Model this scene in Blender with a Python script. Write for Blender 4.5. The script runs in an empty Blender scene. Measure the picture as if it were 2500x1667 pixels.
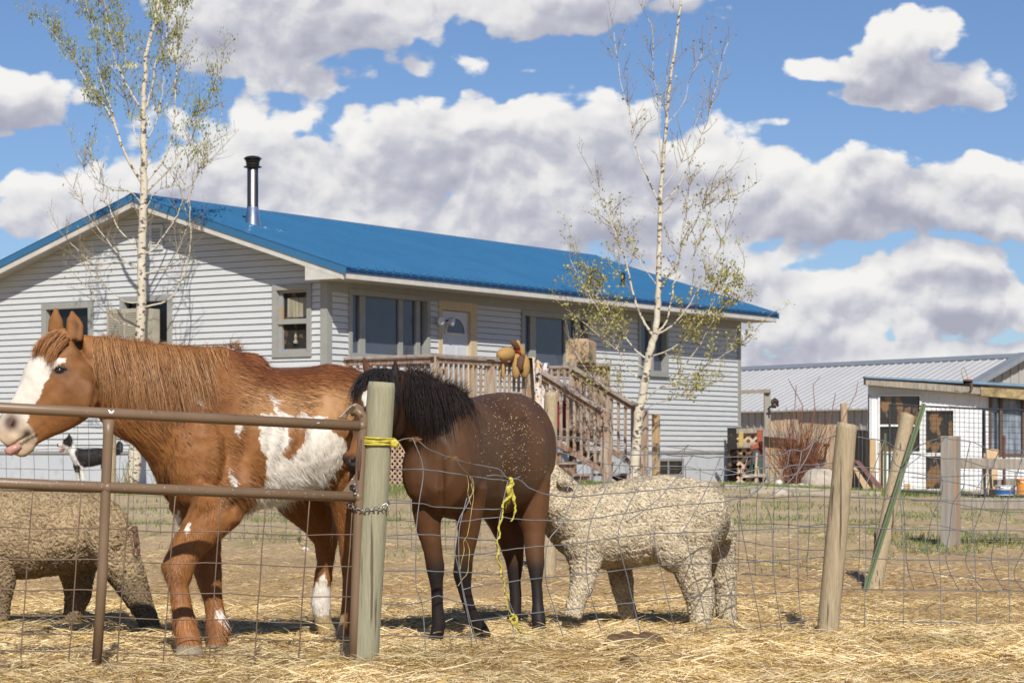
import bpy, math, random
import numpy as np
from mathutils import Vector, noise as mnoise
random.seed(7); RNG = np.random.default_rng(11)
SC = bpy.context.scene
COL = SC.collection
F = 5600.0; CX = 1250.0; HY = 1100.0; HC = 0.97
def W(px, py, Y):
    return np.array(((px - CX) * Y / F, Y, HC + (HY - py) * Y / F))
def V3(*a): return np.array(a, float)
def nrm(v):
    v = np.asarray(v, float); n = np.linalg.norm(v)
    return v / n if n > 1e-9 else v
def sstep(a, b, x):
    t = np.clip((np.asarray(x, float) - a) / (b - a), 0, 1); return t * t * (3 - 2 * t)
ORG = {}
# ------------------------------------------------------------------ materials
MATS = {}
def _nodes(name):
    m = bpy.data.materials.new(name); m.use_nodes = True
    nt = m.node_tree; b = nt.nodes['Principled BSDF']
    return m, nt, b
def mat(name, c, c2=None, rough=0.8, scale=6.0, stretch=(1, 1, 1), bump=0.15, metal=0.0, var=None,
        detail=6.0, lo=0.35, hi=0.65, spec=0.4, c3=None, scale3=40.0, lo3=0.6, hi3=0.7, bdist=0.01, coat=0.0, attr=False, sss=0.0):
    """noise driven procedural material in object space"""
    if name in MATS: return MATS[name]
    m, nt, b = _nodes(name); N = nt.nodes; L = nt.links
    if c2 is None: c2 = tuple(x * 0.72 for x in c)
    tc = N.new('ShaderNodeTexCoord'); mp = N.new('ShaderNodeMapping')
    mp.inputs['Scale'].default_value = stretch
    L.new(tc.outputs['Object'], mp.inputs['Vector'])
    n = N.new('ShaderNodeTexNoise'); n.inputs['Scale'].default_value = scale; n.inputs['Detail'].default_value = detail
    n.inputs['Roughness'].default_value = 0.65
    L.new(mp.outputs['Vector'], n.inputs['Vector'])
    r = N.new('ShaderNodeMapRange'); r.inputs['From Min'].default_value = lo; r.inputs['From Max'].default_value = hi
    L.new(n.outputs['Fac'], r.inputs['Value'])
    mx = N.new('ShaderNodeMix'); mx.data_type = 'RGBA'
    mx.inputs['A'].default_value = (*c, 1); mx.inputs['B'].default_value = (*c2, 1)
    L.new(r.outputs['Result'], mx.inputs['Factor'])
    out = mx.outputs['Result']
    if attr:
        at = N.new('ShaderNodeAttribute'); at.attribute_name = 'Col'
        mm = N.new('ShaderNodeMix'); mm.data_type = 'RGBA'; mm.blend_type = 'MULTIPLY'; mm.inputs['Factor'].default_value = 1
        L.new(out, mm.inputs['A']); L.new(at.outputs['Color'], mm.inputs['B']); out = mm.outputs['Result']
    if c3 is not None:
        n3 = N.new('ShaderNodeTexNoise'); n3.inputs['Scale'].default_value = scale3; n3.inputs['Detail'].default_value = 5
        L.new(mp.outputs['Vector'], n3.inputs['Vector'])
        r3 = N.new('ShaderNodeMapRange'); r3.inputs['From Min'].default_value = lo3; r3.inputs['From Max'].default_value = hi3
        L.new(n3.outputs['Fac'], r3.inputs['Value'])
        m3 = N.new('ShaderNodeMix'); m3.data_type = 'RGBA'
        L.new(out, m3.inputs['A']); m3.inputs['B'].default_value = (*c3, 1)
        L.new(r3.outputs['Result'], m3.inputs['Factor']); out = m3.outputs['Result']
    L.new(out, b.inputs['Base Color'])
    b.inputs['Roughness'].default_value = rough; b.inputs['Metallic'].default_value = metal
    b.inputs['Specular IOR Level'].default_value = spec
    if coat: b.inputs['Coat Weight'].default_value = coat
    if bump:
        bp = N.new('ShaderNodeBump'); bp.inputs['Strength'].default_value = bump; bp.inputs['Distance'].default_value = bdist
        L.new(n.outputs['Fac'], bp.inputs['Height']); L.new(bp.outputs['Normal'], b.inputs['Normal'])
    MATS[name] = m
    return m
# ------------------------------------------------------------------ mesh builder
class MB:
    def __init__(s): s.v = []; s.f = []
    def add(s, vs, fs):
        o = len(s.v); s.v.extend([tuple(map(float, p)) for p in vs]); s.f.extend([tuple(i + o for i in f) for f in fs]); return s
    def box(s, c, size, ax=None):
        c = np.asarray(c, float); h = np.asarray(size, float) / 2
        ax = ax or (V3(1, 0, 0), V3(0, 1, 0), V3(0, 0, 1))
        vs = [c + ax[0] * h[0] * i + ax[1] * h[1] * j + ax[2] * h[2] * k for i in (-1, 1) for j in (-1, 1) for k in (-1, 1)]
        return s.add(vs, [(0, 1, 3, 2), (4, 6, 7, 5), (0, 4, 5, 1), (2, 3, 7, 6), (0, 2, 6, 4), (1, 5, 7, 3)])
    def beam(s, p0, p1, w, h, up=(0, 0, 1)):
        p0 = np.asarray(p0, float); p1 = np.asarray(p1, float); t = nrm(p1 - p0)
        sd = nrm(np.cross(t, up)); u = np.cross(sd, t)
        return s.box((p0 + p1) / 2, (np.linalg.norm(p1 - p0), w, h), (t, sd, u))
    def tube(s, pts, rad, n=8, cap=True, jit=0.0):
        pts = [np.asarray(p, float) for p in pts]; m = len(pts)
        if not hasattr(rad, '__len__'): rad = [rad] * m
        t0 = nrm(pts[1] - pts[0]); ref = V3(0, 0, 1) if abs(t0[2]) < 0.9 else V3(0, 1, 0)
        u = nrm(np.cross(t0, ref)); vs = []
        for i in range(m):
            t = nrm(pts[min(i + 1, m - 1)] - pts[max(i - 1, 0)])
            u = nrm(u - t * np.dot(u, t)); w = np.cross(t, u)
            for k in range(n):
                a = 2 * math.pi * k / n; rr = rad[i] * (1 + (random.uniform(-jit, jit) if jit else 0))
                vs.append(pts[i] + (u * math.cos(a) + w * math.sin(a)) * rr)
        fs = [(i * n + k, i * n + (k + 1) % n, (i + 1) * n + (k + 1) % n, (i + 1) * n + k) for i in range(m - 1) for k in range(n)]
        if cap:
            fs.append(tuple(range(n))[::-1]); fs.append(tuple((m - 1) * n + k for k in range(n)))
        return s.add(vs, fs)
    def poly(s, pts, d):
        """prism: polygon pts extruded by vector d"""
        n = len(pts); a = [np.asarray(p, float) for p in pts]; b = [p + np.asarray(d, float) for p in a]
        return s.add(a + b, [tuple(range(n))[::-1], tuple(range(n, 2 * n))] + [(i, (i + 1) % n, (i + 1) % n + n, i + n) for i in range(n)])
    def lathe(s, c, prof, n=24, ax=None):
        ax = ax or (V3(1, 0, 0), V3(0, 1, 0), V3(0, 0, 1)); c = np.asarray(c, float); vs = []
        for r, z in prof:
            for k in range(n):
                a = 2 * math.pi * k / n; vs.append(c + (ax[0] * math.cos(a) + ax[1] * math.sin(a)) * r + ax[2] * z)
        m = len(prof)
        fs = [(i * n + k, i * n + (k + 1) % n, (i + 1) * n + (k + 1) % n, (i + 1) * n + k) for i in range(m - 1) for k in range(n)]
        fs.append(tuple(range(n))[::-1]); fs.append(tuple((m - 1) * n + k for k in range(n)))
        return s.add(vs, fs)
    def ell(s, c, r, n=12, m=8, ax=None):
        ax = ax or (V3(1, 0, 0), V3(0, 1, 0), V3(0, 0, 1)); c = np.asarray(c, float); vs = []
        for i in range(m + 1):
            ph = math.pi * i / m
            for k in range(n):
                a = 2 * math.pi * k / n
                vs.append(c + ax[0] * r[0] * math.sin(ph) * math.cos(a) + ax[1] * r[1] * math.sin(ph) * math.sin(a) + ax[2] * r[2] * math.cos(ph))
        return s.add(vs, [(i * n + k, i * n + (k + 1) % n, (i + 1) * n + (k + 1) % n, (i + 1) * n + k) for i in range(m) for k in range(n)])
    def loft(s, secs, n=20, power=2.0):
        """secs: (centre, up, half_up, half_width); sections perpendicular-ish to the centre line"""
        m = len(secs); C = [np.asarray(q[0], float) for q in secs]; vs = []
        for i, (c, up, hu, hw) in enumerate(secs):
            t = nrm(C[min(i + 1, m - 1)] - C[max(i - 1, 0)]); up = nrm(up); sd = nrm(np.cross(t, up))
            for k in range(n):
                a = 2 * math.pi * k / n; ca, sa = math.cos(a), math.sin(a); e = 2 / power
                vs.append(C[i] + up * hu * math.copysign(abs(ca) ** e, ca) + sd * hw * math.copysign(abs(sa) ** e, sa))
        fs = [(i * n + k, i * n + (k + 1) % n, (i + 1) * n + (k + 1) % n, (i + 1) * n + k) for i in range(m - 1) for k in range(n)]
        fs.append(tuple(range(n))[::-1]); fs.append(tuple((m - 1) * n + k for k in range(n)))
        return s.add(vs, fs)
    def obj(s, name, m, parent=None, org=None, smooth=False, bevel=0.0):
        o = link_mesh(name, np.array(s.v), s.f, m, parent, org, smooth)
        if bevel:
            md = o.modifiers.new('bevel', 'BEVEL'); md.width = bevel; md.segments = 2; md.limit_method = 'ANGLE'
        return o
def link_mesh(name, verts, faces, m, parent=None, org=None, smooth=False, col=None):
    if parent is not None: org = ORG[parent.name]
    elif org is None:
        org = np.array([verts[:, 0].mean(), verts[:, 1].mean(), verts[:, 2].min()])
    org = np.asarray(org, float)
    me = bpy.data.meshes.new(name)
    v = np.asarray(verts, float) - org
    if isinstance(faces, np.ndarray):
        nf, k = faces.shape
        me.vertices.add(len(v)); me.vertices.foreach_set('co', v.ravel().astype(np.float32))
        me.loops.add(nf * k); me.loops.foreach_set('vertex_index', faces.ravel().astype(np.int32))
        me.polygons.add(nf); me.polygons.foreach_set('loop_start', (np.arange(nf) * k).astype(np.int32))
        try: me.polygons.foreach_set('loop_total', np.full(nf, k, np.int32))
        except Exception: pass
        me.update(calc_edges=True)
    else:
        me.from_pydata([tuple(p) for p in v], [], faces); me.update()
    if smooth: me.polygons.foreach_set('use_smooth', np.ones(len(me.polygons), bool))
    if col is not None:
        a = me.attributes.new('Col', 'FLOAT_COLOR', 'POINT')
        c4 = np.ones((len(v), 4), np.float32); c4[:, :3] = col; a.data.foreach_set('color', c4.ravel())
    me.materials.append(m)
    o = bpy.data.objects.new(name, me); COL.objects.link(o)
    if parent is not None: o.parent = parent
    else: o.location = org
    ORG[o.name] = org
    return o
def tag(o, label=None, cat=None, group=None, kind=None):
    if label: o['label'] = label
    if cat: o['category'] = cat
    if group: o['group'] = group
    if kind: o['kind'] = kind
    return o
def thing(name, label, cat, loc, group=None):
    o = bpy.data.objects.new(name, None); COL.objects.link(o); o.empty_display_size = 0.2
    o.location = tuple(loc); ORG[o.name] = np.asarray(loc, float)
    return tag(o, label, cat, group)
# ------------------------------------------------------------------ vectorised value noise / fbm
_P = np.random.default_rng(3).permutation(256); _P = np.concatenate([_P, _P, _P]); _G = np.random.default_rng(4).random(1024)
def vnoise(p):
    p = np.asarray(p, float); i = np.floor(p).astype(int); f = p - i; f = f * f * (3 - 2 * f); i &= 255
    def h(a, b, c): return _G[_P[_P[_P[a & 255] + (b & 255)] + (c & 255)]]
    x, y, z = i[:, 0], i[:, 1], i[:, 2]; fx, fy, fz = f[:, 0], f[:, 1], f[:, 2]
    def lp(a, b, t): return a + (b - a) * t
    return lp(lp(lp(h(x, y, z), h(x + 1, y, z), fx), lp(h(x, y + 1, z), h(x + 1, y + 1, z), fx), fy),
              lp(lp(h(x, y, z + 1), h(x + 1, y, z + 1), fx), lp(h(x, y + 1, z + 1), h(x + 1, y + 1, z + 1), fx), fy), fz)
def fbm(p, s=1.0, o=4):
    p = np.asarray(p, float) * s; a = 0; w = 0.5; t = 0
    for _ in range(o): a = a + vnoise(p) * w; t += w; w *= 0.5; p = p * 2.03 + 17.3
    return a / t
def inpoly(x, y, poly):
    r = np.zeros(len(x), bool); n = len(poly)
    for i in range(n):
        x0, y0 = poly[i]; x1, y1 = poly[(i + 1) % n]
        c = ((y0 > y) != (y1 > y)) & (x < (x1 - x0) * (y - y0) / ((y1 - y0) if y1 != y0 else 1e-9) + x0)
        r ^= c
    return r
# ------------------------------------------------------------------ strands (hair, straw) as ribbons
def ribbons(paths, width, side, taper=True):
    """paths (N,S,3), width (N,), side (N,3) -> verts, quads"""
    N, S, _ = paths.shape
    t = np.linspace(0, 1, S); w = (1 - t ** 2 * 0.9) if taper else np.ones(S)
    off = side[:, None, :] * (np.asarray(width)[:, None, None] * 0.5) * w[None, :, None]
    v = np.stack([paths - off, paths + off], 2).reshape(-1, 3)
    b = (np.arange(N)[:, None] * S + np.arange(S - 1)[None, :]) * 2
    q = np.stack([b, b + 1, b + 3, b + 2], -1).reshape(-1, 4)
    return v, q
def randunit(n):
    a = RNG.normal(size=(n, 3)); return a / np.linalg.norm(a, axis=1, keepdims=True)
def perp(d):
    r = np.cross(d, randunit(len(d))); return r / (np.linalg.norm(r, axis=1, keepdims=True) + 1e-9)
def strands_obj(name, paths, width, m, parent=None, org=None, col=None, side=None, label=None):
    d = paths[:, -1] - paths[:, 0]; d = d / (np.linalg.norm(d, axis=1, keepdims=True) + 1e-9)
    if side is None: side = perp(d)
    v, q = ribbons(paths, width, side)
    c = None
    if col is not None: c = np.repeat(col, paths.shape[1] * 2, axis=0)
    return link_mesh(name, v, q, m, parent, org, True, c)
# ------------------------------------------------------------------ voxel union of lofted volumes
def fuse(mb, voxel=0.01, smooth=5):
    me = bpy.data.meshes.new('tmp'); me.from_pydata(mb.v, [], mb.f); me.update()
    o = bpy.data.objects.new('tmp', me); COL.objects.link(o)
    r = o.modifiers.new('r', 'REMESH'); r.mode = 'VOXEL'; r.voxel_size = voxel; r.adaptivity = 0
    if smooth:
        s = o.modifiers.new('s', 'SMOOTH'); s.factor = 0.5; s.iterations = smooth
    dg = bpy.context.evaluated_depsgraph_get(); ev = o.evaluated_get(dg); m2 = ev.to_mesh()
    v = np.zeros(len(m2.vertices) * 3, np.float32); m2.vertices.foreach_get('co', v); v = v.reshape(-1, 3).astype(float)
    nn = np.zeros(len(m2.vertices) * 3, np.float32); m2.vertices.foreach_get('normal', nn); nn = nn.reshape(-1, 3).astype(float)
    f = np.array([tuple(p.vertices) for p in m2.polygons if len(p.vertices) == 4], int)
    ev.to_mesh_clear(); bpy.data.objects.remove(o); bpy.data.meshes.remove(me)
    return v, nn, f
def sample(v, nn, f, n):
    a, b, c, d = v[f[:, 0]], v[f[:, 1]], v[f[:, 2]], v[f[:, 3]]
    ar = np.linalg.norm(np.cross(c - a, d - b), axis=1); p = ar / ar.sum()
    i = RNG.choice(len(f), n, p=p); s = RNG.random((n, 1)); t = RNG.random((n, 1))
    P = (a[i] * (1 - s) + b[i] * s) * (1 - t) + (d[i] * (1 - s) + c[i] * s) * t
    return P, nn[f[i, 0]], f[i, 0]
def project(v):
    return CX + v[:, 0] / v[:, 1] * F, HY - (v[:, 2] - HC) / v[:, 1] * F
# ------------------------------------------------------------------ ground height
def gz(X, Y):
    X = np.asarray(X, float); Y = np.asarray(Y, float)
    z = 0.40 * sstep(15, 34, Y) - 0.14 * sstep(2.5, 6.5, X) * sstep(20, 34, Y)
    return z
SKYK = (.72, .84, 1.06); CLOUDK = 11.9; SKYSTR = .085; SUNE = 5.0; EXPO = 0.0
M = {}
M['siding'] = mat('siding_paint', (.585, .60, .595), (.54, .555, .555), rough=.6, scale=3, bump=.04, stretch=(1, 1, 6), c3=(.47, .47, .44), scale3=9, lo3=.6, hi3=.8)
M['found'] = mat('foundation_paint', (.54, .57, .59), (.50, .53, .57), rough=.85, scale=2.5, bump=.3, c3=(.42, .43, .42), scale3=6, lo3=.58, hi3=.75)
M['trim'] = mat('trim_paint', (.33, .33, .30), (.29, .29, .27), rough=.6, scale=6, bump=.05)
M['fascia'] = mat('fascia_paint', (.62, .60, .55), (.52, .50, .45), rough=.6, scale=5, bump=.05)
M['soffit'] = mat('soffit_paint', (.42, .41, .38), (.34, .33, .30), rough=.7, scale=4, bump=.05)
M['blue'] = mat('blue_metal_roof', (.040, .155, .30), (.032, .135, .27), rough=.32, scale=1.2, bump=.03, spec=.6, c3=(.03, .15, .32), scale3=3, lo3=.55, hi3=.75)
M['bluedark'] = mat('blue_roof_edge', (.012, .07, .19), (.01, .055, .16), rough=.45, scale=2, bump=.0)
M['whitemetal'] = mat('white_corrugated_metal', (.74, .75, .76), (.66, .67, .68), rough=.45, scale=2, bump=.03, c3=(.45, .44, .42), scale3=7, lo3=.66, hi3=.8)
M['barnroof'] = mat('barn_roof_metal', (.50, .495, .485), (.46, .455, .45), rough=.5, scale=.6, bump=.03)
M['barnwall'] = mat('barn_wall_metal', (.40, .385, .36), (.34, .33, .31), rough=.6, scale=.8, bump=.03)
M['graymetal'] = mat('grey_trim_metal', (.24, .26, .29), (.20, .22, .25), rough=.5, scale=2, bump=.02)
M['glass'] = mat('window_glass', (.018, .018, .02), (.012, .012, .013), rough=.07, scale=1.5, bump=0, spec=.45)
M['glassblue'] = mat('painted_sky_haze_glass', (.085, .098, .13), (.07, .08, .11), rough=.12, scale=1.2, bump=0, spec=.7)  # sky haze reflection painted into the pane colour
M['dark'] = mat('dark_interior', (.03, .026, .022), (.012, .011, .01), rough=.9, scale=4, bump=0, c3=(.12, .075, .04), scale3=6, lo3=.55, hi3=.62)
M['curtain'] = mat('old_curtain', (.42, .38, .27), (.20, .18, .13), rough=.9, scale=3, stretch=(8, 8, .6), bump=.1)
M['door'] = mat('door_paint', (.62, .64, .66), (.56, .58, .60), rough=.5, scale=3, bump=.03)
M['newwood'] = mat('yellow_pine', (.56, .40, .23), (.44, .29, .15), rough=.7, scale=5, stretch=(6, 6, .7), bump=.2)
M['deckwood'] = mat('weathered_redwood', (.33, .19, .12), (.20, .11, .075), rough=.85, scale=5, stretch=(5, 5, 1), bump=.4, c3=(.40, .31, .24), scale3=6, lo3=.45, hi3=.62)
M['baluster'] = mat('pale_baluster_wood', (.42, .29, .20), (.30, .19, .12), rough=.85, scale=6, stretch=(5, 5, .8), bump=.3, c3=(.46, .39, .31), scale3=5, lo3=.45, hi3=.6)
M['railtop'] = mat('grey_weathered_rail', (.42, .36, .30), (.28, .22, .18), rough=.85, scale=7, bump=.4)
M['greywood'] = mat('grey_weathered_wood', (.38, .34, .28), (.22, .19, .15), rough=.9, scale=5, stretch=(7, 7, .8), bump=.5, c3=(.16, .13, .1), scale3=8, lo3=.6, hi3=.75)
M['plank'] = mat('fence_plank_wood', (.50, .39, .27), (.34, .23, .14), rough=.9, scale=3, stretch=(7, 7, .6), bump=.5, c3=(.27, .14, .07), scale3=2.2, lo3=.55, hi3=.72)
M['lattice'] = mat('lattice_wood', (.62, .44, .31), (.48, .32, .21), rough=.8, scale=9, bump=.2)
M['steel'] = mat('chimney_steel', (.30, .27, .25), (.15, .135, .125), rough=.38, metal=1, scale=2, stretch=(6, 6, .6), bump=.02)
M['galv'] = mat('galvanised_flashing', (.72, .73, .75), (.60, .61, .63), rough=.28, metal=1, scale=4, bump=.05)
M['blackmetal'] = mat('black_metal', (.03, .028, .026), (.05, .045, .04), rough=.35, metal=.6, scale=8, bump=.05)
M['kennel'] = mat('kennel_frame_paint', (.05, .06, .075), (.035, .04, .05), rough=.45, scale=8, bump=.02)
M['wire'] = mat('fence_wire', (.19, .19, .20), (.12, .12, .12), rough=.6, metal=.3, scale=12, bump=.02, c3=(.16, .10, .07), scale3=6, lo3=.62, hi3=.72)
M['wirelt'] = mat('galvanised_wire', (.27, .27, .28), (.19, .19, .195), rough=.6, metal=.35, scale=12, bump=.02, c3=(.16, .12, .10), scale3=5, lo3=.62, hi3=.72)
M['gate'] = mat('brown_gate_paint', (.215, .142, .085), (.18, .118, .07), rough=.42, scale=4, bump=.05, spec=.45, c3=(.15, .075, .05), scale3=14, lo3=.66, hi3=.74)
M['gatewire'] = mat('brown_gate_wire', (.20, .135, .09), (.13, .085, .06), rough=.5, scale=10, bump=.05)
M['rust'] = mat('rusty_steel', (.16, .07, .05), (.09, .045, .035), rough=.75, scale=20, bump=.4)
M['chip'] = mat('bare_chipped_steel', (.62, .66, .70), (.45, .48, .52), rough=.4, metal=.5, scale=30, bump=.1)
M['chain'] = mat('galvanised_chain', (.45, .44, .42), (.28, .27, .25), rough=.35, metal=.9, scale=40, bump=.1)
M['post'] = mat('treated_post_wood', (.40, .37, .245), (.25, .24, .15), rough=.85, scale=7, stretch=(42, 42, .9), bump=.8, lo=.30, hi=.72, c3=(.13, .11, .07), scale3=1.3, lo3=.62, hi3=.67, bdist=.006)
M['post2'] = mat('weathered_post_wood', (.52, .42, .27), (.33, .25, .15), rough=.85, scale=7, stretch=(40, 40, .8), bump=1.0, c3=(.13, .10, .07), scale3=1.2, lo3=.61, hi3=.66, bdist=.006)
M['squarepost'] = mat('grey_square_post_wood', (.36, .33, .28), (.26, .235, .20), rough=.9, scale=4, stretch=(7, 7, .5), bump=.6, c3=(.44, .22, .09), scale3=1.6, lo3=.56, hi3=.66)
M['rope'] = mat('yellow_rope', (.66, .56, .08), (.42, .35, .04), rough=.7, scale=40, bump=.6)
M['twine'] = mat('yellow_baling_twine', (.56, .47, .15), (.38, .31, .10), rough=.8, scale=30, bump=.5)
M['greensteel'] = mat('green_steel_post', (.10, .145, .055), (.075, .105, .045), rough=.5, scale=5, bump=.1, c3=(.26, .27, .26), scale3=2, lo3=.6, hi3=.66)
M['bark'] = mat('white_birch_bark', (.64, .58, .47), (.50, .44, .33), rough=.85, scale=5, bump=.5, stretch=(1, 1, 1.6), c3=(.10, .08, .06), scale3=12, lo3=.55, hi3=.60)
M['twig'] = mat('twig_bark', (.36, .29, .20), (.24, .18, .12), rough=.85, scale=6, bump=.1)
M['redtwig'] = mat('red_twig_bark', (.27, .11, .055), (.15, .065, .04), rough=.8, scale=8, bump=.1)
M['rock'] = mat('field_rock', (.52, .46, .38), (.36, .31, .25), rough=.9, scale=7, bump=.6, bdist=.03)
M['rockwhite'] = mat('pale_rock', (.66, .64, .60), (.48, .45, .41), rough=.9, scale=8, bump=.5, bdist=.03)
M['timber'] = mat('landscape_timber', (.44, .38, .29), (.30, .25, .19), rough=.9, scale=3, stretch=(.7, 6, 6), bump=.5)
M['cardboard'] = mat('cardboard', (.50, .36, .22), (.45, .32, .19), rough=.85, scale=6, bump=.05)
M['print'] = mat('green_print', (.05, .28, .20), (.08, .32, .24), rough=.85, scale=20, bump=0)
M['plush'] = mat('tan_plush', (.45, .28, .10), (.34, .20, .07), rough=1, scale=40, bump=.8)
M['plushbrown'] = mat('brown_plush', (.15, .075, .045), (.10, .05, .03), rough=1, scale=40, bump=.8)
M['red'] = mat('red_cloth', (.48, .05, .03), (.30, .03, .02), rough=.8, scale=10, bump=.2)
M['redplastic'] = mat('red_plastic', (.30, .02, .025), (.2, .015, .02), rough=.5, scale=5, bump=.05)
M['bluep'] = mat('blue_plastic', (.03, .16, .46), (.02, .12, .38), rough=.4, scale=4, bump=.02)
M['orangep'] = mat('orange_plastic', (.68, .29, .07), (.58, .23, .05), rough=.5, scale=6, bump=.05)
M['whitep'] = mat('white_plastic', (.72, .72, .70), (.62, .62, .60), rough=.5, scale=5, bump=.02)
M['orange'] = mat('orange_paint', (.40, .10, .05), (.28, .07, .04), rough=.6, scale=8, bump=.1)
M['yellow'] = mat('yellow_paint', (.50, .38, .12), (.38, .28, .10), rough=.6, scale=8, bump=.1)
M['darkgreen'] = mat('dark_green_plastic', (.025, .06, .055), (.015, .04, .035), rough=.6, scale=8, bump=.1)
M['greycloth'] = mat('dark_grey_cloth', (.09, .09, .10), (.05, .05, .06), rough=.9, scale=6, bump=.4)
M['brownmetal'] = mat('brown_sheet_metal', (.19, .10, .085), (.15, .08, .07), rough=.5, scale=3, bump=.05)
M['ac'] = mat('beige_cooler_housing', (.45, .41, .33), (.36, .33, .26), rough=.6, scale=5, bump=.05)
M['lamp'] = mat('lamp_lens', (.72, .72, .70), (.6, .6, .6), rough=.2, scale=5, bump=0)
M['screen'] = mat('brown_window_frame', (.13, .075, .055), (.09, .055, .04), rough=.6, scale=6, bump=.1)
M['greenleaf'] = mat('leaf_green', (1, 1, 1), (.8, .8, .8), rough=.55, scale=3, bump=0, attr=True)
M['straw'] = mat('straw_stem', (1, 1, 1), (.82, .78, .7), rough=.6, scale=5, bump=0, attr=True, spec=.5)
M['hair'] = mat('animal_hair', (1, 1, 1), (.86, .84, .82), rough=.5, scale=9, bump=0, attr=True, spec=.35)
M['coat'] = mat('horse_coat', (1, 1, 1), (.84, .82, .80), rough=.62, scale=30, bump=.25, attr=True, spec=.3, bdist=.004)
M['sleek'] = mat('sleek_horse_coat', (1, 1, 1), (.86, .84, .82), rough=.55, scale=22, bump=.12, attr=True, spec=.22, bdist=.003)
M['wool'] = mat('sheep_wool', (1, 1, 1), (.74, .70, .64), rough=.95, scale=26, bump=.7, attr=True, spec=.1, bdist=.012)
M['eye'] = mat('dark_eye', (.012, .008, .006), (.02, .012, .008), rough=.08, scale=5, bump=0, spec=.8)
M['tongue'] = mat('pink_tongue', (.52, .29, .23), (.42, .21, .17), rough=.4, scale=20, bump=.2)
M['towel'] = mat('printed_towel_cloth', (.68, .66, .70), (.60, .42, .20), rough=.95, scale=5, bump=.2, c3=(.04, .03, .06), scale3=13, lo3=.56, hi3=.58)
M['osb'] = mat('peeling_board', (.42, .33, .17), (.17, .12, .06), rough=.9, scale=9, bump=.7)
M['darkhair'] = mat('black_horse_hair', (1, 1, 1), (.8, .8, .8), rough=.75, scale=9, bump=0, attr=True, spec=.12)
M['shedglass'] = mat('shed_window_clutter', (.02, .018, .016), (.035, .03, .025), rough=.15, scale=5, bump=0, c3=(.20, .11, .05), scale3=3.2, lo3=.53, hi3=.57, stretch=(1.6, 1, .7), spec=.6)
# ================================================================== HOUSE
UA = nrm(V3(0.6696, 1, 0)); VA = V3(UA[1], -UA[0], 0); ZA = V3(0, 0, 1)
HCN = V3(-2.91, 36.0, 0)
def Hp(u, v, z): return HCN + UA * u + VA * v + ZA * (z + HC)
def a_of(px, v=0.0):            # distance along the front for an image column
    k = (px - CX) / F; o = HCN + VA * v
    return (k * o[1] - o[0]) / (UA[0] - k * UA[1])
def b_of(px):                   # distance along the gable wall
    k = (px - CX) / F
    return (-HCN[0] + k * HCN[1]) / (VA[0] - k * VA[1]) * -1.0
def zf(px, py, v=0.0):
    a = a_of(px, v); Y = Hp(a, v, 0)[1]; return (HY - py) * Y / F
def zg(px, py):
    b = b_of(px); Y = Hp(0, -b, 0)[1]; return (HY - py) * Y / F
LEN = 13.66; RIDGE_V = -3.74; DEPTH = 7.48; OE = 0.65; OG = 0.40
GROUND_H = -0.62
def rz(v): return 4.20 - 0.312 * abs(v - RIDGE_V)     # roof top surface (above camera level)
house = thing('ranch_house', 'long pale grey clapboard house with a bright blue metal roof', 'house', Hp(LEN / 2, RIDGE_V, GROUND_H + 0.05))
def box_uvz(mb, u0, u1, v0, v1, z0, z1):
    return mb.box(Hp((u0 + u1) / 2, (v0 + v1) / 2, (z0 + z1) / 2), (u1 - u0, v1 - v0, z1 - z0), (UA, VA, ZA))
# windows: front = list of (u0,u1,z0,z1); gable = (b0,b1,z0,z1)
fw = {}
fw['w1'] = (a_of(848), a_of(1046), 1.47, 2.57)
fw['door'] = (a_of(1068), a_of(1161), 0.38, 2.53)
fw['w2'] = (a_of(1270), a_of(1436), 1.44, 2.48)
fw['w3'] = (a_of(1556), a_of(1628), zf(1590, 915), zf(1590, 768))
gw = {}
gw['wa'] = (b_of(230), b_of(105), zg(167, 872), zg(167, 738))
gw['wb'] = (b_of(423), b_of(296), zg(360, 852), zg(360, 722))
gw['wc'] = (b_of(763), b_of(668), zg(715, 872), zg(715, 694))
# --- siding as real lap boards
sid = MB(); EXP = 0.1016
def board(mb, p_of, s0, s1, t0, t1, z0, z1, out):
    """one lap board: p_of(s, o, z); bottom edge stands proud"""
    a, b = 0.026, 0.004
    z1 = z1 - 0.006; vs = [p_of(s0, a, z0), p_of(s1, a, z0), p_of(t1, b, z1), p_of(t0, b, z1), p_of(s0, -0.03, z0 + 0.004), p_of(s1, -0.03, z0 + 0.004)]
    mb.add(vs, [(0, 1, 2, 3), (4, 5, 1, 0)])
def cut(iv, holes):
    out = [iv]
    for h0, h1 in holes:
        nx = []
        for a, b in out:
            if h1 <= a or h0 >= b: nx.append((a, b)); continue
            if h0 > a: nx.append((a, h0))
            if h1 < b: nx.append((h1, b))
        out = nx
    return out
pf = lambda s, o, z: Hp(s, o, z)
pg = lambda s, o, z: Hp(-o, -s, z)
z = 0.0; i = 0
while z < 2.66:
    z1 = min(z + EXP, 2.67); zm = (z + z1) / 2
    for a, b in cut((0.05, LEN - 0.05), [(h[0] + .03, h[1] - .03) for h in fw.values() if h[2] + .03 < zm < h[3] - .03]):
        # butt joints every few metres
        xs = [a] + [x for x in np.arange((i * 1.37) % 3.66, LEN, 3.66) if a + .2 < x < b - .2] + [b]
        for k in range(len(xs) - 1): board(sid, pf, xs[k] + .001, xs[k + 1] - .001, xs[k] + .001, xs[k + 1] - .001, z, z1, 1)
    z += EXP; i += 1
sid.obj('siding', M['siding'], house)
sg = MB(); z = 0.0; i = 0
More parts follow.
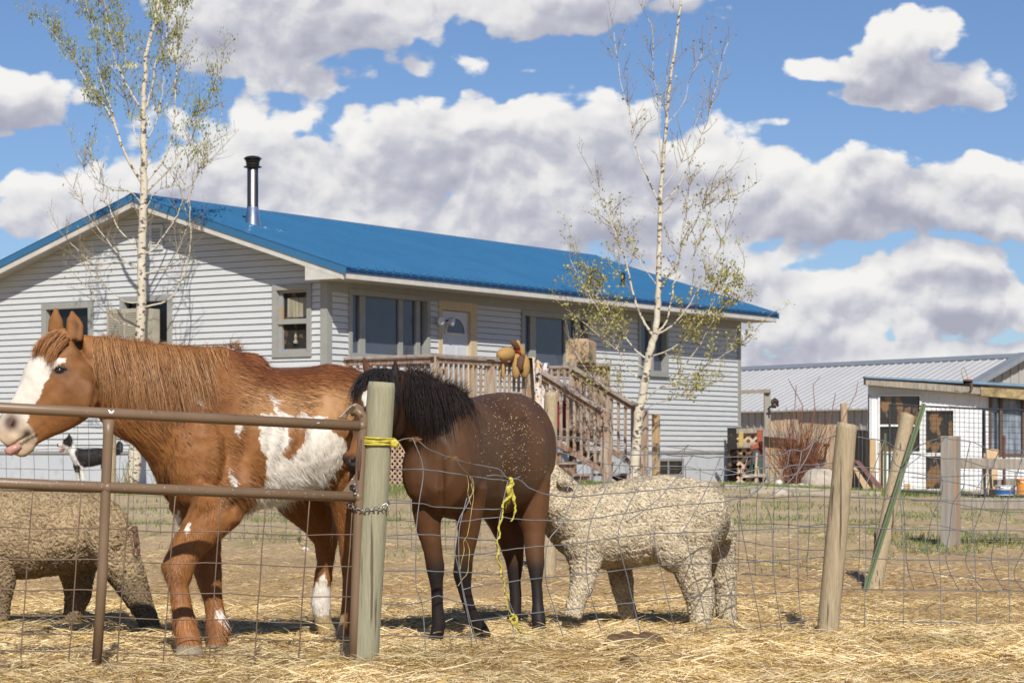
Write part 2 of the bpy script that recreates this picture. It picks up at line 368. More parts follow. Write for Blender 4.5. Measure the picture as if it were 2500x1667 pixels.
while z < 4.1:
    z1 = z + EXP; zm = (z + z1) / 2
    def lim(zz):
        zz = zz + 0.10
        d = (4.20 - zz) / 0.312
        return max(0.03, -RIDGE_V - d), min(DEPTH, -RIDGE_V + d)
    s0, s1 = lim(z); t0, t1 = lim(z1)
    if z > 2.3 and s1 - s0 < 0.1: break
    hs = [(h[0] + .03, h[1] - .03) for h in gw.values() if h[2] + .03 < zm < h[3] - .03]
    segs = cut((s0, s1), hs)
    for n, (a, b) in enumerate(segs):
        xs = [a] + [x for x in np.arange((i * 1.61) % 3.66, DEPTH, 3.66) if a + .3 < x < b - .3] + [b]
        for k in range(len(xs) - 1):
            e0, e1 = xs[k], xs[k + 1]
            board(sg, pg, e1, e0, (t1 if (k == len(xs) - 2 and n == len(segs) - 1) else e1), (t0 if (k == 0 and n == 0) else e0), z, z1, 1)
    z += EXP; i += 1
sg.obj('siding', M['siding'], house)
# dark panel added to block sky in siding gaps; back and far walls, foundation
wl = MB()
box_uvz(wl, LEN - .12, LEN, -DEPTH, 0, 0, 2.7); box_uvz(wl, 0, LEN - .12, -DEPTH, -DEPTH + .12, 0, 2.7)
wl.poly([Hp(LEN - .1, 0, 2.7), Hp(LEN - .1, RIDGE_V, 4.05), Hp(LEN - .1, -DEPTH, 2.7)], UA * 0.09)
wl.obj('wall', M['siding'], house)
sh2 = MB(); box_uvz(sh2, .2, LEN - .2, -.22, -.20, .0, 2.66); sh2.poly([Hp(.20, -.25, 0), Hp(.20, -DEPTH + .2, 0), Hp(.20, -DEPTH + .2, 2.75), Hp(.20, RIDGE_V, 3.95), Hp(.20, -.25, 2.9)], UA * .02); sh2.obj('sky_block_panel', M['dark'], house)
fd = MB(); box_uvz(fd, -0.005, LEN, -DEPTH + .02, 0.004, GROUND_H - .6, -0.035); fd.obj('foundation', M['found'], house)
sk = MB(); box_uvz(sk, -0.03, LEN + .02, -DEPTH, 0.026, -0.05, -0.004); sk.obj('sill_board', M['trim'], house)
# corner boards
cb = MB()
box_uvz(cb, -0.034, 0.10, 0.0, 0.034, -0.002, 2.66); box_uvz(cb, -0.0342, 0.004, -0.10, 0.002, -0.002, 2.66)
cb.obj('corner_board', M['trim'], house)
cb = MB(); box_uvz(cb, LEN - .10, LEN + .02, 0.0, 0.034, -0.05, 2.66)
cb.obj('corner_board', M['trim'], house)
# --- roof
rf = MB(); u0, u1 = -OG, LEN + OG; E = OE
def slab(mb, ua, ub, va, vb, th, lift=0.0):
    p = [Hp(ua, va, rz(va) + lift), Hp(ub, va, rz(va) + lift), Hp(ub, vb, rz(vb) + lift), Hp(ua, vb, rz(vb) + lift)]
    return mb.poly(p, V3(0, 0, -th))
slab(rf, u0 - .02, u1 + .02, RIDGE_V, E + .03, 0.022); slab(rf, u0 - .02, u1 + .02, RIDGE_V, -DEPTH - E, 0.022)
sl = nrm(VA - ZA * 0.312); nl = nrm(VA * 0.312 + ZA)
x = u0 + .1
while x < u1:                                           # raised ribs of the metal sheets
    for vb in ((RIDGE_V + .13, E + .03),):
        a, b = Hp(x, vb[0], rz(vb[0])), Hp(x, vb[1], rz(vb[1]))
        w = 0.024; t = 0.008; h = 0.042
        rf.add([a - UA * w, a + UA * w, a + UA * t + nl * h, a - UA * t + nl * h, b - UA * w, b + UA * w, b + UA * t + nl * h, b - UA * t + nl * h],
               [(1, 5, 6, 2), (3, 2, 6, 7), (0, 3, 7, 4), (4, 7, 6, 5)])
        for q in (1, 2):
            o = 0.2286 * q / 3
            a2, b2 = a + UA * o, b + UA * o
            rf.add([a2 - UA * .012, a2 + nl * .004, a2 + UA * .012, b2 - UA * .012, b2 + nl * .004, b2 + UA * .012], [(0, 1, 4, 3), (1, 2, 5, 4)])
    x += 0.2286
rfo = rf.obj('roof', M['blue'], house)
rc = MB()
for sgn in (1, -1):
    a = [Hp(u0 - .03, RIDGE_V, rz(RIDGE_V) + .045), Hp(u1 + .03, RIDGE_V, rz(RIDGE_V) + .045)]
    vv = RIDGE_V + sgn * 0.16
    b = [Hp(u0 - .03, vv, rz(vv) + .03), Hp(u1 + .03, vv, rz(vv) + .03)]
    rc.add([a[0], a[1], b[1], b[0], b[0] - V3(0, 0, .012), b[1] - V3(0, 0, .012)], [(0, 1, 2, 3), (3, 2, 5, 4)])
rc.obj('ridge_cap', M['blue'], rfo)
cl = MB(); box_uvz(cl, u0 + .1, u1 - .1, RIDGE_V + .15, RIDGE_V + .155, rz(RIDGE_V + .155) + .018, rz(RIDGE_V + .155) + .024); x = u0 + .15
while x < u1 - .2:
    box_uvz(cl, x, x + .14, RIDGE_V + .145, RIDGE_V + .165, rz(RIDGE_V + .155) + .002, rz(RIDGE_V + .155) + .026); x += 0.2286 * 1.0 + .0
cl.obj('ridge_closure', M['bluedark'], rfo)
# rake trim (blue angle) on both gable edges, both slopes
for uu in (u0 - .035, u1 + .0):
    rk = MB()
    for vb in (E + .05, -DEPTH - E):
        p = [Hp(uu, RIDGE_V, rz(RIDGE_V) + .024), Hp(uu + .035, RIDGE_V, rz(RIDGE_V) + .024), Hp(uu + .035, vb, rz(vb) + .024), Hp(uu, vb, rz(vb) + .024)]
        rk.poly(p, V3(0, 0, -.125))
        p = [Hp(uu, RIDGE_V, rz(RIDGE_V) + .028), Hp(uu + .15, RIDGE_V, rz(RIDGE_V) + .028), Hp(uu + .15, vb, rz(vb) + .028), Hp(uu, vb, rz(vb) + .028)]
        if uu < 0: rk.poly(p, V3(0, 0, -.02))
    rk.obj('rake_trim', M['blue'], rfo)
ed = MB()
ze = rz(E)
box_uvz(ed, u0, u1, E + .006, E + .02, ze - .085, ze - .022)
x = u0 + .1
while x < u1:
    box_uvz(ed, x + .035, x + .19, E + .018, E + .034, ze - .05, ze - .004); x += .2286
ed.obj('drip_edge', M['bluedark'], rfo)
fs = MB()
fs.add([], [])
box_uvz(fs, u0 - .0, u1, E - .02, E + .004, ze - .175, ze - .055)
for vb in (E, -DEPTH - E):
    p = [Hp(u0 - .015, RIDGE_V, rz(RIDGE_V) - .08), Hp(u0 + .012, RIDGE_V, rz(RIDGE_V) - .08), Hp(u0 + .012, vb, rz(vb) - .08), Hp(u0 - .015, vb, rz(vb) - .08)]
    fs.poly(p, V3(0, 0, -.115))
    p = [Hp(u1 - .015, RIDGE_V, rz(RIDGE_V) - .08), Hp(u1 + .006, RIDGE_V, rz(RIDGE_V) - .08), Hp(u1 + .006, vb, rz(vb) - .08), Hp(u1 - .015, vb, rz(vb) - .08)]
    fs.poly(p, V3(0, 0, -.115))
# boxed eave ends
for uu in (u0 - .012, u1 - .012):
    fs.poly([Hp(uu, -.10, rz(-.1) - .18), Hp(uu, -.10, ze - .178), Hp(uu, E - .02, ze - .178), Hp(uu, E - .02, rz(E) - .17)], UA * .02)
fs.obj('fascia', M['fascia'], house)
sf = MB()
box_uvz(sf, u0 + .01, u1 - .01, -0.1, E - .022, ze - .172, ze - .150)
for va, vb in ((RIDGE_V, -.1), (RIDGE_V, -DEPTH - E)):
    for ua, ub in ((u0 + .012, 0.02), (LEN - .02, u1 - .016)):
        p = [Hp(ua, va, rz(va) - .15), Hp(ub, va, rz(va) - .15), Hp(ub, vb, rz(vb) - .15), Hp(ua, vb, rz(vb) - .15)]
        sf.poly(p, V3(0, 0, .02))
sf.obj('soffit', M['soffit'], house)
fz = MB(); box_uvz(fz, 0.1, LEN - .1, 0.0, .03, 2.50, 2.665); fz.obj('frieze_board', M['trim'], house)
# --- windows
def window(frame_box, panes, gable=False, glass='glass', fw_=0.10, mull=(), trim='trim', depth=0.30, sill=True):
    s0, s1, z0, z1 = frame_box
    P = (lambda a, o, zz: Hp(-o, -a, zz)) if gable else (lambda a, o, zz: Hp(a, o, zz))
    def bx(mb, a0, a1, o0, o1, c0, c1):
        ax = (VA, -UA, ZA) if gable else (UA, VA, ZA)
        return mb.box(P((a0 + a1) / 2, (o0 + o1) / 2, (c0 + c1) / 2), (a1 - a0, o1 - o0, c1 - c0), ax)
    f = MB()
    bx(f, s0, s0 + fw_, 0, .045, z0 + fw_, z1 - fw_); bx(f, s1 - fw_, s1, 0, .045, z0 + fw_, z1 - fw_)
    bx(f, s0, s1, 0, .047, z1 - fw_, z1); bx(f, s0, s1, 0, .047, z0, z0 + fw_)
    # jamb returns
    bx(f, s0 + fw_ - .01, s0 + fw_ + .005, -.12, .0, z0 + fw_, z1 - fw_); bx(f, s1 - fw_ - .005, s1 - fw_ + .01, -.12, .0, z0 + fw_, z1 - fw_)
    bx(f, s0 + fw_, s1 - fw_, -.12, .0, z1 - fw_ - .004, z1 - fw_ + .01); bx(f, s0 + fw_, s1 - fw_, -.12, .002, z0 + fw_ - .01, z0 + fw_ + .004)
    for (m0, m1, o1) in mull: bx(f, m0, m1, -.11, o1, z0 + fw_ + .004, z1 - fw_ - .004)
    w = f.obj('window', M[trim], house, bevel=.004)
    g = MB(); bx(g, s0 + fw_ + .002, s1 - fw_ - .002, -.085, -.075, z0 + fw_, z1 - fw_)
    g.obj('pane', M[glass], w)
    if sill:
        s = MB(); bx(s, s0 - .03, s1 + .03, 0, .075, z0 - .03, z0 - .001); s.obj('sill', M[trim], w)
    return w, bx, (s0 + fw_, s1 - fw_, z0 + fw_, z1 - fw_)
w1 = fw['w1']
window(w1, None, glass='glassblue', fw_=.085, mull=((a_of(882), a_of(896), -.03), (a_of(979), a_of(989), -.04), (a_of(1020), a_of(1030), -.03)))
w2 = fw['w2']
window(w2, None, glass='glassblue', fw_=.085, mull=((a_of(1298), a_of(1312), -.03), (a_of(1383), a_of(1391), -.04), (a_of(1407), a_of(1420), -.03)))
window(fw['w3'], None, glass='glassblue', fw_=.08, mull=((a_of(1590), a_of(1596), .0),))
w, bx, r = window(gw['wa'], None, gable=True, fw_=.11)
w, bx, r = window(gw['wb'], None, gable=True, fw_=.10)
wc, bx, r = window(gw['wc'], None, gable=True, glass='dark', fw_=.09, sill=False)
zmid = (r[2] + r[3]) / 2
f = MB(); bx(f, r[0] + .004, r[1] - .004, -.06, .012, zmid - .05, zmid + .03); f.obj('meeting_rail', M['trim'], wc)
f = MB(); e = .045
for (q0, q1, q2, q3, o) in ((r[0], r[0] + e, r[2], zmid - .05, -.02), (r[1] - e * 1.6, r[1], r[2], zmid - .05, -.02), (r[0] + e, r[1] - e * 1.6, r[2], r[2] + e, -.02),
                            (r[0], r[0] + e, zmid + .03, r[3], -.03), (r[1] - e * 1.6, r[1], zmid + .03, r[3], -.03), (r[0] + e, r[1] - e * 1.6, r[3] - e, r[3], -.03)):
    bx(f, q0 + .003, q1 - .003, -.07, o, q2 + .003, q3 - .003)
f.obj('sash', mat('peeling_sash_paint', (.30, .31, .33), (.42, .27, .13), rough=.8, scale=7, bump=.3, lo=.46, hi=.60), wc)
f = MB(); bx(f, r[0] + e + .02, r[1] - e * 1.8 - .06, -.073, -.066, zmid + .06, r[3] - .12); f.obj('curtain', M['curtain'], wc)
f = MB(); f.lathe(Hp(.068, -(r[0] + r[1]) / 2, r[2] + .13), [(.035, 0), (.04, .03), (.015, .06), (.028, .11), (.006, .16)], 10); f.obj('figurine', M['curtain'], wc)
# air cooler hanging from window b (box with louvres)
b0, b1, z0, z1 = gw['wb']
ac = MB(); o = .42
def gb(mb, a0, a1, o0, o1, c0, c1): return mb.box(Hp(-(o0 + o1) / 2, -(a0 + a1) / 2, (c0 + c1) / 2), (a1 - a0, o1 - o0, c1 - c0), (VA, -UA, ZA))
A0, A1 = b_of(392), b_of(303); zt = zg(350, 757); zb = zt - .72
cooler = thing('window_cooler', 'beige louvred cooler box standing in a house window behind the birch trunk', 'air cooler', Hp(-.3, -(A0 + A1) / 2, zb))
gb(ac, A0, A1, .01, o, zb, zt); ac.obj('housing', M['ac'], cooler, bevel=.012)
lv = MB(); n = 0
for c in np.arange(zb + .06, zt - .06, .028):
    for s0, s1 in ((A0 + .05, (A0 + A1) / 2 - .02), ((A0 + A1) / 2 + .02, A1 - .05)):
        p = [Hp(-o - .001, -s0, c), Hp(-o - .001, -s1, c), Hp(-o - .014, -s1, c + .004), Hp(-o - .014, -s0, c + .004), Hp(-o - .001, -s1, c + .017), Hp(-o - .001, -s0, c + .017)]
        lv.add(p, [(0, 1, 2, 3), (3, 2, 4, 5)])
lv.obj('louvre_panel', M['ac'], cooler)
# door
d = fw['door']; dm = MB(); fr = MB()
dl, dr_ = a_of(1077), a_of(1146)
box_uvz(dm, dl, dr_, -.07, -.03, .39, 2.36)
dm.obj('door', M['door'], house)
DO = [o for o in house.children if o.name.startswith('door')][0] if False else bpy.data.objects['door']
pn = MB()
for (x0, x1) in ((dl + .10, (dl + dr_) / 2 - .05), ((dl + dr_) / 2 + .05, dr_ - .10)):
    for (c0, c1) in ((.52, .95), (1.05, 1.78)):
        pn.poly([Hp(x0, -.03, c0), Hp(x1, -.03, c0), Hp(x1, -.03, c1), Hp(x0, -.03, c1)], VA * .012)
pn.obj('door_panel', M['door'], DO, bevel=.006)
hm = MB(); cx_ = (dl + dr_) / 2 + .03; R = .29; zc = 1.98
hm.poly([Hp(cx_ + R * math.cos(t), -.03, zc + R * .98 * math.sin(t)) for t in np.linspace(0, math.pi, 17)], VA * .008); hm.obj('door_window', M['glassblue'], DO)
hm = MB(); arc = [Hp(cx_ + R * math.cos(t), -.018, zc + R * .98 * math.sin(t)) for t in np.linspace(0, math.pi, 17)]
hm.tube(arc, .02, 6); hm.tube([arc[0], arc[-1]], .02, 6); hm.obj('window_rim', M['whitep'], DO)
hm = MB(); hm.ell(Hp(dl + .07, -.0, 1.35), (.03, .03, .03)); hm.obj('door_handle', M['blackmetal'], DO)
box_uvz(fr, d[0], dl, -.06, .035, .38, 2.52); box_uvz(fr, dr_, d[1], -.06, .035, .38, 2.52); box_uvz(fr, dl, dr_, -.06, .033, 2.37, 2.52)
fr.obj('door_frame', mat('cream_door_frame', (.60, .49, .33), (.50, .38, .23), rough=.7, scale=5, stretch=(6, 6, .7), bump=.15), house)
bi = MB(); box_uvz(bi, dl, dr_, -.12, -.075, .38, 2.5); bi.obj('door_backing', M['dark'], house)
# flood light
fl = MB(); pa = a_of(1057); pz = zf(1057, 783)
fl.lathe(Hp(pa + .1, .03, pz), [(.05, 0), (.05, .03), (.02, .04)], 12, (UA, ZA, VA)); fl.tube([Hp(pa + .1, .05, pz), Hp(pa + .1, .12, pz), Hp(pa - .02, .16, pz)], .012, 6); fl.tube([Hp(pa + .1, .12, pz), Hp(pa + .25, .16, pz + .01)], .012, 6)
flo = fl.obj('flood_light', M['blackmetal'], house)
for q, tx in ((-.04, -.25), (.26, .35)):
    ax3 = nrm(VA + UA * tx - ZA * .15); ax1 = nrm(np.cross(ax3, ZA)); ax2 = np.cross(ax3, ax1)
    l = MB(); l.lathe(Hp(pa + q, .14, pz), [(.03, -.05), (.045, 0), (.075, .06), (.078, .085), (.05, .10), (.0, .105)], 14, (ax1, ax2, ax3)); l.obj('flood_lamp', M['lamp'], flo, smooth=True)
# gable vent
v0, v1 = b_of(401), b_of(369); c0, c1 = zg(385, 603), zg(385, 557)
vt = MB()
for s in (v0, v1 - .05): gb(vt, s, s + .05, .02, .045, c0, c1)
gb(vt, v0, v1, .02, .047, c1, c1 + .05); gb(vt, v0, v1, .02, .047, c0 - .05, c0)
for c in np.arange(c0 + .01, c1 - .02, .05):
    vt.poly([Hp(-.05, -v0 - .05, c), Hp(-.02, -v0 - .05, c + .03), Hp(-.025, -v0 - .05, c + .035), Hp(-.055, -v0 - .05, c + .006)], -VA * (v1 - v0 - .1))
vt.obj('gable_vent', M['siding'], house)
# basement window
q0, q1 = a_of(1602), a_of(1667)
bw = MB(); zb0, zb1 = -.46, -.20
for s in (q0, q1 - .05): box_uvz(bw, s, s + .05, .004, .03, zb0, zb1)
box_uvz(bw, q0, q1, .004, .032, zb1, zb1 + .05); box_uvz(bw, q0, q1, .004, .032, zb0 - .05, zb0); box_uvz(bw, (q0 + q1) / 2 - .1, (q0 + q1) / 2 - .07, .004, .028, zb0, zb1)
bwo = bw.obj('window', M['trim'], house); g = MB(); box_uvz(g, q0 + .05, q1 - .05, .006, .012, zb0, zb1); g.obj('pane', M['glass'], bwo)
# chimney pipe on the front slope
def on_roof(px, py, lift=0):
    d = V3((px - CX) / F, 1, (HY - py) / F)       # ray from the camera height
    # plane: z = 4.20 - .312*(v+3.74), v = (P-C).VA
    a = d[2] + .312 * np.dot(d, VA); t = (4.20 + .312 * (np.dot(HCN, VA)) - .312 * 3.74) / a
    p = d * t; return V3(p[0], p[1], p[2] + HC)
cpt = on_roof(617, 552)
kx = cpt[1] / F
chm = MB()
chm.lathe(cpt, [(24 * kx, -.16), (24 * kx, -.12), (17 * kx, 20 * kx), (14.5 * kx, 45 * kx), (14.5 * kx, 48 * kx)], 28)
chf = chm.obj('chimney_flashing', M['galv'], house, smooth=True)
chm = MB(); chm.lathe(cpt, [(14 * kx, 46 * kx), (13.6 * kx, 46.5 * kx), (13.6 * kx, 140 * kx), (13 * kx, 141 * kx)], 28)
chp = chm.obj('stove_pipe', M['steel'], house, smooth=False)
for p in chp.data.polygons: p.use_smooth = len(p.vertices) == 4
chm = MB(); t = cpt + V3(0, 0, 140 * kx)
k = kx
chm.lathe(t, [(12 * k, 0), (22 * k, 3 * k), (22 * k, 5 * k), (13 * k, 7 * k), (16 * k, 8 * k), (17 * k, 14 * k), (14 * k, 15 * k), (17 * k, 16 * k), (19 * k, 21 * k), (15 * k, 21.5 * k), (22 * k, 23 * k), (22 * k, 25 * k), (16 * k, 29 * k), (7 * k, 31 * k), (0.1 * k, 31.3 * k)], 28)
chm.obj('chimney_cap', M['blackmetal'], chp, smooth=False)
vp = on_roof(1521, 700)
chm = MB(); chm.lathe(vp, [(.045, -.1), (.045, .26), (.03, .27)], 12); chm.obj('vent_pipe', M['blackmetal'], house)
# ================================================================== DECK
DV = 1.8; DZ = 0.38; D0, D1 = 0.42, 5.6; S0, S1 = 3.18, 4.32; GR = -.56; RT = 1.49
deck = thing('wooden_deck', 'weathered reddish wooden porch deck with balusters and front steps', 'deck', Hp(3, 1, GR))
fl_ = MB()
for vv in np.arange(0.03, DV, .145): box_uvz(fl_, D0, D1, vv, vv + .135, DZ - .035, DZ)
fl_.obj('deck_floor', M['railtop'], deck)
jo = MB(); box_uvz(jo, D0, D1, DV - .04, DV, DZ - .22, DZ - .037); box_uvz(jo, D0, D0 + .04, .03, DV - .04, DZ - .22, DZ - .037); box_uvz(jo, D1 - .04, D1, .03, DV - .04, DZ - .22, DZ - .037)
jo.obj('rim_joist', M['deckwood'], deck)
def post_(mb, u, v, z0, z1, w=.09): box_uvz(mb, u - w / 2, u + w / 2, v - w / 2, v + w / 2, z0, z1)
for (u, v, z1) in ((D0 + .05, DV - .05, RT - .04), (S0 - .02, DV, RT - .02), (S1 + .06, DV, RT + .06), (D1 - .05, DV - .05, RT - .04), (2.0, DV - .05, RT - .04), (D0 + .05, .06, RT - .04)):
    p = MB(); post_(p, u, v, GR, z1, .095); p.obj('deck_post', M['baluster'], deck)
def run(p0, p1, z0, z1, skip=(), top=True, name='railing', mtop='railtop'):
    """railing from (u,v) p0 to p1 with rail heights z0,z1 at the ends, bottom rail dz below"""
    p0 = np.array(p0, float); p1 = np.array(p1, float); L = np.linalg.norm(p1 - p0); dr = (p1 - p0) / L
    a = Hp(p0[0], p0[1], z0); b = Hp(p1[0], p1[1], z1)
    r = MB(); r.beam(a - V3(0, 0, .02), b - V3(0, 0, .02), .14, .038); o = r.obj('top_rail', M[mtop], deck)
    for dz in (.095, 1.02): r = MB(); r.beam(a - V3(0, 0, dz), b - V3(0, 0, dz), .035, .085); r.obj('under_rail', M['deckwood'], deck)
    n = int(L / .13)
    for k in range(n):
        s = (k + .5) / n; c = a + (b - a) * s
        out = nrm(np.cross(b - a, ZA)) * -.035
        q = MB(); q.box(c + out * 1.0 - V3(0, 0, .58) + V3(0, 0, random.uniform(-.01, .01)), (.038, .036, 1.02), (nrm(V3(*(b - a)[:2], 0)), nrm(np.cross(b - a, ZA)), ZA))
        q.obj('baluster', M['baluster'], deck)
run((D0 + .02, .05), (D0 + .02, DV - .02), RT - .01, RT)
run((D0 + .02, DV - .02), (S0 - .02, DV - .02), RT, RT)
run((S1 + .06, DV - .02), (D1 - .02, DV - .02), RT, RT)
run((D1 - .02, DV - .06), (D1 - .02, .05), RT, RT)
# stairs
SV = DV + 1.36; zb_ = .67
run((S0, DV + .05), (S0, SV), 1.37, zb_)
run((S1, DV + .05), (S1, SV + .02), 1.42, zb_ + .04)
for u in (S0 - .0, S1 + .03):
    p = MB(); post_(p, u, SV + .06, GR - .1, zb_ + .0, .095); p.obj('newel_post', M['baluster'], deck)
p = MB(); post_(p, S1 + .30, SV + .12, GR - .1, zb_ - .06, .10); p.obj('newel_post', M['newwood'], deck)
nst = 5
for k in range(nst):
    zt_ = DZ - (k + 1) * .188; v0_ = DV + k * .27
    s = MB(); box_uvz(s, S0 - .08, S1 + .08, v0_ + .01, v0_ + .29, zt_ - .036, zt_); s.obj('stair_tread', M['railtop'], deck)
    if k < 4:
        s = MB(); box_uvz(s, S0 + .02, S1 - .02, v0_ + .262, v0_ + .28, zt_ - .188, zt_ - .037)
for u in (S0 - .03, S1 + .0):
    pts = [Hp(u, DV, DZ - .04), Hp(u, DV, DZ - .42), Hp(u, DV + 1.3, GR - .05), Hp(u, DV + 1.42, GR - .05)]
    for k in range(nst - 1, -1, -1):
        pts += [Hp(u, DV + .27 * (k + 1), DZ - (k + 1) * .188 - .037), Hp(u, DV + .27 * k + .0, DZ - (k + 1) * .188 - .037)]
    s = MB(); s.poly(pts, UA * .035); s.obj('stringer', M['deckwood'], deck)
# lattice skirt
def lattice(name, P, L, H, step, w, parent, m, t=.008):
    mb = MB()
    for sgn in (1, -1):
        k = -H
        while k < L + H:
            # line x - sgn*z = const, clipped to box
            x0, x1 = (k, k + H) if sgn > 0 else (k + H, k)
            z0, z1 = 0, H
            def cl(xa, za, xb, zb_):
                if xa < 0: za += (0 - xa) * (zb_ - za) / (xb - xa); xa = 0
                if xa > L: za += (L - xa) * (zb_ - za) / (xb - xa); xa = L
                return xa, za
            if not (max(x0, x1) <= 0 or min(x0, x1) >= L):
                a = cl(x0, z0, x1, z1); b = cl(x1, z1, x0, z0)
                pa, pb = P(*a), P(*b)
                if np.linalg.norm(pb - pa) > .05:
                    nn = nrm(np.cross(P(1, 0) - P(0, 0), P(0, 1) - P(0, 0)))
                    mb.beam(pa + nn * t * sgn * .5, pb + nn * t * sgn * .5, w, t, nn)
            k += step
    return mb.obj(name, m, parent)
lattice('lattice_skirt', lambda x, z: Hp(D0 + .0, .1 + x, GR + z), DV - .2, .70, .098, .026, deck, M['lattice'])
lattice('lattice_skirt', lambda x, z: Hp(D0 + .1 + x, DV + .01, GR + z), 2.5, .70, .098, .026, deck, M['lattice'])
dk = MB(); box_uvz(dk, D0 + .15, D0 + .17, .05, DV - .15, GR - .05, DZ - .24); box_uvz(dk, D0 + .15, S0 - .1, DV - .2, DV - .18, GR - .05, DZ - .24); dk.obj('skirt_shade_sheet', M['dark'], deck)  # dark sheet standing in for the shade under the deck
# things on the deck
bj = MB(); c = Hp(D0 + .9, DV - .55, DZ); bj.lathe(c, [(.14, 0), (.16, .03), (.16, .5), (.14, .58), (.06, .63), (.05, .70)], 20); tag(bj.obj('water_jug', M['bluep'], smooth=False), 'blue plastic water jug standing behind the deck balusters', 'jug')
rb = MB(); box_uvz(rb, 5.0, 5.5, .5, 1.15, DZ, DZ + .42); box_uvz(rb, 4.98, 5.52, .48, 1.17, DZ + .42, DZ + .47); tag(rb.obj('storage_bin', M['redplastic'], bevel=.02), 'dark red storage bin on the deck behind the stair rail', 'bin')
# cardboard box on the rail right of the steps
c0 = Hp(4.62, DV + .0, RT + .0)
ang = 0.30; bx1 = nrm(UA * math.cos(ang) - VA * math.sin(ang)); bx2 = nrm(UA * math.sin(ang) + VA * math.cos(ang))
def cp(a, b, zz): return c0 + bx1 * a + bx2 * b + ZA * zz
cbx = thing('cardboard_box', 'open cardboard box with green print balanced on the deck rail', 'box', c0)
L_, Wd, Hh = .50, .40, .35
b = MB()
for (a0, a1, b0_, b1_) in ((-.2, -.195, -.2, .2), (.295, .3, -.2, .2), (-.195, .295, -.2, -.195), (-.195, .295, .195, .2)):
    b.box(cp((a0 + a1) / 2, (b0_ + b1_) / 2, Hh / 2), (a1 - a0, b1_ - b0_, Hh), (bx1, bx2, ZA))
b.box(cp(.05, 0, .005), (.49, .39, .01), (bx1, bx2, ZA)); b.obj('box_body', M['cardboard'], cbx)
fl2 = MB()
fl2.add([cp(-.2, .2, Hh), cp(.3, .2, Hh), cp(.26, .06, Hh + .07), cp(-.15, .05, Hh + .02)], [(0, 1, 2, 3)])
fl2.add([cp(-.2, -.2, Hh), cp(.3, -.2, Hh), cp(.24, -.02, Hh + .09), cp(-.12, -.05, Hh + .05)], [(3, 2, 1, 0)])
fl2.add([cp(-.2, -.2, Hh), cp(-.2, .2, Hh), cp(-.08, .15, Hh + .05), cp(-.1, -.14, Hh + .06)], [(0, 1, 2, 3)])
fl2.add([cp(.3, -.2, Hh), cp(.3, .2, Hh), cp(.17, .14, Hh + .06), cp(.16, -.12, Hh + .08)], [(3, 2, 1, 0)]); fl2.obj('box_flap', M['cardboard'], cbx)
pr = MB()
def leafy(x, zz, s, dirs):
    for a in dirs:
        dx, dz = math.cos(a), math.sin(a)
        pr.add([cp(*((-.2015,) if 0 else (x,)), .2015, zz)], []) if False else None
        q = [(0, 0), (.35, .12), (1, 0), (.35, -.12)]
        pr.add([cp(x + s * (dx * i - dz * j), .2025, zz + s * (dz * i + dx * j)) for i, j in q], [(0, 1, 2, 3)])
leafy(-.10, .03, .09, (2.4, 1.9, 1.3, .8)); leafy(.0, .04, .10, (2.2, 1.7, 1.2, .7))
for r_ in range(3):
    xx = -.17
    for k in range(7):
        wl_ = random.uniform(.012, .03); pr.add([cp(xx, .2025, .285 - r_ * .028), cp(xx + wl_, .2025, .285 - r_ * .028), cp(xx + wl_, .2025, .298 - r_ * .028), cp(xx, .2025, .298 - r_ * .028)], [(0, 1, 2, 3)]); xx += wl_ + .008
pr.obj('box_print', M['print'], cbx)
# plush toy slumped over the rail
uA = a_of(1245, DV); pc = Hp(uA, DV, RT)
def pp(a, o, zz): return pc + UA * a * 1.15 + VA * o + ZA * zz
pl = thing('plush_toy', 'tan and brown plush animal toy slumped over the deck rail', 'soft toy', pc)
b = MB(); b.ell(pp(.17, .02, .10), (.13, .11, .15)); b.ell(pp(.28, .07, -.12), (.10, .09, .20), ax=(UA, VA, ZA)); b.ell(pp(.02, .10, -.18), (.075, .07, .16)); b.ell(pp(.12, .03, .16), (.10, .09, .09)); b.ell(pp(.17, .02, .25), (.05, .05, .06)); b.ell(pp(-.25, .06, -.22), (.035, .04, .14)); b.ell(pp(.06, .06, .0), (.10, .08, .10))
v_, n_, f_ = fuse(b, .02, 3); link_mesh('toy_body', v_, f_, M['plush'], pl, smooth=True)
b = MB(); ax_ = (nrm(UA + ZA * .15), VA, nrm(ZA - UA * .15)); b.ell(pp(-.17, .05, .06), (.22, .12, .12), ax=ax_); b.obj('toy_head', M['plush'], pl, smooth=True)
b = MB(); b.ell(pp(-.03, .13, .21), (.15, .04, .06), ax=(nrm(UA - ZA * .6), VA, nrm(ZA + UA * .6))); b.obj('toy_ear', M['plushbrown'], pl, smooth=True)
b = MB(); b.tube([pp(.13, .12, .02), pp(.06, .16, -.03), pp(.02, .17, -.12), pp(.07, .16, -.22)], [.06, .065, .06, .045], 10); b.obj('toy_arm', M['plushbrown'], pl, smooth=True)
b = MB(); b.tube([pp(-.02, .10, .15), pp(.06, .12, .12), pp(.11, .12, .03)], [.03, .035, .03], 8); b.obj('toy_scarf', M['red'], pl, smooth=True)
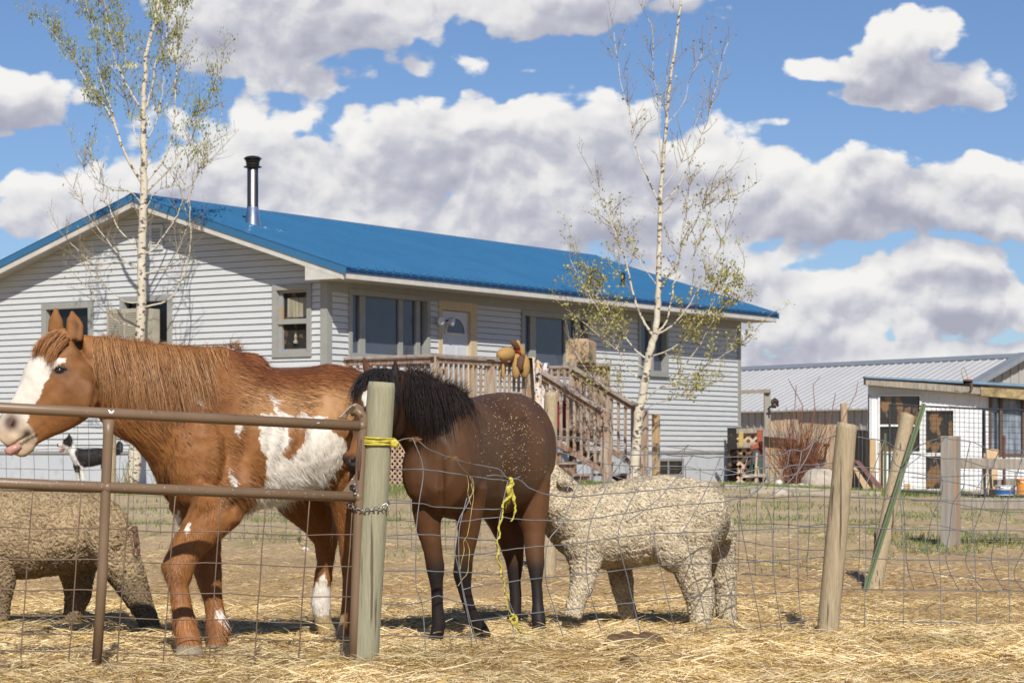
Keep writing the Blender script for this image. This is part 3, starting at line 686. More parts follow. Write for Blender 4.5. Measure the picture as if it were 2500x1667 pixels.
# printed towel over the top of the steps rail
def cloth(name, P, nu, nv, m, amp, **kw):
    vs = []; fs = []
    for j in range(nv + 1):
        for i in range(nu + 1): vs.append(P(i / nu, j / nv))
    for j in range(nv):
        for i in range(nu): a = j * (nu + 1) + i; fs.append((a, a + 1, a + nu + 2, a + nu + 1))
    return link_mesh(name, np.array(vs), fs, m, smooth=True)
c0t = Hp(a_of(1290, DV), DV + .02, RT)
def tw(s, t):
    L = t * 1.15 - .18
    fold = .035 * math.sin(s * 17 + t * 2) * (0.3 + t); 
    up = .02 + (.05 if L < 0 else 0); 
    if L < 0: return c0t + UA * (s * .56 - .14) + VA * (L * .9 + .05) + ZA * (.03 + fold * .4 - s * .12)
    return c0t + UA * (s * (.56 - .12 * t) - .14 + .05 * t) + VA * (.14 + fold) + ZA * (.03 - L - s * .12 + .03 * math.sin(s * 9))
two = cloth('printed_towel', tw, 22, 30, M['towel'], 0)
tag(two, 'white towel with black and orange print hanging from the stair rail', 'towel')
two.modifiers.new('s', 'SOLIDIFY').thickness = .006
tb = MB()
for (s, t, w_, h_, mm) in ((.25, .12, .12, .05, 'orange'), (.6, .45, .07, .16, 'darkgreen')): pass
def patch(s0, s1, t0, t1, m):
    vs = [tw(s0 + (s1 - s0) * i / 4, t0 + (t1 - t0) * j / 4) + VA * .006 + ZA * .001 for j in range(5) for i in range(5)]
    fs_ = [(j * 5 + i, j * 5 + i + 1, j * 5 + i + 6, j * 5 + i + 5) for j in range(4) for i in range(4)]
    link_mesh('towel_print', np.array(vs), fs_, m, two, smooth=True)
ORG[two.name] = np.array(two.location)
patch(.2, .62, .2, .27, mat('orange_print', (.65, .32, .06), rough=.9)); patch(.66, .82, .35, .5, mat('orange_print', (.6, .3, .05))); patch(.62, .8, .55, .72, mat('mint_print', (.25, .55, .42), rough=.9)); patch(.62, .9, .74, .8, mat('black_print', (.03, .03, .04), rough=.9)); patch(.1, .3, .75, .8, mat('mint_print', (.25, .55, .42)))
# ================================================================== GROUND
def ground_mesh():
    xs = np.concatenate([np.linspace(-400, -14, 14), np.linspace(-12, -4.6, 30), np.linspace(-4.5, 4.5, 361), np.linspace(4.6, 12, 30), np.linspace(14, 400, 14)])
    ys = np.concatenate([np.linspace(-60, 6, 12), np.linspace(7, 15, 320), np.linspace(15.06, 26, 180), np.linspace(26.2, 60, 120), np.linspace(65, 900, 20)])
    Xg, Yg = np.meshgrid(xs, ys); X = Xg.ravel(); Y = Yg.ravel(); P = np.stack([X, Y, X * 0], 1)
    near = 1 - sstep(11.5, 20, Y)
    z = gz(X, Y) + (fbm(P, .55, 3) - .5) * .06 * sstep(8, 12, Y) * (1 - sstep(40, 60, Y)) + (fbm(P, 4, 4) - .5) * (.09 * near + .02) + (fbm(P + 9, 15, 2) - .5) * .018 * (1 - sstep(20, 34, Y))
    z += mound(X, Y)
    z = np.where(np.abs(X) > 14, gz(X, Y), z)
    nx = len(xs); i = np.arange((len(ys) - 1) * (nx)).reshape(len(ys) - 1, nx)[:, :-1].ravel()
    f = np.stack([i, i + 1, i + nx + 1, i + nx], 1)
    return np.stack([X, Y, z], 1), f
def mound(X, Y):
    e = lambda cx, cy, rx, ry, h: h * np.exp(-((X - cx) / rx) ** 2 - ((Y - cy) / ry) ** 2)
    return e(.35, 10.4, .7, .35, .07) + e(1.9, 10.6, .9, .4, .06) + e(-1.6, 9.4, 1.0, .3, .05) + e(.9, 10.0, .5, .3, .05) + e(2.3, 13.2, 1.2, .5, .05)
m, nt_, b = _nodes('paddock_ground'); N = nt_.nodes; L = nt_.links
ge = N.new('ShaderNodeNewGeometry'); sp = N.new('ShaderNodeSeparateXYZ'); L.new(ge.outputs['Position'], sp.inputs[0])
def gn(scale, det=6, rough=.6):
    n = N.new('ShaderNodeTexNoise'); n.inputs['Scale'].default_value = scale; n.inputs['Detail'].default_value = det; n.inputs['Roughness'].default_value = rough
    L.new(ge.outputs['Position'], n.inputs['Vector']); return n.outputs['Fac']
def rng(v, a, b_, c=0, d=1):
    n = N.new('ShaderNodeMapRange'); L.new(v, n.inputs['Value']); n.inputs['From Min'].default_value = a; n.inputs['From Max'].default_value = b_; n.inputs['To Min'].default_value = c; n.inputs['To Max'].default_value = d; return n.outputs['Result']
def mixc(f, a, b_):
    n = N.new('ShaderNodeMix'); n.data_type = 'RGBA'
    for k, x in (('A', a), ('B', b_)):
        if isinstance(x, tuple): n.inputs[k].default_value = (*x, 1)
        else: L.new(x, n.inputs[k])
    L.new(f, n.inputs['Factor']); return n.outputs['Result']
def mm(op, a, b_):
    n = N.new('ShaderNodeMath'); n.operation = op; n.use_clamp = True
    for i, x in enumerate((a, b_)):
        if isinstance(x, (int, float)): n.inputs[i].default_value = x
        else: L.new(x, n.inputs[i])
    return n.outputs[0]
dirt = mixc(rng(gn(1.3), .38, .62), (.48, .32, .17), (.34, .21, .105))
dirt = mixc(rng(gn(22, 4), .45, .7), dirt, (.50, .35, .19))
far = mixc(rng(gn(.9), .35, .65), (.50, .385, .24), (.39, .285, .165))
far = mixc(rng(gn(14, 5), .5, .75), far, (.54, .43, .28))
col = mixc(rng(sp.outputs['Y'], 16, 23), dirt, far)
st = mixc(rng(gn(30, 5, .7), .35, .7), (.34, .215, .09), (.60, .44, .22))
edge = mm('ADD', mm('MULTIPLY', rng(sp.outputs['Y'], 17.5, 12, 0, 1.0), 1.0), mm('MULTIPLY', rng(gn(2.2, 4), .35, .65, -.35, .35), 1.0))
col = mixc(mm('MULTIPLY', rng(edge, .2, .7), .85), col, st)
gr = mm('MULTIPLY', rng(gn(1.1, 7, .7), .54, .62), rng(gn(16, 3), .35, .6))
gr = mm('MULTIPLY', gr, mm('MULTIPLY', rng(sp.outputs['Y'], 17, 22), rng(sp.outputs['Y'], 60, 38)))
col = mixc(gr, col, (.13, .17, .05))
dk = mm('MULTIPLY', rng(gn(5, 5), .60, .70), rng(sp.outputs['Y'], 30, 14, 0, .55))
col = mixc(dk, col, (.12, .075, .045))
L.new(col, b.inputs['Base Color']); b.inputs['Roughness'].default_value = .95; b.inputs['Specular IOR Level'].default_value = .15
bp = N.new('ShaderNodeBump'); bp.inputs['Strength'].default_value = .6; bp.inputs['Distance'].default_value = .03
L.new(gn(28, 6), bp.inputs['Height']); L.new(bp.outputs['Normal'], b.inputs['Normal'])
M['ground'] = m
gv, gf = ground_mesh()
tag(link_mesh('ground', gv, gf, M['ground'], org=(0, 0, 0), smooth=True), 'bare brown paddock dirt rising to patchy grass by the house', kind='structure')
def zground(X, Y):
    """height used for standing things on"""
    return gz(X, Y) + mound(np.asarray(X), np.asarray(Y))
# ---------------- straw litter
def straw(n, y0, y1, dens_pow, lmin, lmax, wmin, wmax, lift, zone=None, pal=0):
    X = []; 
    Y = y0 + (y1 - y0) * RNG.random(n) ** dens_pow
    X = (RNG.random(n) * 2 - 1) * (Y * .275 + .15)
    P = np.stack([X, Y, X * 0], 1)
    if zone is not None:
        k = RNG.random(n) < zone(X, Y, P); X, Y, P = X[k], Y[k], P[k]; n = len(X)
    # clumps share a heading a little
    head = fbm(P, 2.5, 2) * 12 + RNG.normal(size=n) * 1.6
    Lg = lmin + (lmax - lmin) * RNG.random(n) ** 2.2
    tilt = RNG.normal(size=n) * .16 + np.where(RNG.random(n) < .05, RNG.random(n) * .6, 0)
    bend = RNG.normal(size=n) * .35
    base = gz(X, Y) + mound(X, Y) + (fbm(P, .55, 3) - .5) * .06 + (fbm(P, 4, 4) - .5) * (.09 * (1 - sstep(11.5, 20, Y)) + .02) + RNG.random(n) * lift + .004
    S = 4; t = np.linspace(-.5, .5, S)[None, :]
    h = head[:, None] + bend[:, None] * t
    px = X[:, None] + np.cos(h) * t * Lg[:, None]; py = Y[:, None] + np.sin(h) * t * Lg[:, None]
    pz = base[:, None] + np.abs(np.sin(tilt))[:, None] * (t + .35) * Lg[:, None] - (t ** 2) * Lg[:, None] * .2 + .004
    paths = np.stack([px, py, pz], -1); paths[:, :, 2] = np.maximum(paths[:, :, 2], (base - RNG.random(n) * .01)[:, None])
    v = RNG.random((n, 1)); tone = fbm(P, 1.6, 3)[:, None]
    c = np.array([[.70, .54, .29]]) * (1 - v) + np.array([[.90, .76, .49]]) * v
    dkf = (RNG.random((n, 1)) < .22)
    c = np.where(dkf, np.array([[.34, .21, .08]]) * (.7 + .6 * RNG.random((n, 1))), c)
    gold = (RNG.random((n, 1)) < .25); c = np.where(gold & ~dkf, np.array([[.56, .40, .12]]), c)
    c = c * (.45 + 1.15 * tone)
    if pal == 1: c = c * np.array([[.78, .74, .66]])
    w_ = wmin + (wmax - wmin) * RNG.random(n)
    return paths, w_, c
parts = [straw(900, 8.9, 12.0, 1.0, .10, .24, .003, .005, .06), straw(94000, 8.9, 12.4, 1.1, .03, .19, .002, .0042, .035),
         straw(49000, 10.8, 14.6, 1.0, .03, .15, .002, .004, .025, zone=lambda X, Y, P: np.clip((fbm(P, 1.6, 3) - .36) * 5, .12, 1)),
         straw(70000, 12.5, 25.0, 1.15, .03, .12, .002, .005, .012, zone=lambda X, Y, P: np.clip((fbm(P, 1.1, 3) - .38) * 5, .15, 1) * (1 - sstep(15, 25, Y) * .75), pal=1)]
pp_ = np.concatenate([q[0] for q in parts]); ww = np.concatenate([q[1] for q in parts]); cc = np.concatenate([q[2] for q in parts])
sd_ = perp(nrm(pp_[:, -1] - pp_[:, 0]) if False else (pp_[:, -1] - pp_[:, 0]) / np.linalg.norm(pp_[:, -1] - pp_[:, 0], axis=1, keepdims=True))
so_ = strands_obj('straw_litter', pp_, ww, M['straw'], org=(0, 10, 0), col=cc, side=sd_)
tag(so_, 'golden loose straw strewn over the paddock floor along the fence', kind='stuff')
# ---------------- grass tufts
def grass(n, y0, y1, h0, h1, wd, zone, colr, xr=None):
    Y = y0 + (y1 - y0) * RNG.random(n); X = (RNG.random(n) * 2 - 1) * (Y * .235) if xr is None else xr[0] + (xr[1] - xr[0]) * RNG.random(n)
    P = np.stack([X, Y, X * 0], 1); k = RNG.random(n) < zone(X, Y, P); X, Y, P = X[k], Y[k], P[k]; n = len(X)
    h = h0 + (h1 - h0) * RNG.random(n); a = RNG.random(n) * 6.28; ln = RNG.random(n) * .7
    b0 = np.stack([X, Y, gz(X, Y) - .01 + (fbm(P, .55, 3) - .5) * .06], 1)
    t = np.linspace(0, 1, 3)
    paths = b0[:, None, :] + np.stack([np.cos(a)[:, None] * ln[:, None] * h[:, None] * t ** 2, np.sin(a)[:, None] * ln[:, None] * h[:, None] * t ** 2, h[:, None] * t * 1.0], -1)
    c = np.array(colr)[None, :] * (.6 + .8 * RNG.random((n, 1))) * np.where(RNG.random((n, 1)) < .2, np.array([[2.0, 1.4, 1.2]]), 1)
    return paths, wd * (.6 + .8 * RNG.random(n)), c
zg_ = lambda X, Y, P: np.clip((fbm(P, 1.3, 4) - .555) * 14, 0, 1) * (.25 + .5 * sstep(18, 26, Y))
gp = [grass(26000, 17.5, 25, .02, .06, .008, zg_, (.16, .22, .06)), grass(34000, 24, 36, .02, .07, .012, zg_, (.15, .21, .06)),
      grass(9000, 29.5, 36.5, .05, .13, .014, lambda X, Y, P: np.clip((fbm(P, .8, 3) - .46) * 9, 0, 1), (.16, .21, .06), (-3.2, 1.6)),
      grass(9000, 34.5, 37.5, .05, .12, .014, lambda X, Y, P: np.clip((fbm(P, .9, 3) - .46) * 9, 0, 1), (.18, .23, .07), (3.4, 7.2)),
      grass(3000, 15.5, 18.5, .02, .05, .006, zg_, (.15, .22, .06)),
      grass(2600, 20, 23, .03, .08, .008, lambda X, Y, P: np.clip((fbm(P, 1.3, 3) - .52) * 9, 0, 1), (.15, .19, .06), (3.5, 5.2))]
pp_ = np.concatenate([q[0] for q in gp]); ww = np.concatenate([q[1] for q in gp]); cc = np.concatenate([q[2] for q in gp])
tag(strands_obj('grass', pp_, ww, M['greenleaf'], org=(0, 25, 0), col=cc), 'short green spring grass in patches between fence and house', kind='stuff')
# ---------------- dung and clods
def clod(name, px, py, Y, r, h, label, m, cat='dung', seed=1, grp=None):
    X = (px - CX) * Y / F; z0 = float(zground(X, Y)); b = MB()
    rr = random.Random(seed)
    for k in range(5): b.ell((X + rr.uniform(-.5, .5) * r, Y + rr.uniform(-.5, .5) * r, z0 + h * .35), (r * rr.uniform(.4, .7), r * rr.uniform(.4, .7), h * rr.uniform(.5, .8)), 10, 7)
    v, n, f = fuse(b, r * .09, 2); v += n * ((fbm(v, 14 / r * .12, 3) - .5) * h * .6)[:, None]
    o = link_mesh(name, v, f, m, smooth=True); tag(o, label, cat, grp); return o
M['dung'] = mat('dry_dung', (.17, .10, .055), (.09, .055, .03), rough=.95, scale=25, bump=1.0, bdist=.02)
clod('dung_pile', 1545, 1610, 10.35, .13, .07, 'dark brown dung clump in the straw just below the white sheep', M['dung'], seed=3)
clod('dung_pile', 2350, 1560, 11.6, .14, .05, 'brown dung clump half buried in straw near the right edge', M['dung'], seed=5)
clod('dung_pile', 1555, 1640, 9.9, .10, .05, 'small dark dung clump at the bottom edge in front of the wire fence', M['dung'], seed=8)
def rock(px, py, Y, rx, rz_, label, m='rock', grp='stones along the garden edging', seed=0, ry=None, z0=None):
    X = (px - CX) * Y / F; zb = float(gz(X, Y)) if z0 is None else z0
    b = MB(); b.ell((X, Y, zb + rz_ * .35), (rx, ry or rx * .8, rz_ * .8), 20, 14)
    v = np.array(b.v); d = v - v.mean(0); ln = np.linalg.norm(d, axis=1, keepdims=True)
    v = v + d / (ln + 1e-6) * ((fbm(v + seed * 7.7, 1.1 / rx * .9, 3) - .5) * rx * .9)[:, None]
    return tag(link_mesh('boulder' if rx > .25 else 'stone', v, b.f, M[m], smooth=False), label, 'rock', None if rx > .25 else grp)
rock(2003, 1190, 41, .29, .30, 'large tan boulder beside the red twig shrub', 'rock', seed=2)
for k, (px, lab) in enumerate(((1806, 'flat tan stone at the house corner'), (1836, 'pale stone under the yard clutter'), (1862, 'broad grey stone below the orange post'), (1900, 'white upright stone left of the red shrub'), (1932, 'white stone under the left side of the red shrub'), (1958, 'long white stone in front of the boulder'), (1905, 'tan stone on the dirt below the timbers'))):
    Yq = 38.5 if k < 6 else 31.0
    rock(px, 1195, Yq, (.10, .08, .13, .075, .09, .15, .10)[k], (.09, .07, .08, .13, .09, .09, .09)[k], lab, 'rockwhite' if k in (3, 4, 5) else 'rock', seed=k + 11)
rock(745, 1320, 20.5, .035, .03, 'small pinkish stone on the dirt near the gate post', 'rockwhite', None, seed=31)
rock(668, 1490, 12.9, .04, .02, 'small grey stone on the dirt under the spotted horse', 'rock', None, seed=32)
# landscape timbers
for (x0, y0, x1, y1, Yq, lab) in ((1768, 1204, 2150, 1203, 34.6, 'long weathered timber edging behind a strip of grass'), (1830, 1216, 2090, 1214, 31.8, 'lower pale timber lying in front of the grass strip')):
    t = MB(); p0 = W(x0, y0, Yq); p1 = W(x1, y1, Yq); zc = float(gz(p0[0], Yq)) + .03
    p0[2] = zc; p1[2] = float(gz(p1[0], Yq)) + .03; t.beam(p0, p1, .13, .09); tag(t.obj('landscape_timber', M['timber'], bevel=.01), lab, 'timber', 'landscape timbers')
# ================================================================== BARN
def at(px, py, Y): return W(px, py, Y)
BR = V3((2493 - CX) / F * 85, 85, HC + 235 * 85 / F); bd = V3(-.546, .838, 0); be = V3(-.838, -.546, 0)
zr = BR[2]; ze_ = HC + 1.70; wdt = 4.3
def Bp(s, w_, z): return V3(BR[0], BR[1], 0) + bd * s + be * w_ + ZA * z
barn = thing('metal_barn', 'long low barn with pale ribbed metal roof behind the yard fence', 'barn', Bp(10, 3, -.2))
LB = 42
def bz(w_): return zr - (zr - ze_) * abs(w_) / wdt
b = MB()
for s in (1, -1):
    b.poly([Bp(-.3, 0, bz(0)), Bp(LB, 0, bz(0)), Bp(LB, s * (wdt + .3), bz(wdt + .3)), Bp(-.3, s * (wdt + .3), bz(wdt + .3))], V3(0, 0, -.05))
x = 0.0
while x < LB:
    a = Bp(x, .1, bz(.1)); c = Bp(x, wdt + .3, bz(wdt + .3)); n_ = nrm(np.cross(a - c, bd)); n_ = n_ if n_[2] > 0 else -n_
    b.add([a - bd * .06, a + bd * .06, a + bd * .025 + n_ * .025, a - bd * .025 + n_ * .025, c - bd * .06, c + bd * .06, c + bd * .025 + n_ * .025, c - bd * .025 + n_ * .025], [(1, 5, 6, 2), (3, 2, 6, 7), (0, 3, 7, 4), (4, 7, 6, 5)])
    x += .42
bro = b.obj('roof', M['barnroof'], barn)
b = MB()
for s in (1, -1):
    b.poly([Bp(-.4, 0, bz(0) + .05), Bp(LB, 0, bz(0) + .05), Bp(LB, s * .42, bz(.42) + .06), Bp(-.4, s * .42, bz(.42) + .06)], V3(0, 0, -.03))
    b.poly([Bp(-.42, 0, bz(0) + .07), Bp(.12, 0, bz(0) + .07), Bp(.12, s * (wdt + .35), bz(wdt + .35) + .07), Bp(-.42, s * (wdt + .35), bz(wdt + .35) + .07)], V3(0, 0, -.2))
b.obj('roof_trim', M['graymetal'], bro)
b = MB()
gb0 = -.3
b.poly([Bp(0, -wdt, gb0), Bp(0, wdt, gb0), Bp(0, wdt, ze_ - .05), Bp(0, 0, zr - .06), Bp(0, -wdt, ze_ - .05)], bd * .1)
b.poly([Bp(0.1, wdt, gb0), Bp(LB, wdt, gb0), Bp(LB, wdt, ze_ - .06), Bp(.1, wdt, ze_ - .06)], -be * .1)
x = .2
while x < LB: b.box(Bp(x, wdt + .02, (gb0 + ze_) / 2), (.08, .05, ze_ - gb0 - .1), (bd, be, ZA)); x += .42
x = -wdt + .2
while x < wdt: b.box(Bp(-.02, x, (gb0 + bz(x)) / 2 - .05), (.05, .08, bz(x) - gb0 - .12), (bd, be, ZA)); x += .42
b.obj('wall', M['barnwall'], barn)
# ================================================================== WHITE SHED
SY = 40.0; SZ = 0.22
def Sp(px, py, o=0.0):
    p = W(px, py, SY); p[1] -= o; return p
def sz_(px0, px1, py0, py1, o0, o1, mb):
    a = Sp(px0, py1); c = Sp(px1, py0)
    return mb.box(((a[0] + c[0]) / 2, SY - (o0 + o1) / 2, (a[2] + c[2]) / 2), (c[0] - a[0], o1 - o0, c[2] - a[2]))
shed = thing('white_shed', 'white corrugated shed with dark windows and weathered roof board', 'shed', (W(2270, 1100, SY)[0], SY + 1, SZ))
b = MB()
q0 = Sp(2120, 1222); b.poly([q0, q0 + V3(.55, 3, 0), q0 + V3(.55, 3, 1.75), q0 + V3(0, 0, 1.85)], V3(.05, 0, 0))
holes = [(2146, 2246, 966, 1103), (2258, 2328, 1001, 1106), (2258, 2328, 1112, 1194)]
xs = [2120, 2146, 2246, 2258, 2328, 2414]
for i in range(len(xs) - 1):
    hs = [h for h in holes if h[0] <= xs[i] + 1 and h[1] >= xs[i + 1] - 1]
    ys = [935] + sum([[h[2], h[3]] for h in sorted(hs, key=lambda h: h[2])], []) + [1222]
    for k in range(0, len(ys), 2): sz_(xs[i], xs[i + 1], ys[k], ys[k + 1], -.05, 0, b)
sz_(2414, 2620, 1108, 1222, -.05, .0, b)
x = 2124
while x < 2412:
    inh = [h for h in holes if h[0] - 3 < x < h[1] + 3]
    ys = [938] + sum([[h[2] - 4, h[3] + 4] for h in sorted(inh, key=lambda h: h[2])], []) + [1221]
    for k in range(0, len(ys), 2):
        if ys[k + 1] - ys[k] > 6: sz_(x - 1.6, x + 1.6, ys[k], ys[k + 1], .0, .010, b)
    x += 12.2
x = 2420
while x < 2618: sz_(x - 1.6, x + 1.6, 1110, 1221, .0, .010, b); x += 12.2
b.obj('wall', M['whitemetal'], shed)
for (x0, x1, y0, y1), nm in zip(holes, ('window', 'door', 'door')):
    f = MB(); e = 3.2
    sz_(x0 - e, x0 + 1.5, y0, y1, .0, .03, f); sz_(x1 - 1.5, x1 + e, y0, y1, .0, .03, f); sz_(x0 - e, x1 + e, y0 - e, y0 + 1, .0, .034, f); sz_(x0 - e, x1 + e, y1 - 1, y1 + e, .0, .034, f)
    if nm == 'window' : sz_(x0, x1, 1036, 1041, -.04, .01, f)
    w_ = f.obj('window', M['whitep'], shed); g = MB(); sz_(x0, x1, y0, y1, -.045, -.04, g); g.obj('pane', M['shedglass'], w_)
# see-through clutter is hung right behind the panes as real boards and tools
bk = MB(); bk.box((Sp(2250, 0)[0] + .1, SY + .9, 1.2), (1.6, .05, 2.0)); bk.obj('back_panel', M['dark'], shed)
f = MB(); sz_(2414, 2420, 960, 1112, -.02, .04, f); sz_(2440, 2447, 965, 1108, -.04, .03, f); sz_(2495, 2500, 965, 1108, -.04, .03, f); sz_(2414, 2620, 1106, 1112, -.02, .045, f); sz_(2414, 2620, 958, 968, -.02, .045, f)
w_ = f.obj('window', M['screen'], shed); g = MB(); sz_(2420, 2618, 966, 1108, -.05, -.044, g); g.obj('pane', mat('plastic_sheeting', (.26, .30, .35), (.12, .145, .18), rough=.3, scale=3, stretch=(4, 4, .8), bump=.3, lo=.4, hi=.6), w_)
def band(px0, px1, ya0, yb0, ya1, yb1, o0, o1, m, nm, par=shed):
    f = MB(); f.poly([Sp(px0, ya0, o1), Sp(px0, yb0, o1), Sp(px1, yb1, o1), Sp(px1, ya1, o1)], V3(0, o1 - o0, 0)); return f.obj(nm, m, par)
band(2108, 2386, 924, 940, 947, 963, 0.02, .26, M['greywood'], 'fascia_board')
band(2387, 2640, 946, 966, 962, 990, 0.02, .27, M['osb'], 'fascia_board')
band(2106, 2640, 920, 923.6, 945, 953, -.0, .30, mat('pale_blue_flashing', (.17, .28, .40), rough=.5, scale=4), 'flashing')
f = MB(); f.poly([Sp(2106, 922, .2), Sp(2640, 948, .2), Sp(2640, 948, -3.0) + V3(.6, 0, 0), Sp(2106, 922, -3.0) + V3(.6, 0, 0)], V3(0, 0, -.03)); f.obj('roof', M['graymetal'], shed)
# clutter seen through shed openings: leaning handles, a yellow sack
b = MB()
for k in range(7): x0 = 2296 + k * 4.5; b.beam(Sp(x0, 1100, -.2), Sp(x0 + random.uniform(-4, 4), 1010 + random.uniform(0, 20), -.2), .03, .03, (0, 1, 0))
b.beam(Sp(2195, 985, -.12), Sp(2180, 1000, -.12), .03, .08, (0, 1, 0)); b.beam(Sp(2196, 985, -.12), Sp(2214, 1000, -.12), .03, .08, (0, 1, 0)); b.beam(Sp(2150, 1030, -.1), Sp(2244, 1028, -.1), .03, .05, (0, 1, 0))
# rusty sign holder on the roof edge
rs = thing('rusty_bracket', 'small rusty metal bracket with bent wire fixed on the shed roof edge', 'bracket', Sp(2355, 955, .3))
b = MB(); sz_(2343, 2366, 927, 937, .28, .30, b); b.tube([Sp(2363, 935, .29), Sp(2364, 948, .29), Sp(2361, 955, .29)], .025, 6); b.obj('plate', M['rust'], rs)
b = MB(); b.tube([Sp(2344, 927, .29), Sp(2339, 908, .29), Sp(2344, 897, .29), Sp(2349, 905, .29), Sp(2355, 926, .29)], .008, 5); b.obj('bent_wire', M['post'], rs); b = MB(); b.tube([Sp(2360, 955, .29), Sp(2340, 956, .29), Sp(2324, 950, .29), Sp(2322, 956, .29), Sp(2340, 960, .29)], .006, 5); b.obj('bent_wire', M['post'], rs)
# ================================================================== KENNEL PANELS
KY = 35.0
def kp(px, py): return W(px, py, KY)
def panel(name, label, x0, x1, yt0, yt1, yb0, yb1, bars, cell, Y0, Y1, grp):
    f_ = lambda s, t: W(x0 + (x1 - x0) * s, (yt0 + (yt1 - yt0) * s) * (1 - t) + (yb0 + (yb1 - yb0) * s) * t, Y0 + (Y1 - Y0) * s)
    o = thing(name, label, 'fence panel', f_(.5, 1), grp)
    a = MB(); a.tube([f_(0, 1), f_(0, 0), f_(1, 0), f_(1, 1)], .022, 6); a.tube([f_(0, 1), f_(1, 1)], .02, 6)
    for s in bars: a.tube([f_(s, 0), f_(s, 1)], .022, 6)
    a.obj('frame', M['kennel'], o)
    a = MB(); nx = max(2, int(abs(x1 - x0) / cell)); ny = int((yb0 - yt0) / cell)
    for k in range(1, nx): a.tube([f_(k / nx, 0), f_(k / nx, 1)], .0035, 3, cap=False)
    for k in range(1, ny): a.tube([f_(0, k / ny), f_(1, k / ny)], .0035, 3, cap=False)
    a.obj('welded_mesh', M['kennel'], o); return o
panel('kennel_panel', 'dark framed wire kennel panel standing in front of the white shed', 2172, 2400, 988, 998, 1196, 1208, (), 11, 35, 34.6, 'kennel panels')
panel('kennel_panel', 'second kennel panel turned away beside the brown framed shed window', 2401, 2431, 998, 1004, 1208, 1190, (), 11, 34.6, 38, 'kennel panels')
panel('kennel_panel', 'kennel panel running out of the frame at the right edge', 2404, 2640, 998, 1006, 1209, 1214, (), 14, 34.5, 34.0, 'kennel panels')
# ================================================================== PLANK FENCE
def planks(name, label, x0, x1, yt, yb, Y, wpx, m='plank', jitter=3, grp='plank fences'):
    p = W((x0 + x1) / 2, yb, Y); o = thing(name, label, 'fence', p, grp); x = x0; k = 0
    while x < x1 - 1:
        w_ = wpx * random.uniform(.8, 1.15); t = random.uniform(-jitter, jitter)
        a = W(x + .5, yb + 4, Y); c = W(min(x + w_, x1) - .5, yt + t, Y)
        b = MB(); yo = random.uniform(-.012, .012); b.box(((a[0] + c[0]) / 2, Y + yo, (a[2] + c[2]) / 2), (c[0] - a[0], .022, c[2] - a[2])); b.obj('plank', M[random.choice([m, m, m, 'greywood', 'squarepost', 'post2'])], o)
        x += w_; k += 1
    return o
pf1 = planks('plank_fence', 'tan and rust plank fence section with a thick grey top rail', 1866, 1950, 1026, 1186, 43.5, 11)
b = MB(); b.beam(W(1862, 1056, 43.3), W(1948, 1064, 43.3), .10, .13); b.obj('top_rail', M['greywood'], pf1)
planks('plank_fence', 'bleached grey plank fence behind the red shrub', 1950, 2062, 1034, 1186, 44.5, 10)
planks('plank_fence', 'short pale plank fence between the leaning post and the shed', 2076, 2120, 1050, 1190, 44.0, 9)
p_ = W(2060, 1190, 43); b = MB(); b.box((p_[0], 43, (p_[2] + W(2060, 984, 43)[2]) / 2), (.12, .12, W(2060, 984, 43)[2] - p_[2])); tag(b.obj('wooden_post', M['plank'], bevel=.01), 'tall square wooden post rising above the plank fence', 'post')
# post frame and bell
fr_ = thing('post_frame', 'tall wooden post with a beam joined to the house corner', 'frame', W(1873, 1180, 44.5))
b = MB(); b.beam(W(1873, 1190, 44.5), W(1873, 953, 44.5), .12, .12, (0, 1, 0)); b.obj('post', M['squarepost'], fr_)
b = MB(); b.beam(W(1802, 957, 44.6), W(1880, 954, 44.4), .10, .07); b.obj('beam', M['greywood'], fr_)
bl = thing('yard_bell', 'small rusty bell on a bracket fixed to the wooden post', 'bell', W(1892, 1000, 44.3))
k_ = 44.3 / F; c_ = W(1892, 991, 44.3)
b = MB(); b.lathe(c_, [(8.5 * k_, 0), (7 * k_, 2 * k_), (5.5 * k_, 9 * k_), (4 * k_, 14 * k_), (.1, 15 * k_)][:4] + [(.01, 15 * k_)], 14); b.obj('bell_cup', M['rust'], bl, smooth=True)
b = MB(); b.tube([W(1875, 1000, 44.35), W(1880, 993, 44.3), W(1895, 994, 44.3)], .02, 6); b.tube([W(1885, 993, 44.2), W(1884, 978, 44.2), W(1892, 973, 44.2), W(1899, 978, 44.2), W(1899, 993, 44.2)], .018, 6); b.obj('bracket', M['blackmetal'], bl)
# ================================================================== CLUTTER BY THE HOUSE CORNER
lt = thing('lattice_panel', 'leaning wooden lattice panel behind the house corner clutter', 'lattice', W(1830, 1180, 46))
A = W(1800, 1184, 46); B_ = W(1856, 1052, 46)
lattice('lattice_strips', lambda x, z: V3(A[0] + x, 46, A[2] + z), B_[0] - A[0], B_[2] - A[2], .17, .05, lt, M['lattice'])
b = MB(); b.beam(W(1798, 1052, 45.95), W(1860, 1050, 45.95), .08, .10); b.beam(W(1800, 1087, 45.9), W(1848, 1085, 45.9), .06, .10); b.obj('rail', M['greywood'], lt)
b = MB(); b.box(W(1818, 1110, 46.5), (.7, .04, 1.1)); b.obj('backing', M['dark'], lt)
b = MB(); b.beam(W(1855, 1185, 44), W(1855, 1049, 44), .11, .06, (0, 1, 0)); b.beam(W(1832, 1092, 43.9), W(1852, 1088, 43.9), .08, .09); tag(b.obj('orange_post', M['orange'], bevel=.01), 'orange painted upright post beside the plank fence', 'post')
b = MB(); b.beam(W(1809, 1090, 44.2), W(1809, 1053, 44.2), .09, .05, (0, 1, 0)); tag(b.obj('yellow_board', M['yellow'], bevel=.01), 'short yellow board standing against the house corner', 'board')
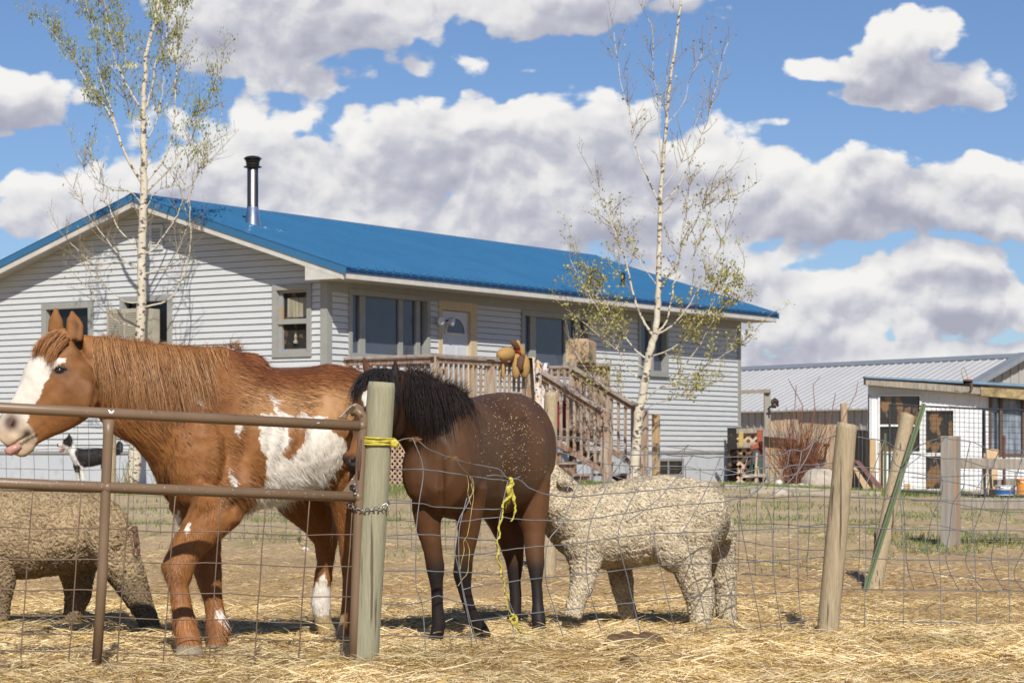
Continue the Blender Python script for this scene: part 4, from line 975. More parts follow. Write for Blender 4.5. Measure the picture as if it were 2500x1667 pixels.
b = MB(); b.poly([W(1836, 1125, 43.4), W(1862, 1122, 43.4), W(1862, 1165, 43.2), W(1830, 1165, 43.2)], V3(0, .3, 0)); tag(b.obj('green_crate', M['darkgreen'], bevel=.02), 'dark green plastic crate in the yard clutter', 'crate')
b = MB(); b.poly([W(1838, 1100, 43.5), W(1852, 1096, 43.5), W(1862, 1118, 43.4), W(1860, 1150, 43.3), W(1834, 1152, 43.3)], V3(0, .2, 0)); tag(b.obj('draped_cloth', M['greycloth'], bevel=.03), 'dark grey cloth draped over the yard clutter', 'cloth')
b = MB(); b.beam(W(1812, 1162, 43), W(1885, 1158, 43), .25, .05); tag(b.obj('bench_slab', M['rock']), 'pale slab laid across stones as a low bench', 'slab')
for (x0, lab) in ((1846, 'grey stone leg under the left of the slab bench'), (1872, 'grey stone leg under the right of the slab bench')):
    b = MB(); b.poly([W(x0 - 6, 1186, 42.9), W(x0 + 8, 1186, 42.9), W(x0 + 5, 1163, 42.9), W(x0 - 1, 1163, 42.9)], V3(0, .2, 0)); tag(b.obj('stone', M['rock'], bevel=.02), lab, 'rock')
for (x0, y0, x1, y1, lab) in ((1844, 1165, 1848, 1105, 'thin pale stick leaning beside the orange post'), (1852, 1165, 1850, 1140, 'short pale stick beside the grey cloth')):
    b = MB(); b.beam(W(x0, y0, 43.0), W(x1, y1, 43.1), .03, .03, (0, 1, 0)); tag(b.obj('stick', M['newwood']), lab, 'stick')
# dark jacket on the planks
b = MB(); b.poly([W(1974, 1083, 43.9), W(1985, 1078, 43.9), W(2001, 1081, 43.9), W(2000, 1100, 43.9), W(1994, 1092, 43.9), W(1990, 1085, 43.9), W(1983, 1100, 43.8), W(1975, 1118, 43.8), W(1965, 1112, 43.8), W(1968, 1090, 43.8)], V3(0, .06, 0)); tag(b.obj('jacket', M['greycloth'], bevel=.02), 'dark grey jacket hung on the fence above the shrub', 'jacket')
# hung tool
b = MB(); b.beam(W(2018, 1086, 44.1), W(2012, 1128, 44.1), .04, .04, (0, 1, 0)); b.beam(W(2011, 1087, 44.1), W(2024, 1086, 44.1), .05, .06); tag(b.obj('hand_tool', M['blackmetal']), 'dark hand tool hung on the plank fence above the boulder', 'tool')
# brown metal sheets leaning
for k, (q, lab, mm) in enumerate((((2084, 1122, 2098, 1124, 2172, 1206, 2155, 1208), 'maroon metal sheet leaning beside the first fence post', 'brownmetal'), ((2082, 1140, 2090, 1140, 2132, 1200, 2112, 1200), 'pale plank leaning under the maroon sheets', 'newwood'))):
    b = MB(); Yk = 38.5 - k * .1; b.poly([W(q[0], q[1], Yk + .6), W(q[2], q[3], Yk + .6), W(q[4], q[5], Yk - .3), W(q[6], q[7], Yk - .3)], V3(0, .03, .0)); tag(b.obj('leaning_sheet', M[mm]), lab, 'sheet')
for (x0, x1, yt, yb, Yk, lab, mm) in ((2123, 2138, 1072, 1198, 38.8, 'yellow board standing at the left end of the shed', 'newwood'), (2146, 2156, 1080, 1196, 38.6, 'narrow pine board against the shed front', 'newwood'), (2158, 2164, 1058, 1200, 38.4, 'green stake standing against the shed front', 'greensteel'), (2208, 2222, 1180, 1205, 38.2, 'short pine block at the foot of the shed', 'newwood')):
    b = MB(); a = W(x0, yb, Yk); c = W(x1, yt, Yk); b.box(((a[0] + c[0]) / 2, Yk, (a[2] + c[2]) / 2), (c[0] - a[0], .04, c[2] - a[2])); tag(b.obj('board', M[mm], bevel=.004), lab, 'board')
# boards and buckets at the right
for (q, lab, mm, Yk) in (((2412, 1208, 2434, 1208, 2438, 1097, 2408, 1095), 'fresh pale pine board leaning at the kennel panel', 'newwood', 33.5), ((2394, 1206, 2402, 1206, 2412, 1112, 2402, 1104), 'dark grey board leaning behind the pale pine board', 'greywood', 33.7)):
    b = MB(); b.poly([W(q[0], q[1], Yk), W(q[2], q[3], Yk), W(q[4], q[5], Yk + .15), W(q[6], q[7], Yk + .15)], V3(0, .04, 0)); tag(b.obj('board', M[mm], bevel=.004), lab, 'board')
def bucket(px0, px1, py0, py1, Y, m, lab, band_=None):
    a = W((px0 + px1) / 2, py1, Y); r = (px1 - px0) / 2 * Y / F; h = (py1 - py0) * Y / F
    o = thing('bucket', lab, 'bucket', a)
    b = MB(); b.lathe(a, [(r * .86, 0), (r * .96, h * .9), (r * 1.02, h * .92), (r * 1.02, h), (r * .94, h), (r * .85, h * .1)], 20); b.obj('bucket_body', M[m], o)
    if band_: b = MB(); b.lathe(a, [(r * .90, h * .1), (r * .965, h * .55), (r * .95, h * .55), (r * .9, h * .1)], 20); b.obj('bucket_label', M[band_], o)
    b = MB(); b.tube([a + V3(-r, 0, h), a + V3(-r * .6, -r * .9, h * .8), a + V3(r * .6, -r * .9, h * .75), a + V3(r, 0, h)], .006, 5); b.obj('handle', M['chain'], o)
bucket(2428, 2480, 1184, 1208, 33.0, 'whitep', 'white tub with a blue band on the ground by the boards', 'bluep')
bucket(2480, 2516, 1168, 1206, 32.8, 'orangep', 'orange bucket on the ground at the right edge')
b = MB(); b.beam(W(2430, 1179, 33.2), W(2478, 1178, 33.2), .3, .10); tag(b.obj('grey_plank', M['greywood']), 'grey plank laid across the white tub', 'plank')
b = MB(); b.tube([W(2452, 1206, 33.0), W(2451, 1130, 33), W(2451, 1063, 33)], .022, 6); tag(b.obj('iron_rod', M['rust']), 'rusty iron rod standing upright in front of the shed window', 'rod')
# ================================================================== RAIL FENCE (square post + two rails)
rfn = thing('rail_fence', 'grey square post with two weathered rails running off to the right', 'fence', (W(2320, 0, 21)[0], 21, 0))
a = W(2300, 1352, 21); c = W(2342, 1072, 21)
b = MB(); b.box(((a[0] + c[0]) / 2, 21, (a[2] + c[2]) / 2 - .02), (.145, .145, c[2] - a[2] + .1), (nrm(V3(.86, -.5, 0)), nrm(V3(.5, .86, 0)), ZA)); b.obj('post', M['squarepost'], rfn, bevel=.006)
for (y0, y1, ya) in ((1117, 1143, 1119), (1214, 1241, 1216)):
    p0 = W(2340, (y0 + y1) / 2, 21.05); p1 = W(2700, (y0 + y1) / 2 + 6, 20.9); b = MB(); b.beam(p0, p1, .05, (y1 - y0) * 21 / F); b.obj('rail', M['greywood'], rfn, bevel=.008)
# ================================================================== NEAR POSTS
def round_post(name, label, top, bot, Yt, Yb, r, m, cut_tilt=.0, knots=0, seed=1, cat='post'):
    a = W(*bot, Yb); b_ = W(*top, Yt); n = 36; S = 60
    t = nrm(b_ - a); u = nrm(np.cross(t, V3(0, 1, 0))); w_ = np.cross(t, u); vs = []
    kn = [(random.Random(seed + k).uniform(.1, .9), random.Random(seed * 3 + k).uniform(3.6, 5.8)) for k in range(knots)]
    for i in range(S + 1):
        s = i / S; c = a + (b_ - a) * s
        for k in range(n):
            an = 2 * math.pi * k / n
            p = np.array([[math.cos(an) * 2.2, math.sin(an) * 2.2, s * 2.5 + seed * 5]]); g = np.array([[math.cos(an) * 9, math.sin(an) * 9, s * 1.2 + seed]])
            rr = r * (1 + .07 * (fbm(p, 1, 2)[0] - .5) + .05 * (fbm(g, 1, 2)[0] - .5)) * (1.04 - .06 * s)
            for ks, ka in kn: rr += r * .09 * math.exp(-((s - ks) / .02) ** 2 - ((an - ka) / .18) ** 2)
            if i == S: rr *= .93
            vs.append(c + u * math.cos(an) * rr + w_ * math.sin(an) * rr + (V3(0, 0, cut_tilt) * math.cos(an) * r if i == S else 0) - (t * .006 if i == S - 1 else 0))
    fs = [(i * n + k, i * n + (k + 1) % n, (i + 1) * n + (k + 1) % n, (i + 1) * n + k) for i in range(S) for k in range(n)]
    fs.append(tuple(S * n + k for k in range(n)))
    o = link_mesh(name, np.array(vs), fs, M[m], smooth=True)
    o.data.polygons[-1].use_smooth = False
    return tag(o, label, cat)
round_post('fence_post', 'thick greenish round post wrapped in yellow rope at the gate', (932, 933), (886, 1650), 10.08, 10.08, .062, 'post', knots=4, seed=2)
round_post('fence_post', 'round wooden post leaning right between wire fence panels', (2068, 1034), (2018, 1572), 11.85, 11.85, .054, 'post2', .1, knots=6, seed=5)
round_post('fence_post', 'thin leaning pale post crossed by a green steel stake', (2216, 1012), (2132, 1446), 16.2, 16.0, .052, 'post2', .1, knots=4, seed=9)
round_post('fence_post', 'pale round post of the far wire fence behind the brown horse', (1345, 958), (1340, 1416), 17.4, 17.3, .052, 'post2', .0, knots=2, seed=12)
round_post('fence_post', 'short round post low behind the spotted horse', (748, 1180), (745, 1350), 21.5, 21.5, .05, 'post2', .0, seed=15)
round_post('fence_post', 'yellowish round post standing behind the gate upright', (270, 1030), (264, 1340), 23.0, 23.0, .062, 'post2', .0, seed=18)
b = MB(); a = W(2110, 1448, 15.7); c = W(2256, 986, 15.9); t = nrm(c - a); sd = nrm(np.cross(t, V3(0, 1, 0)))
b.beam(a, c, .034, .006, V3(0, 1, 0)); b.beam(a + V3(0, -.012, 0), c + V3(0, -.012, 0), .006, .026, V3(0, 1, 0))
tag(b.obj('steel_stake', M['greensteel']), 'green steel fence stake leaning across the pale post', 'stake')
# stake between the posts, left of post 2: dark stick
b = MB(); b.beam(W(2135, 1358, 16.3), W(2137, 1300, 16.3), .012, .012, (0, 1, 0)); tag(b.obj('iron_peg', M['rust']), 'thin rusty peg beside the foot of the pale leaning post', 'peg')
# ================================================================== WOVEN WIRE (near)
def Yf(px): return 10.12 + (px - 935) * .0016
NF = thing('wire_fence', 'bent woven wire fence sagging between the rope post and the right side', 'fence', (.8, 11.0, 0))
def wire(mb, pts, r=.0018, Yfun=Yf, wob=.012, n=5, y_off=0.0, sub=4):
    P = [W(x, y, Yfun(x) + y_off) for x, y in pts]
    out = []
    for i in range(len(P) - 1):
        p0 = P[max(i - 1, 0)]; p1 = P[i]; p2 = P[i + 1]; p3 = P[min(i + 2, len(P) - 1)]
        for k in range(sub):
            s = k / sub
            out.append(.5 * ((2 * p1) + (-p0 + p2) * s + (2 * p0 - 5 * p1 + 4 * p2 - p3) * s * s + (-p0 + 3 * p1 - 3 * p2 + p3) * s ** 3))
    out.append(P[-1])
    ph = random.uniform(0, 6)
    out = [p + V3(0, math.sin(i * .9 + ph) * wob * .4, math.sin(i * 1.7 + ph) * .0012) for i, p in enumerate(out)]
    mb.tube(out, r, n, cap=True)
HW = [
 [(966,1078),(1008,1070),(1050,1098),(1100,1117),(1155,1133),(1215,1144),(1237,1166)],
 [(1188,1161),(1215,1160),(1245,1168),(1270,1172),(1292,1190),(1334,1206),(1400,1212),(1471,1206),(1551,1200),(1629,1193),(1706,1187),(1797,1187),(1860,1180),(1897,1168),(1922,1138),(1985,1134),(2032,1130)],
 [(1524,1111),(1611,1108),(1650,1113),(1692,1112),(1725,1117),(1759,1115),(1825,1115),(1887,1109),(1915,1107),(1929,1098),(1957,1100),(1972,1093),(1989,1077),(2045,1063)],
 [(2094,1066),(2120,1071),(2158,1076),(2196,1097),(2247,1111),(2292,1119),(2343,1119),(2380,1132),(2417,1141),(2470,1150),(2520,1156)],
 [(949,1145),(1035,1146),(1085,1152),(1135,1160),(1191,1168),(1240,1173)],
 [(938,1228),(1021,1228),(1064,1237),(1132,1240),(1176,1243),(1224,1242)],
 [(1105,1272),(1125,1273),(1169,1267),(1224,1262),(1261,1267),(1333,1270),(1373,1271),(1446,1265),(1523,1253),(1587,1242),(1667,1231),(1716,1229),(1776,1222),(1825,1209),(1860,1187)],
 [(936,1307),(1016,1304),(1074,1307),(1125,1312),(1170,1316),(1218,1320)],
 [(1103,1357),(1176,1351),(1227,1343),(1278,1337),(1333,1332),(1380,1329),(1436,1322),(1510,1311),(1597,1302),(1678,1299),(1748,1297),(1825,1293),(1899,1290),(1975,1286),(2027,1285)],
 [(926,1394),(1016,1392),(1084,1395),(1152,1397),(1220,1403)],
 [(1130,1438),(1180,1428),(1241,1420),(1331,1409),(1432,1401),(1523,1390),(1611,1380),(1692,1376),(1762,1374),(1899,1367),(1960,1363),(2016,1358)],
 [(921,1471),(965,1475),(1030,1470),(1060,1456),(1078,1456),(1139,1475),(1183,1476),(1241,1480)],
 [(1144,1517),(1244,1502),(1333,1493),(1446,1480),(1545,1471),(1629,1460),(1709,1455),(1780,1452),(1843,1450),(1899,1446),(1960,1440),(2008,1434)],
 [(923,1550),(1037,1552),(1108,1554),(1156,1555),(1193,1562),(1254,1556)],
 [(1176,1597),(1225,1590),(1278,1584),(1380,1573),(1474,1560),(1566,1552),(1646,1543),(1681,1544),(1731,1532),(1794,1531),(1829,1536),(1857,1529),(1899,1524),(1960,1514),(2002,1509)],
 [(2085,1138),(2203,1151),(2298,1163),(2400,1160),(2520,1163)], [(2080,1213),(2205,1218),(2360,1222),(2520,1223)], [(2070,1285),(2212,1292),(2400,1294),(2520,1295)],
 [(2060,1358),(2212,1366),(2400,1367),(2520,1368)], [(2053,1435),(2212,1440),(2400,1441),(2520,1442)], [(2043,1509),(2146,1514),(2310,1519),(2520,1519)],
]
VW = [
 [(1009,1072),(1033,1144),(1023,1228),(1016,1291),(1015,1354),(1016,1432),(1030,1473),(1037,1551),(1040,1612)],
 [(1110,1119),(1135,1150),(1151,1165),(1156,1182),(1154,1200),(1142,1228),(1118,1276),(1110,1340),(1122,1398),(1132,1456),(1146,1521),(1152,1578)],
 [(1140,1215),(1122,1286),(1120,1354),(1124,1402),(1139,1477),(1159,1551),(1178,1608)],
 [(1217,1144),(1232,1162),(1250,1169),(1270,1163)],
 [(1240,1172),(1224,1245),(1217,1286),(1213,1340),(1224,1388),(1234,1439),(1248,1500),(1254,1551),(1256,1612)],
 [(1236,1440),(1244,1470),(1265,1524),(1278,1585),(1280,1605)],
 [(1384,1200),(1396,1168),(1408,1160),(1418,1166),(1404,1201),(1373,1274),(1338,1324),(1332,1408),(1355,1490),(1380,1573),(1382,1600)],
 [(1530,1111),(1500,1150),(1464,1193)],
 [(1524,1111),(1474,1201),(1446,1264),(1434,1324),(1432,1401),(1446,1467),(1467,1541),(1478,1594)],
 [(1615,1110),(1552,1201),(1524,1257),(1510,1295),(1513,1338),(1531,1408),(1548,1481),(1566,1552),(1573,1602)],
 [(1692,1112),(1629,1194),(1576,1243),(1531,1272)],
 [(1595,1301),(1604,1352),(1622,1429),(1639,1502),(1657,1602)],
 [(1759,1117),(1713,1218),(1678,1281),(1655,1310)],
 [(1675,1299),(1688,1373),(1709,1453),(1734,1571)],
 [(1825,1115),(1804,1180),(1764,1244),(1740,1246),(1715,1254)],
 [(1746,1297),(1762,1366),(1783,1450),(1787,1499),(1804,1562)],
 [(1885,1117),(1857,1187),(1830,1212),(1802,1225),(1808,1274),(1829,1383),(1846,1471),(1862,1550)],
 [(1986,1081),(1957,1138),(1909,1192),(1872,1214),(1864,1224),(1881,1262),(1887,1330),(1892,1430),(1908,1534)],
 [(1929,1098),(1922,1138)],
 [(1957,1100),(1951,1138),(1943,1183),(1948,1246),(1948,1315),(1949,1430),(1958,1538)],
 [(2158,1077),(2133,1144),(2113,1199),(2114,1348),(2111,1450),(2111,1535)],
 [(2247,1112),(2203,1154),(2198,1215),(2204,1300),(2207,1381),(2205,1531)],
 [(2343,1119),(2298,1186),(2289,1215),(2291,1320),(2297,1434),(2297,1531)],
 [(2429,1119),(2378,1205),(2373,1249),(2380,1348),(2383,1440),(2385,1534)],
 [(2502,1113),(2477,1167),(2458,1246),(2462,1381),(2465,1534)],
]
for pts in HW: b = MB(); wire(b, pts, .0027); b.obj('horizontal_wire', M['wirelt'], NF, smooth=True)
for pts in VW: b = MB(); wire(b, pts, .0025, y_off=-.004); b.obj('stay_wire', M['wirelt'], NF, smooth=True)
b = MB()
for (x, y) in ((1013,1072),(1103,1118)):
    c = W(x, y, Yf(x)); b.ell(c, (.011, .008, .007))
hh = randunit(260); cs = [W(x, y, Yf(x)) for x, y in ((1013,1072),(1103,1118))]
c_ = np.array([cs[k % 2] for k in range(260)]); pth = np.stack([c_, c_ + hh * .012 * np.array([1.6, 1, .6]), c_ + hh * .022 * np.array([1.6, 1, .7])], 1)
strands_obj('snagged_hair', pth, np.full(260, .0012), M['hair'], NF, col=np.tile([[.42, .22, .09]], (260, 1)))
# ================================================================== WOVEN WIRE (far)
FF = thing('wire_fence', 'fine galvanised wire fence crossing the paddock behind the animals', 'fence', (-1, 20, 0))
def Yb_(px): return 24.0 + (16.0 - 24.0) * (px / 2135.0) if px < 2135 else 16.0
def zb2(px): Y = Yb_(px); return float(gz((px - CX) * Y / F, Y))
HT = [.02, .13, .27, .43, .62, .82, 1.02, 1.20]
for hi_, h in enumerate(HT):
    b = MB(); pts = []
    for px in range(-60, 2160, 45):
        Y = Yb_(px); X = (px - CX) * Y / F; sag = .02 * math.sin(px * .011 + hi_) + random.uniform(-.008, .008)
        if px > 1300 and h > 1.0: continue
        pts.append(V3(X, Y + random.uniform(-.02, .02), zb2(px) + h + sag))
    b.tube(pts, .0027, 4); b.obj('horizontal_wire', M['wire'], FF)
px = -50.0; b = MB(); cnt = 0
while px < 2150:
    Y = Yb_(px); tp = 1.2 if px < 1300 else .82; ln = random.uniform(-.03, .03)
    pts = [V3((px - CX) * Y / F + ln * s + random.uniform(-.006, .006), Y, zb2(px) + .02 + (tp - .02) * s) for s in np.linspace(0, 1, 7)]
    b = MB(); b.tube(pts, .0025, 4, cap=False); b.obj('stay_wire', M['wire'], FF) if cnt < 98 else None
    px += 34 if px < 1000 else 42; cnt += 1
# piece of wire fence to the right of the leaning post
F3 = thing('wire_fence', 'crumpled wire fence panel hanging right of the green stake', 'fence', (3.2, 15.9, 0))
Y3 = lambda px: 15.8
R3 = [[(2170,1100),(2196,1140),(2240,1090),(2306,1067),(2320,1072),(2369,1077),(2420,1098),(2470,1101),(2520,1098)],
      [(2225,1165),(2300,1172),(2360,1183),(2430,1195),(2520,1200)], [(2225,1221),(2310,1225),(2420,1246),(2520,1250)], [(2206,1280),(2290,1282),(2390,1305),(2480,1313),(2520,1306)],
      [(2206,1334),(2310,1348),(2420,1362),(2520,1364)], [(2215,1388),(2290,1400),(2380,1410),(2520,1420)]]
C3 = [[(2306,1067),(2284,1110),(2300,1170),(2296,1218),(2275,1262),(2264,1340),(2275,1390),(2297,1448)], [(2369,1077),(2354,1150),(2352,1190),(2326,1230),(2318,1300),(2310,1370),(2342,1441)],
      [(2440,1100),(2420,1150),(2400,1230),(2366,1330),(2360,1380),(2400,1440)], [(2500,1098),(2480,1170),(2452,1240),(2438,1290),(2420,1370),(2450,1440)], [(2203,1212),(2210,1300),(2215,1380),(2232,1440)], [(2530,1250),(2505,1330),(2475,1400),(2500,1440)]]
for pts in R3: b = MB(); wire(b, pts, .0032, Y3); b.obj('horizontal_wire', M['wire'], F3, smooth=True)
for pts in C3: b = MB(); wire(b, pts, .0032, Y3, y_off=-.01); b.obj('stay_wire', M['wire'], F3, smooth=True)
# the second layer of old wire lying between sheep and post
F4 = thing('wire_fence', 'loose old wire strands tangled above the white sheep', 'fence', (1.5, 12.5, .9))
Y4 = lambda px: 13.3
for pts in ([(1330,1062),(1420,1070),(1500,1080),(1600,1088),(1700,1098),(1745,1108)], [(1335,1100),(1400,1112),(1470,1150),(1540,1170),(1600,1140),(1680,1140),(1750,1160),(1830,1150),(1900,1130)], [(1500,1090),(1560,1100),(1640,1106),(1680,1090),(1678,1086),(1672,1096),(1660,1130)],
            [(1757,1144),(1780,1148),(1830,1160),(1905,1165),(2000,1140),(2030,1138)], [(1900,1190),(1950,1200),(2010,1195)], [(1345,1130),(1360,1100),(1400,1062)], [(1345,1070),(1450,1075),(1580,1170)], [(1400,1165),(1430,1130),(1470,1085)], [(1755,1180),(1765,1150),(1772,1138)]):
    b = MB(); wire(b, pts, .0024, Y4); b.obj('loose_wire', M['wirelt'], F4, smooth=True)
# ================================================================== GATE
def Yg(px): return 1.0 / (1 / 9.55 + (1 / 10.05 - 1 / 9.55) * px / 880.0)
def G(px, py, dy=0.0): p = W(px, py, Yg(px)); p[1] += dy; return p
gate = thing('pipe_gate', 'brown painted pipe gate with wire mesh and chipped rails', 'gate', G(400, 1640))
def gt(px, y, a=None):      # gate frame: linear map; y on the right post (x=893..862)
    return G(px, y)
def pipe(name, pts, r, m='gate', parent=gate, n=20):
    b = MB(); b.tube(pts, r, n); return b.obj(name, M[m], parent, smooth=True)
top = pipe('top_rail', [G(-700, 959.5), G(884, 1040)], .0228)
low = pipe('lower_rail', [G(-700, 1151), G(868, 1213)], .0228)
pipe('end_upright', [G(-700, 1612), G(-696, 959)], .0228)
pipe('bottom_rail', [G(-700, 1611.5), G(850, 1640)], .0228)
# right upright bends over at the top into a hook
pipe('end_upright', [G(861, 1652), G(868, 1480), G(877, 1213), G(885, 1060), G(888, 1030), G(884, 1014), G(872, 1004), G(858, 1008, .02)], [.0228, .0228, .0228, .0228, .0225, .022, .020, .014])
b = MB(); b.poly([G(823, 1021, -.004), G(838, 1007, -.004), G(852, 992, -.004), G(870, 983, -.004), G(886, 993, -.004), G(893, 1012, -.004), G(886, 1016, -.004), G(872, 1005, -.004), G(861, 994, -.004), G(848, 1013, -.004), G(847, 1024, -.004)], V3(0, .03, 0)); b.obj('bent_strap', M['gate'], gate, bevel=.006)
pipe('upright', [G(236, 1620), G(250, 1400), G(258, 1200), G(264, 1060), G(265, 1024)], [.0215, .0215, .0215, .0215, .0255])
for c, r_ in ((G(262, 1190), .027), (G(884, 1040), .0265), (G(874, 1213), .0262)): b = MB(); b.ell(c, (r_, r_, r_), 16, 10); b.obj('weld', M['gate'], gate, smooth=True)
# corner gusset plate
b = MB(); b.poly([G(836, 1200, .004), G(872, 1150, .004), G(872, 1200, .004)], V3(0, .006, 0)); b.obj('gusset_plate', M['gate'], gate)
b = MB(); b.lathe(G(858, 1190, .003), [(.012, 0), (.012, .002), (.002, .0025)], 14, (V3(1, 0, 0), V3(0, 0, 1), V3(0, -1, 0))); b.obj('gusset_hole', M['dark'], gate)
pipe('rust_strip', [G(876, 1170, -.0205), G(878, 1130, -.0215), G(883, 1072, -.0205)], [.004, .0085, .004], 'rust')
pipe('end_bolt', [G(877, 1005, -.01), G(884, 1015, -.014), G(887, 1024, -.012)], [.008, .010, .007], 'rust')
b = MB()
def chip(x, y, s, pts, rl):
    # chip of bare metal following the pipe surface
    vs = []
    for (i, j) in pts:
        c = G(x, rl(x)); zo = ((rl(x + i * s) - (y + j * s)) * Yg(x) / F); zo = max(-.0222, min(.0222, zo)); yo = -math.sqrt(max(0, .0232 ** 2 - zo ** 2)) - .0004
        A_, B_ = (G(-120, 989), G(884, 1040)) if rl is tr else (G(-120, 1174), G(868, 1213)); dA = nrm(B_ - A_)
        q = G(x + i * s, rl(x + i * s)) + V3(0, yo, zo) - A_; ra = q - dA * np.dot(q, dA); vs.append(A_ + dA * np.dot(q, dA) + nrm(ra) * .0233)
    b.add(vs, [tuple(range(len(vs)))])
tr = lambda x: 989 + (1040 - 989) * (x + 120) / 1004; lr = lambda x: 1174 + (1213 - 1174) * (x + 120) / 988
chip(274, 1005, 7, [(-1, -.6), (-.4, -.2), (.1, .1), (.6, -.5), (1.1, -.4), (.7, .5), (.0, .8), (-.7, .4)], tr)
chip(130, 1176, 11, [(-1, -.5), (1, -.3), (.6, .4), (.1, .6), (-.1, 1.5), (-.4, .9), (-.7, .3)], lr)
chip(778, 1032, 4, [(-1, 0), (.8, -.3), (1, .2), (-.6, .4)], tr)
rr_ = random.Random(4)
for k in range(70):
    x = rr_.uniform(5, 850); f_ = rr_.random() < .85; rl = lr if f_ else tr
    s = rr_.uniform(.5, 1.1); y = rl(x) + rr_.uniform(-8, 8)
    chip(x, y, s, [(-1, 0), (0, -1), (1, 0), (0, 1)], rl)
b.obj('paint_chip', M['chip'], gate)
b = MB(); chip(852, 1205, 13, [(-1.1, -.6), (-.3, -.9), (.6, -.6), (1, .0), (.8, .7), (.0, .5), (-.7, .9), (-1.1, .4)], lr); b.obj('rust_patch', M['rust'], gate)
# mesh: rows and columns follow the gate's own tilt
def row(px, y0):           # y0 measured at px = 300
    return y0 + (px - 300) * .026
for y0 in (1198, 1203, 1293, 1370, 1444, 1507, 1550, 1593, 1634):
    pts = [G(px, row(px, y0) + random.uniform(-1.0, 1.0) + (2.5 * math.sin(px * .02) if 1290 < y0 < 1600 else 0), .0) for px in range(-700, 880, 60)] + [G(873 - (y0 - 1200) * .02, row(873, y0))]
    b = MB(); b.tube(pts, .0042 if y0 < 1210 and y0 > 1200 else .0028, 6); b.obj('mesh_wire', M['gatewire'] if y0 != 1203 else M['gatewire'], gate, smooth=True)
for x0 in (-620, -505, -385, -268, -150, -35, 80, 198, 315, 428, 540, 649, 756, 862):
    pts = [G(x0 - (y - 1210) * .072 + random.uniform(-.8, .8), y + (x0 - 300) * .026, -.004) for y in (1198, 1260, 1330, 1400, 1470, 1540, 1600, 1640)]
    b = MB(); b.tube(pts, .0028, 6); b.obj('mesh_wire', M['gatewire'], gate, smooth=True)
# ---------------- chain, rope, snap, twine
def link_(mb, c, d, sd, L_=.019, w_=.0065, r=.0023):
    d = nrm(d); sd = nrm(sd - d * np.dot(sd, d)); pts = []
    for k in range(17):
        a = 2 * math.pi * k / 16; x = math.cos(a) * w_; y = math.sin(a) * w_ + (L_ / 2 - w_) * (1 if math.sin(a) >= 0 else -1)
        pts.append(c + sd * x + d * y)
    mb.tube(pts, r, 6, cap=False)
def chain(name, label, pts, n, L_=.026):
    P = [np.array(p) for p in pts]; seg = np.cumsum([0] + [np.linalg.norm(P[i + 1] - P[i]) for i in range(len(P) - 1)]); mb = MB()
    for k in range(n):
        s = (k + .5) / n * seg[-1]; i = min(np.searchsorted(seg, s) - 1, len(P) - 2); i = max(i, 0); t = (s - seg[i]) / (seg[i + 1] - seg[i]); c = P[i] * (1 - t) + P[i + 1] * t; d = P[i + 1] - P[i]
        link_(mb, c, d, V3(0, -1, .2) if k % 2 else nrm(np.cross(d, V3(0, -1, 0))) + V3(0, -.3, 0), L_)
    return tag(mb.obj(name, M['chain'], smooth=True), label, 'chain')
chain('gate_chain', 'galvanised chain looped around the gate end and the post', [G(853, 1232, -.01), G(864, 1239, -.028), G(878, 1245, -.032), W(900, 1244, 10.005), W(925, 1240, 10.0), W(943, 1232, 10.01), W(952, 1226, 10.05)], 11, .024)
chain('gate_chain', 'short end of chain hanging over the gate corner plate', [G(862, 1170, -.03), G(868, 1185, -.034), G(868, 1215, -.034)], 4, .026)
b = MB(); link_(b, G(858, 1235, -.02), V3(1, 0, -.3), V3(0, 0, 1), .05, .011, .003); tag(b.obj('chain_hook', M['rust'], smooth=True), 'rusty ring joining the chain to the gate end', 'ring')
sn = thing('snap_clip', 'rusty strap clip hanging on the gate mesh over the brown sheep', 'clip', G(330, 1360))
b = MB(); P_ = lambda x, y: G(x, y, -.012)
b.tube([P_(329, 1302), P_(322, 1292), P_(325, 1285), P_(333, 1285), P_(337, 1295), P_(333, 1306), P_(325, 1304)], .0035, 7); b.obj('ring', M['rust'], sn, smooth=True)
b = MB(); b.tube([P_(328, 1303), P_(331, 1318), P_(333, 1334)], [.0075, .0062, .0075], 8)
pts = []
for k in range(17): a_ = 2 * math.pi * k / 16; pts.append(P_(333 + math.cos(a_) * 6.0, 1347 + math.sin(a_) * 11))
b.tube(pts, .0045, 6, cap=False); b.obj('clip_body', M['rust'], sn, smooth=True)
# rope round the post
rp = thing('yellow_rope', 'yellow rope wound four times around the thick gate post', 'rope', W(905, 1080, 10.0))
def post_c(py): s = (1650 - py) / (1650 - 933); return W(886, 1650, 10.08) * (1 - s) + W(932, 933, 10.08) * s
b = MB()
for (ya, yb, ph) in ((1064, 1070, 0), (1070, 1078, .2), (1080, 1070, .1), (1082, 1083, 0), (1071, 1087, .1)):
    pts = []
    for a_ in np.linspace(math.pi * .95, math.pi * 2.05, 16):
        s = (a_ - math.pi * .95) / (math.pi * 1.1); y = ya + (yb - ya) * s + 3 * math.sin(s * 3.1); c = post_c(y); pts.append(c + V3(math.cos(a_) * .071, math.sin(a_) * .071, 0))
    b.tube(pts, .0042, 7, jit=.12)
b.obj('rope_wrap', M['rope'], rp, smooth=True)
b = MB(); c = W(963, 1082, 10.03)
for k in range(5): a_ = k * 1.3; b.ell(c + V3(math.cos(a_) * .009, -.01, math.sin(a_) * .009), (.012, .011, .011), 10, 8)
b.tube([c, c + V3(.012, 0, -.012), c + V3(.02, 0, -.028)], [.009, .006, .002], 7)
b.obj('rope_knot', M['rope'], rp, smooth=True)
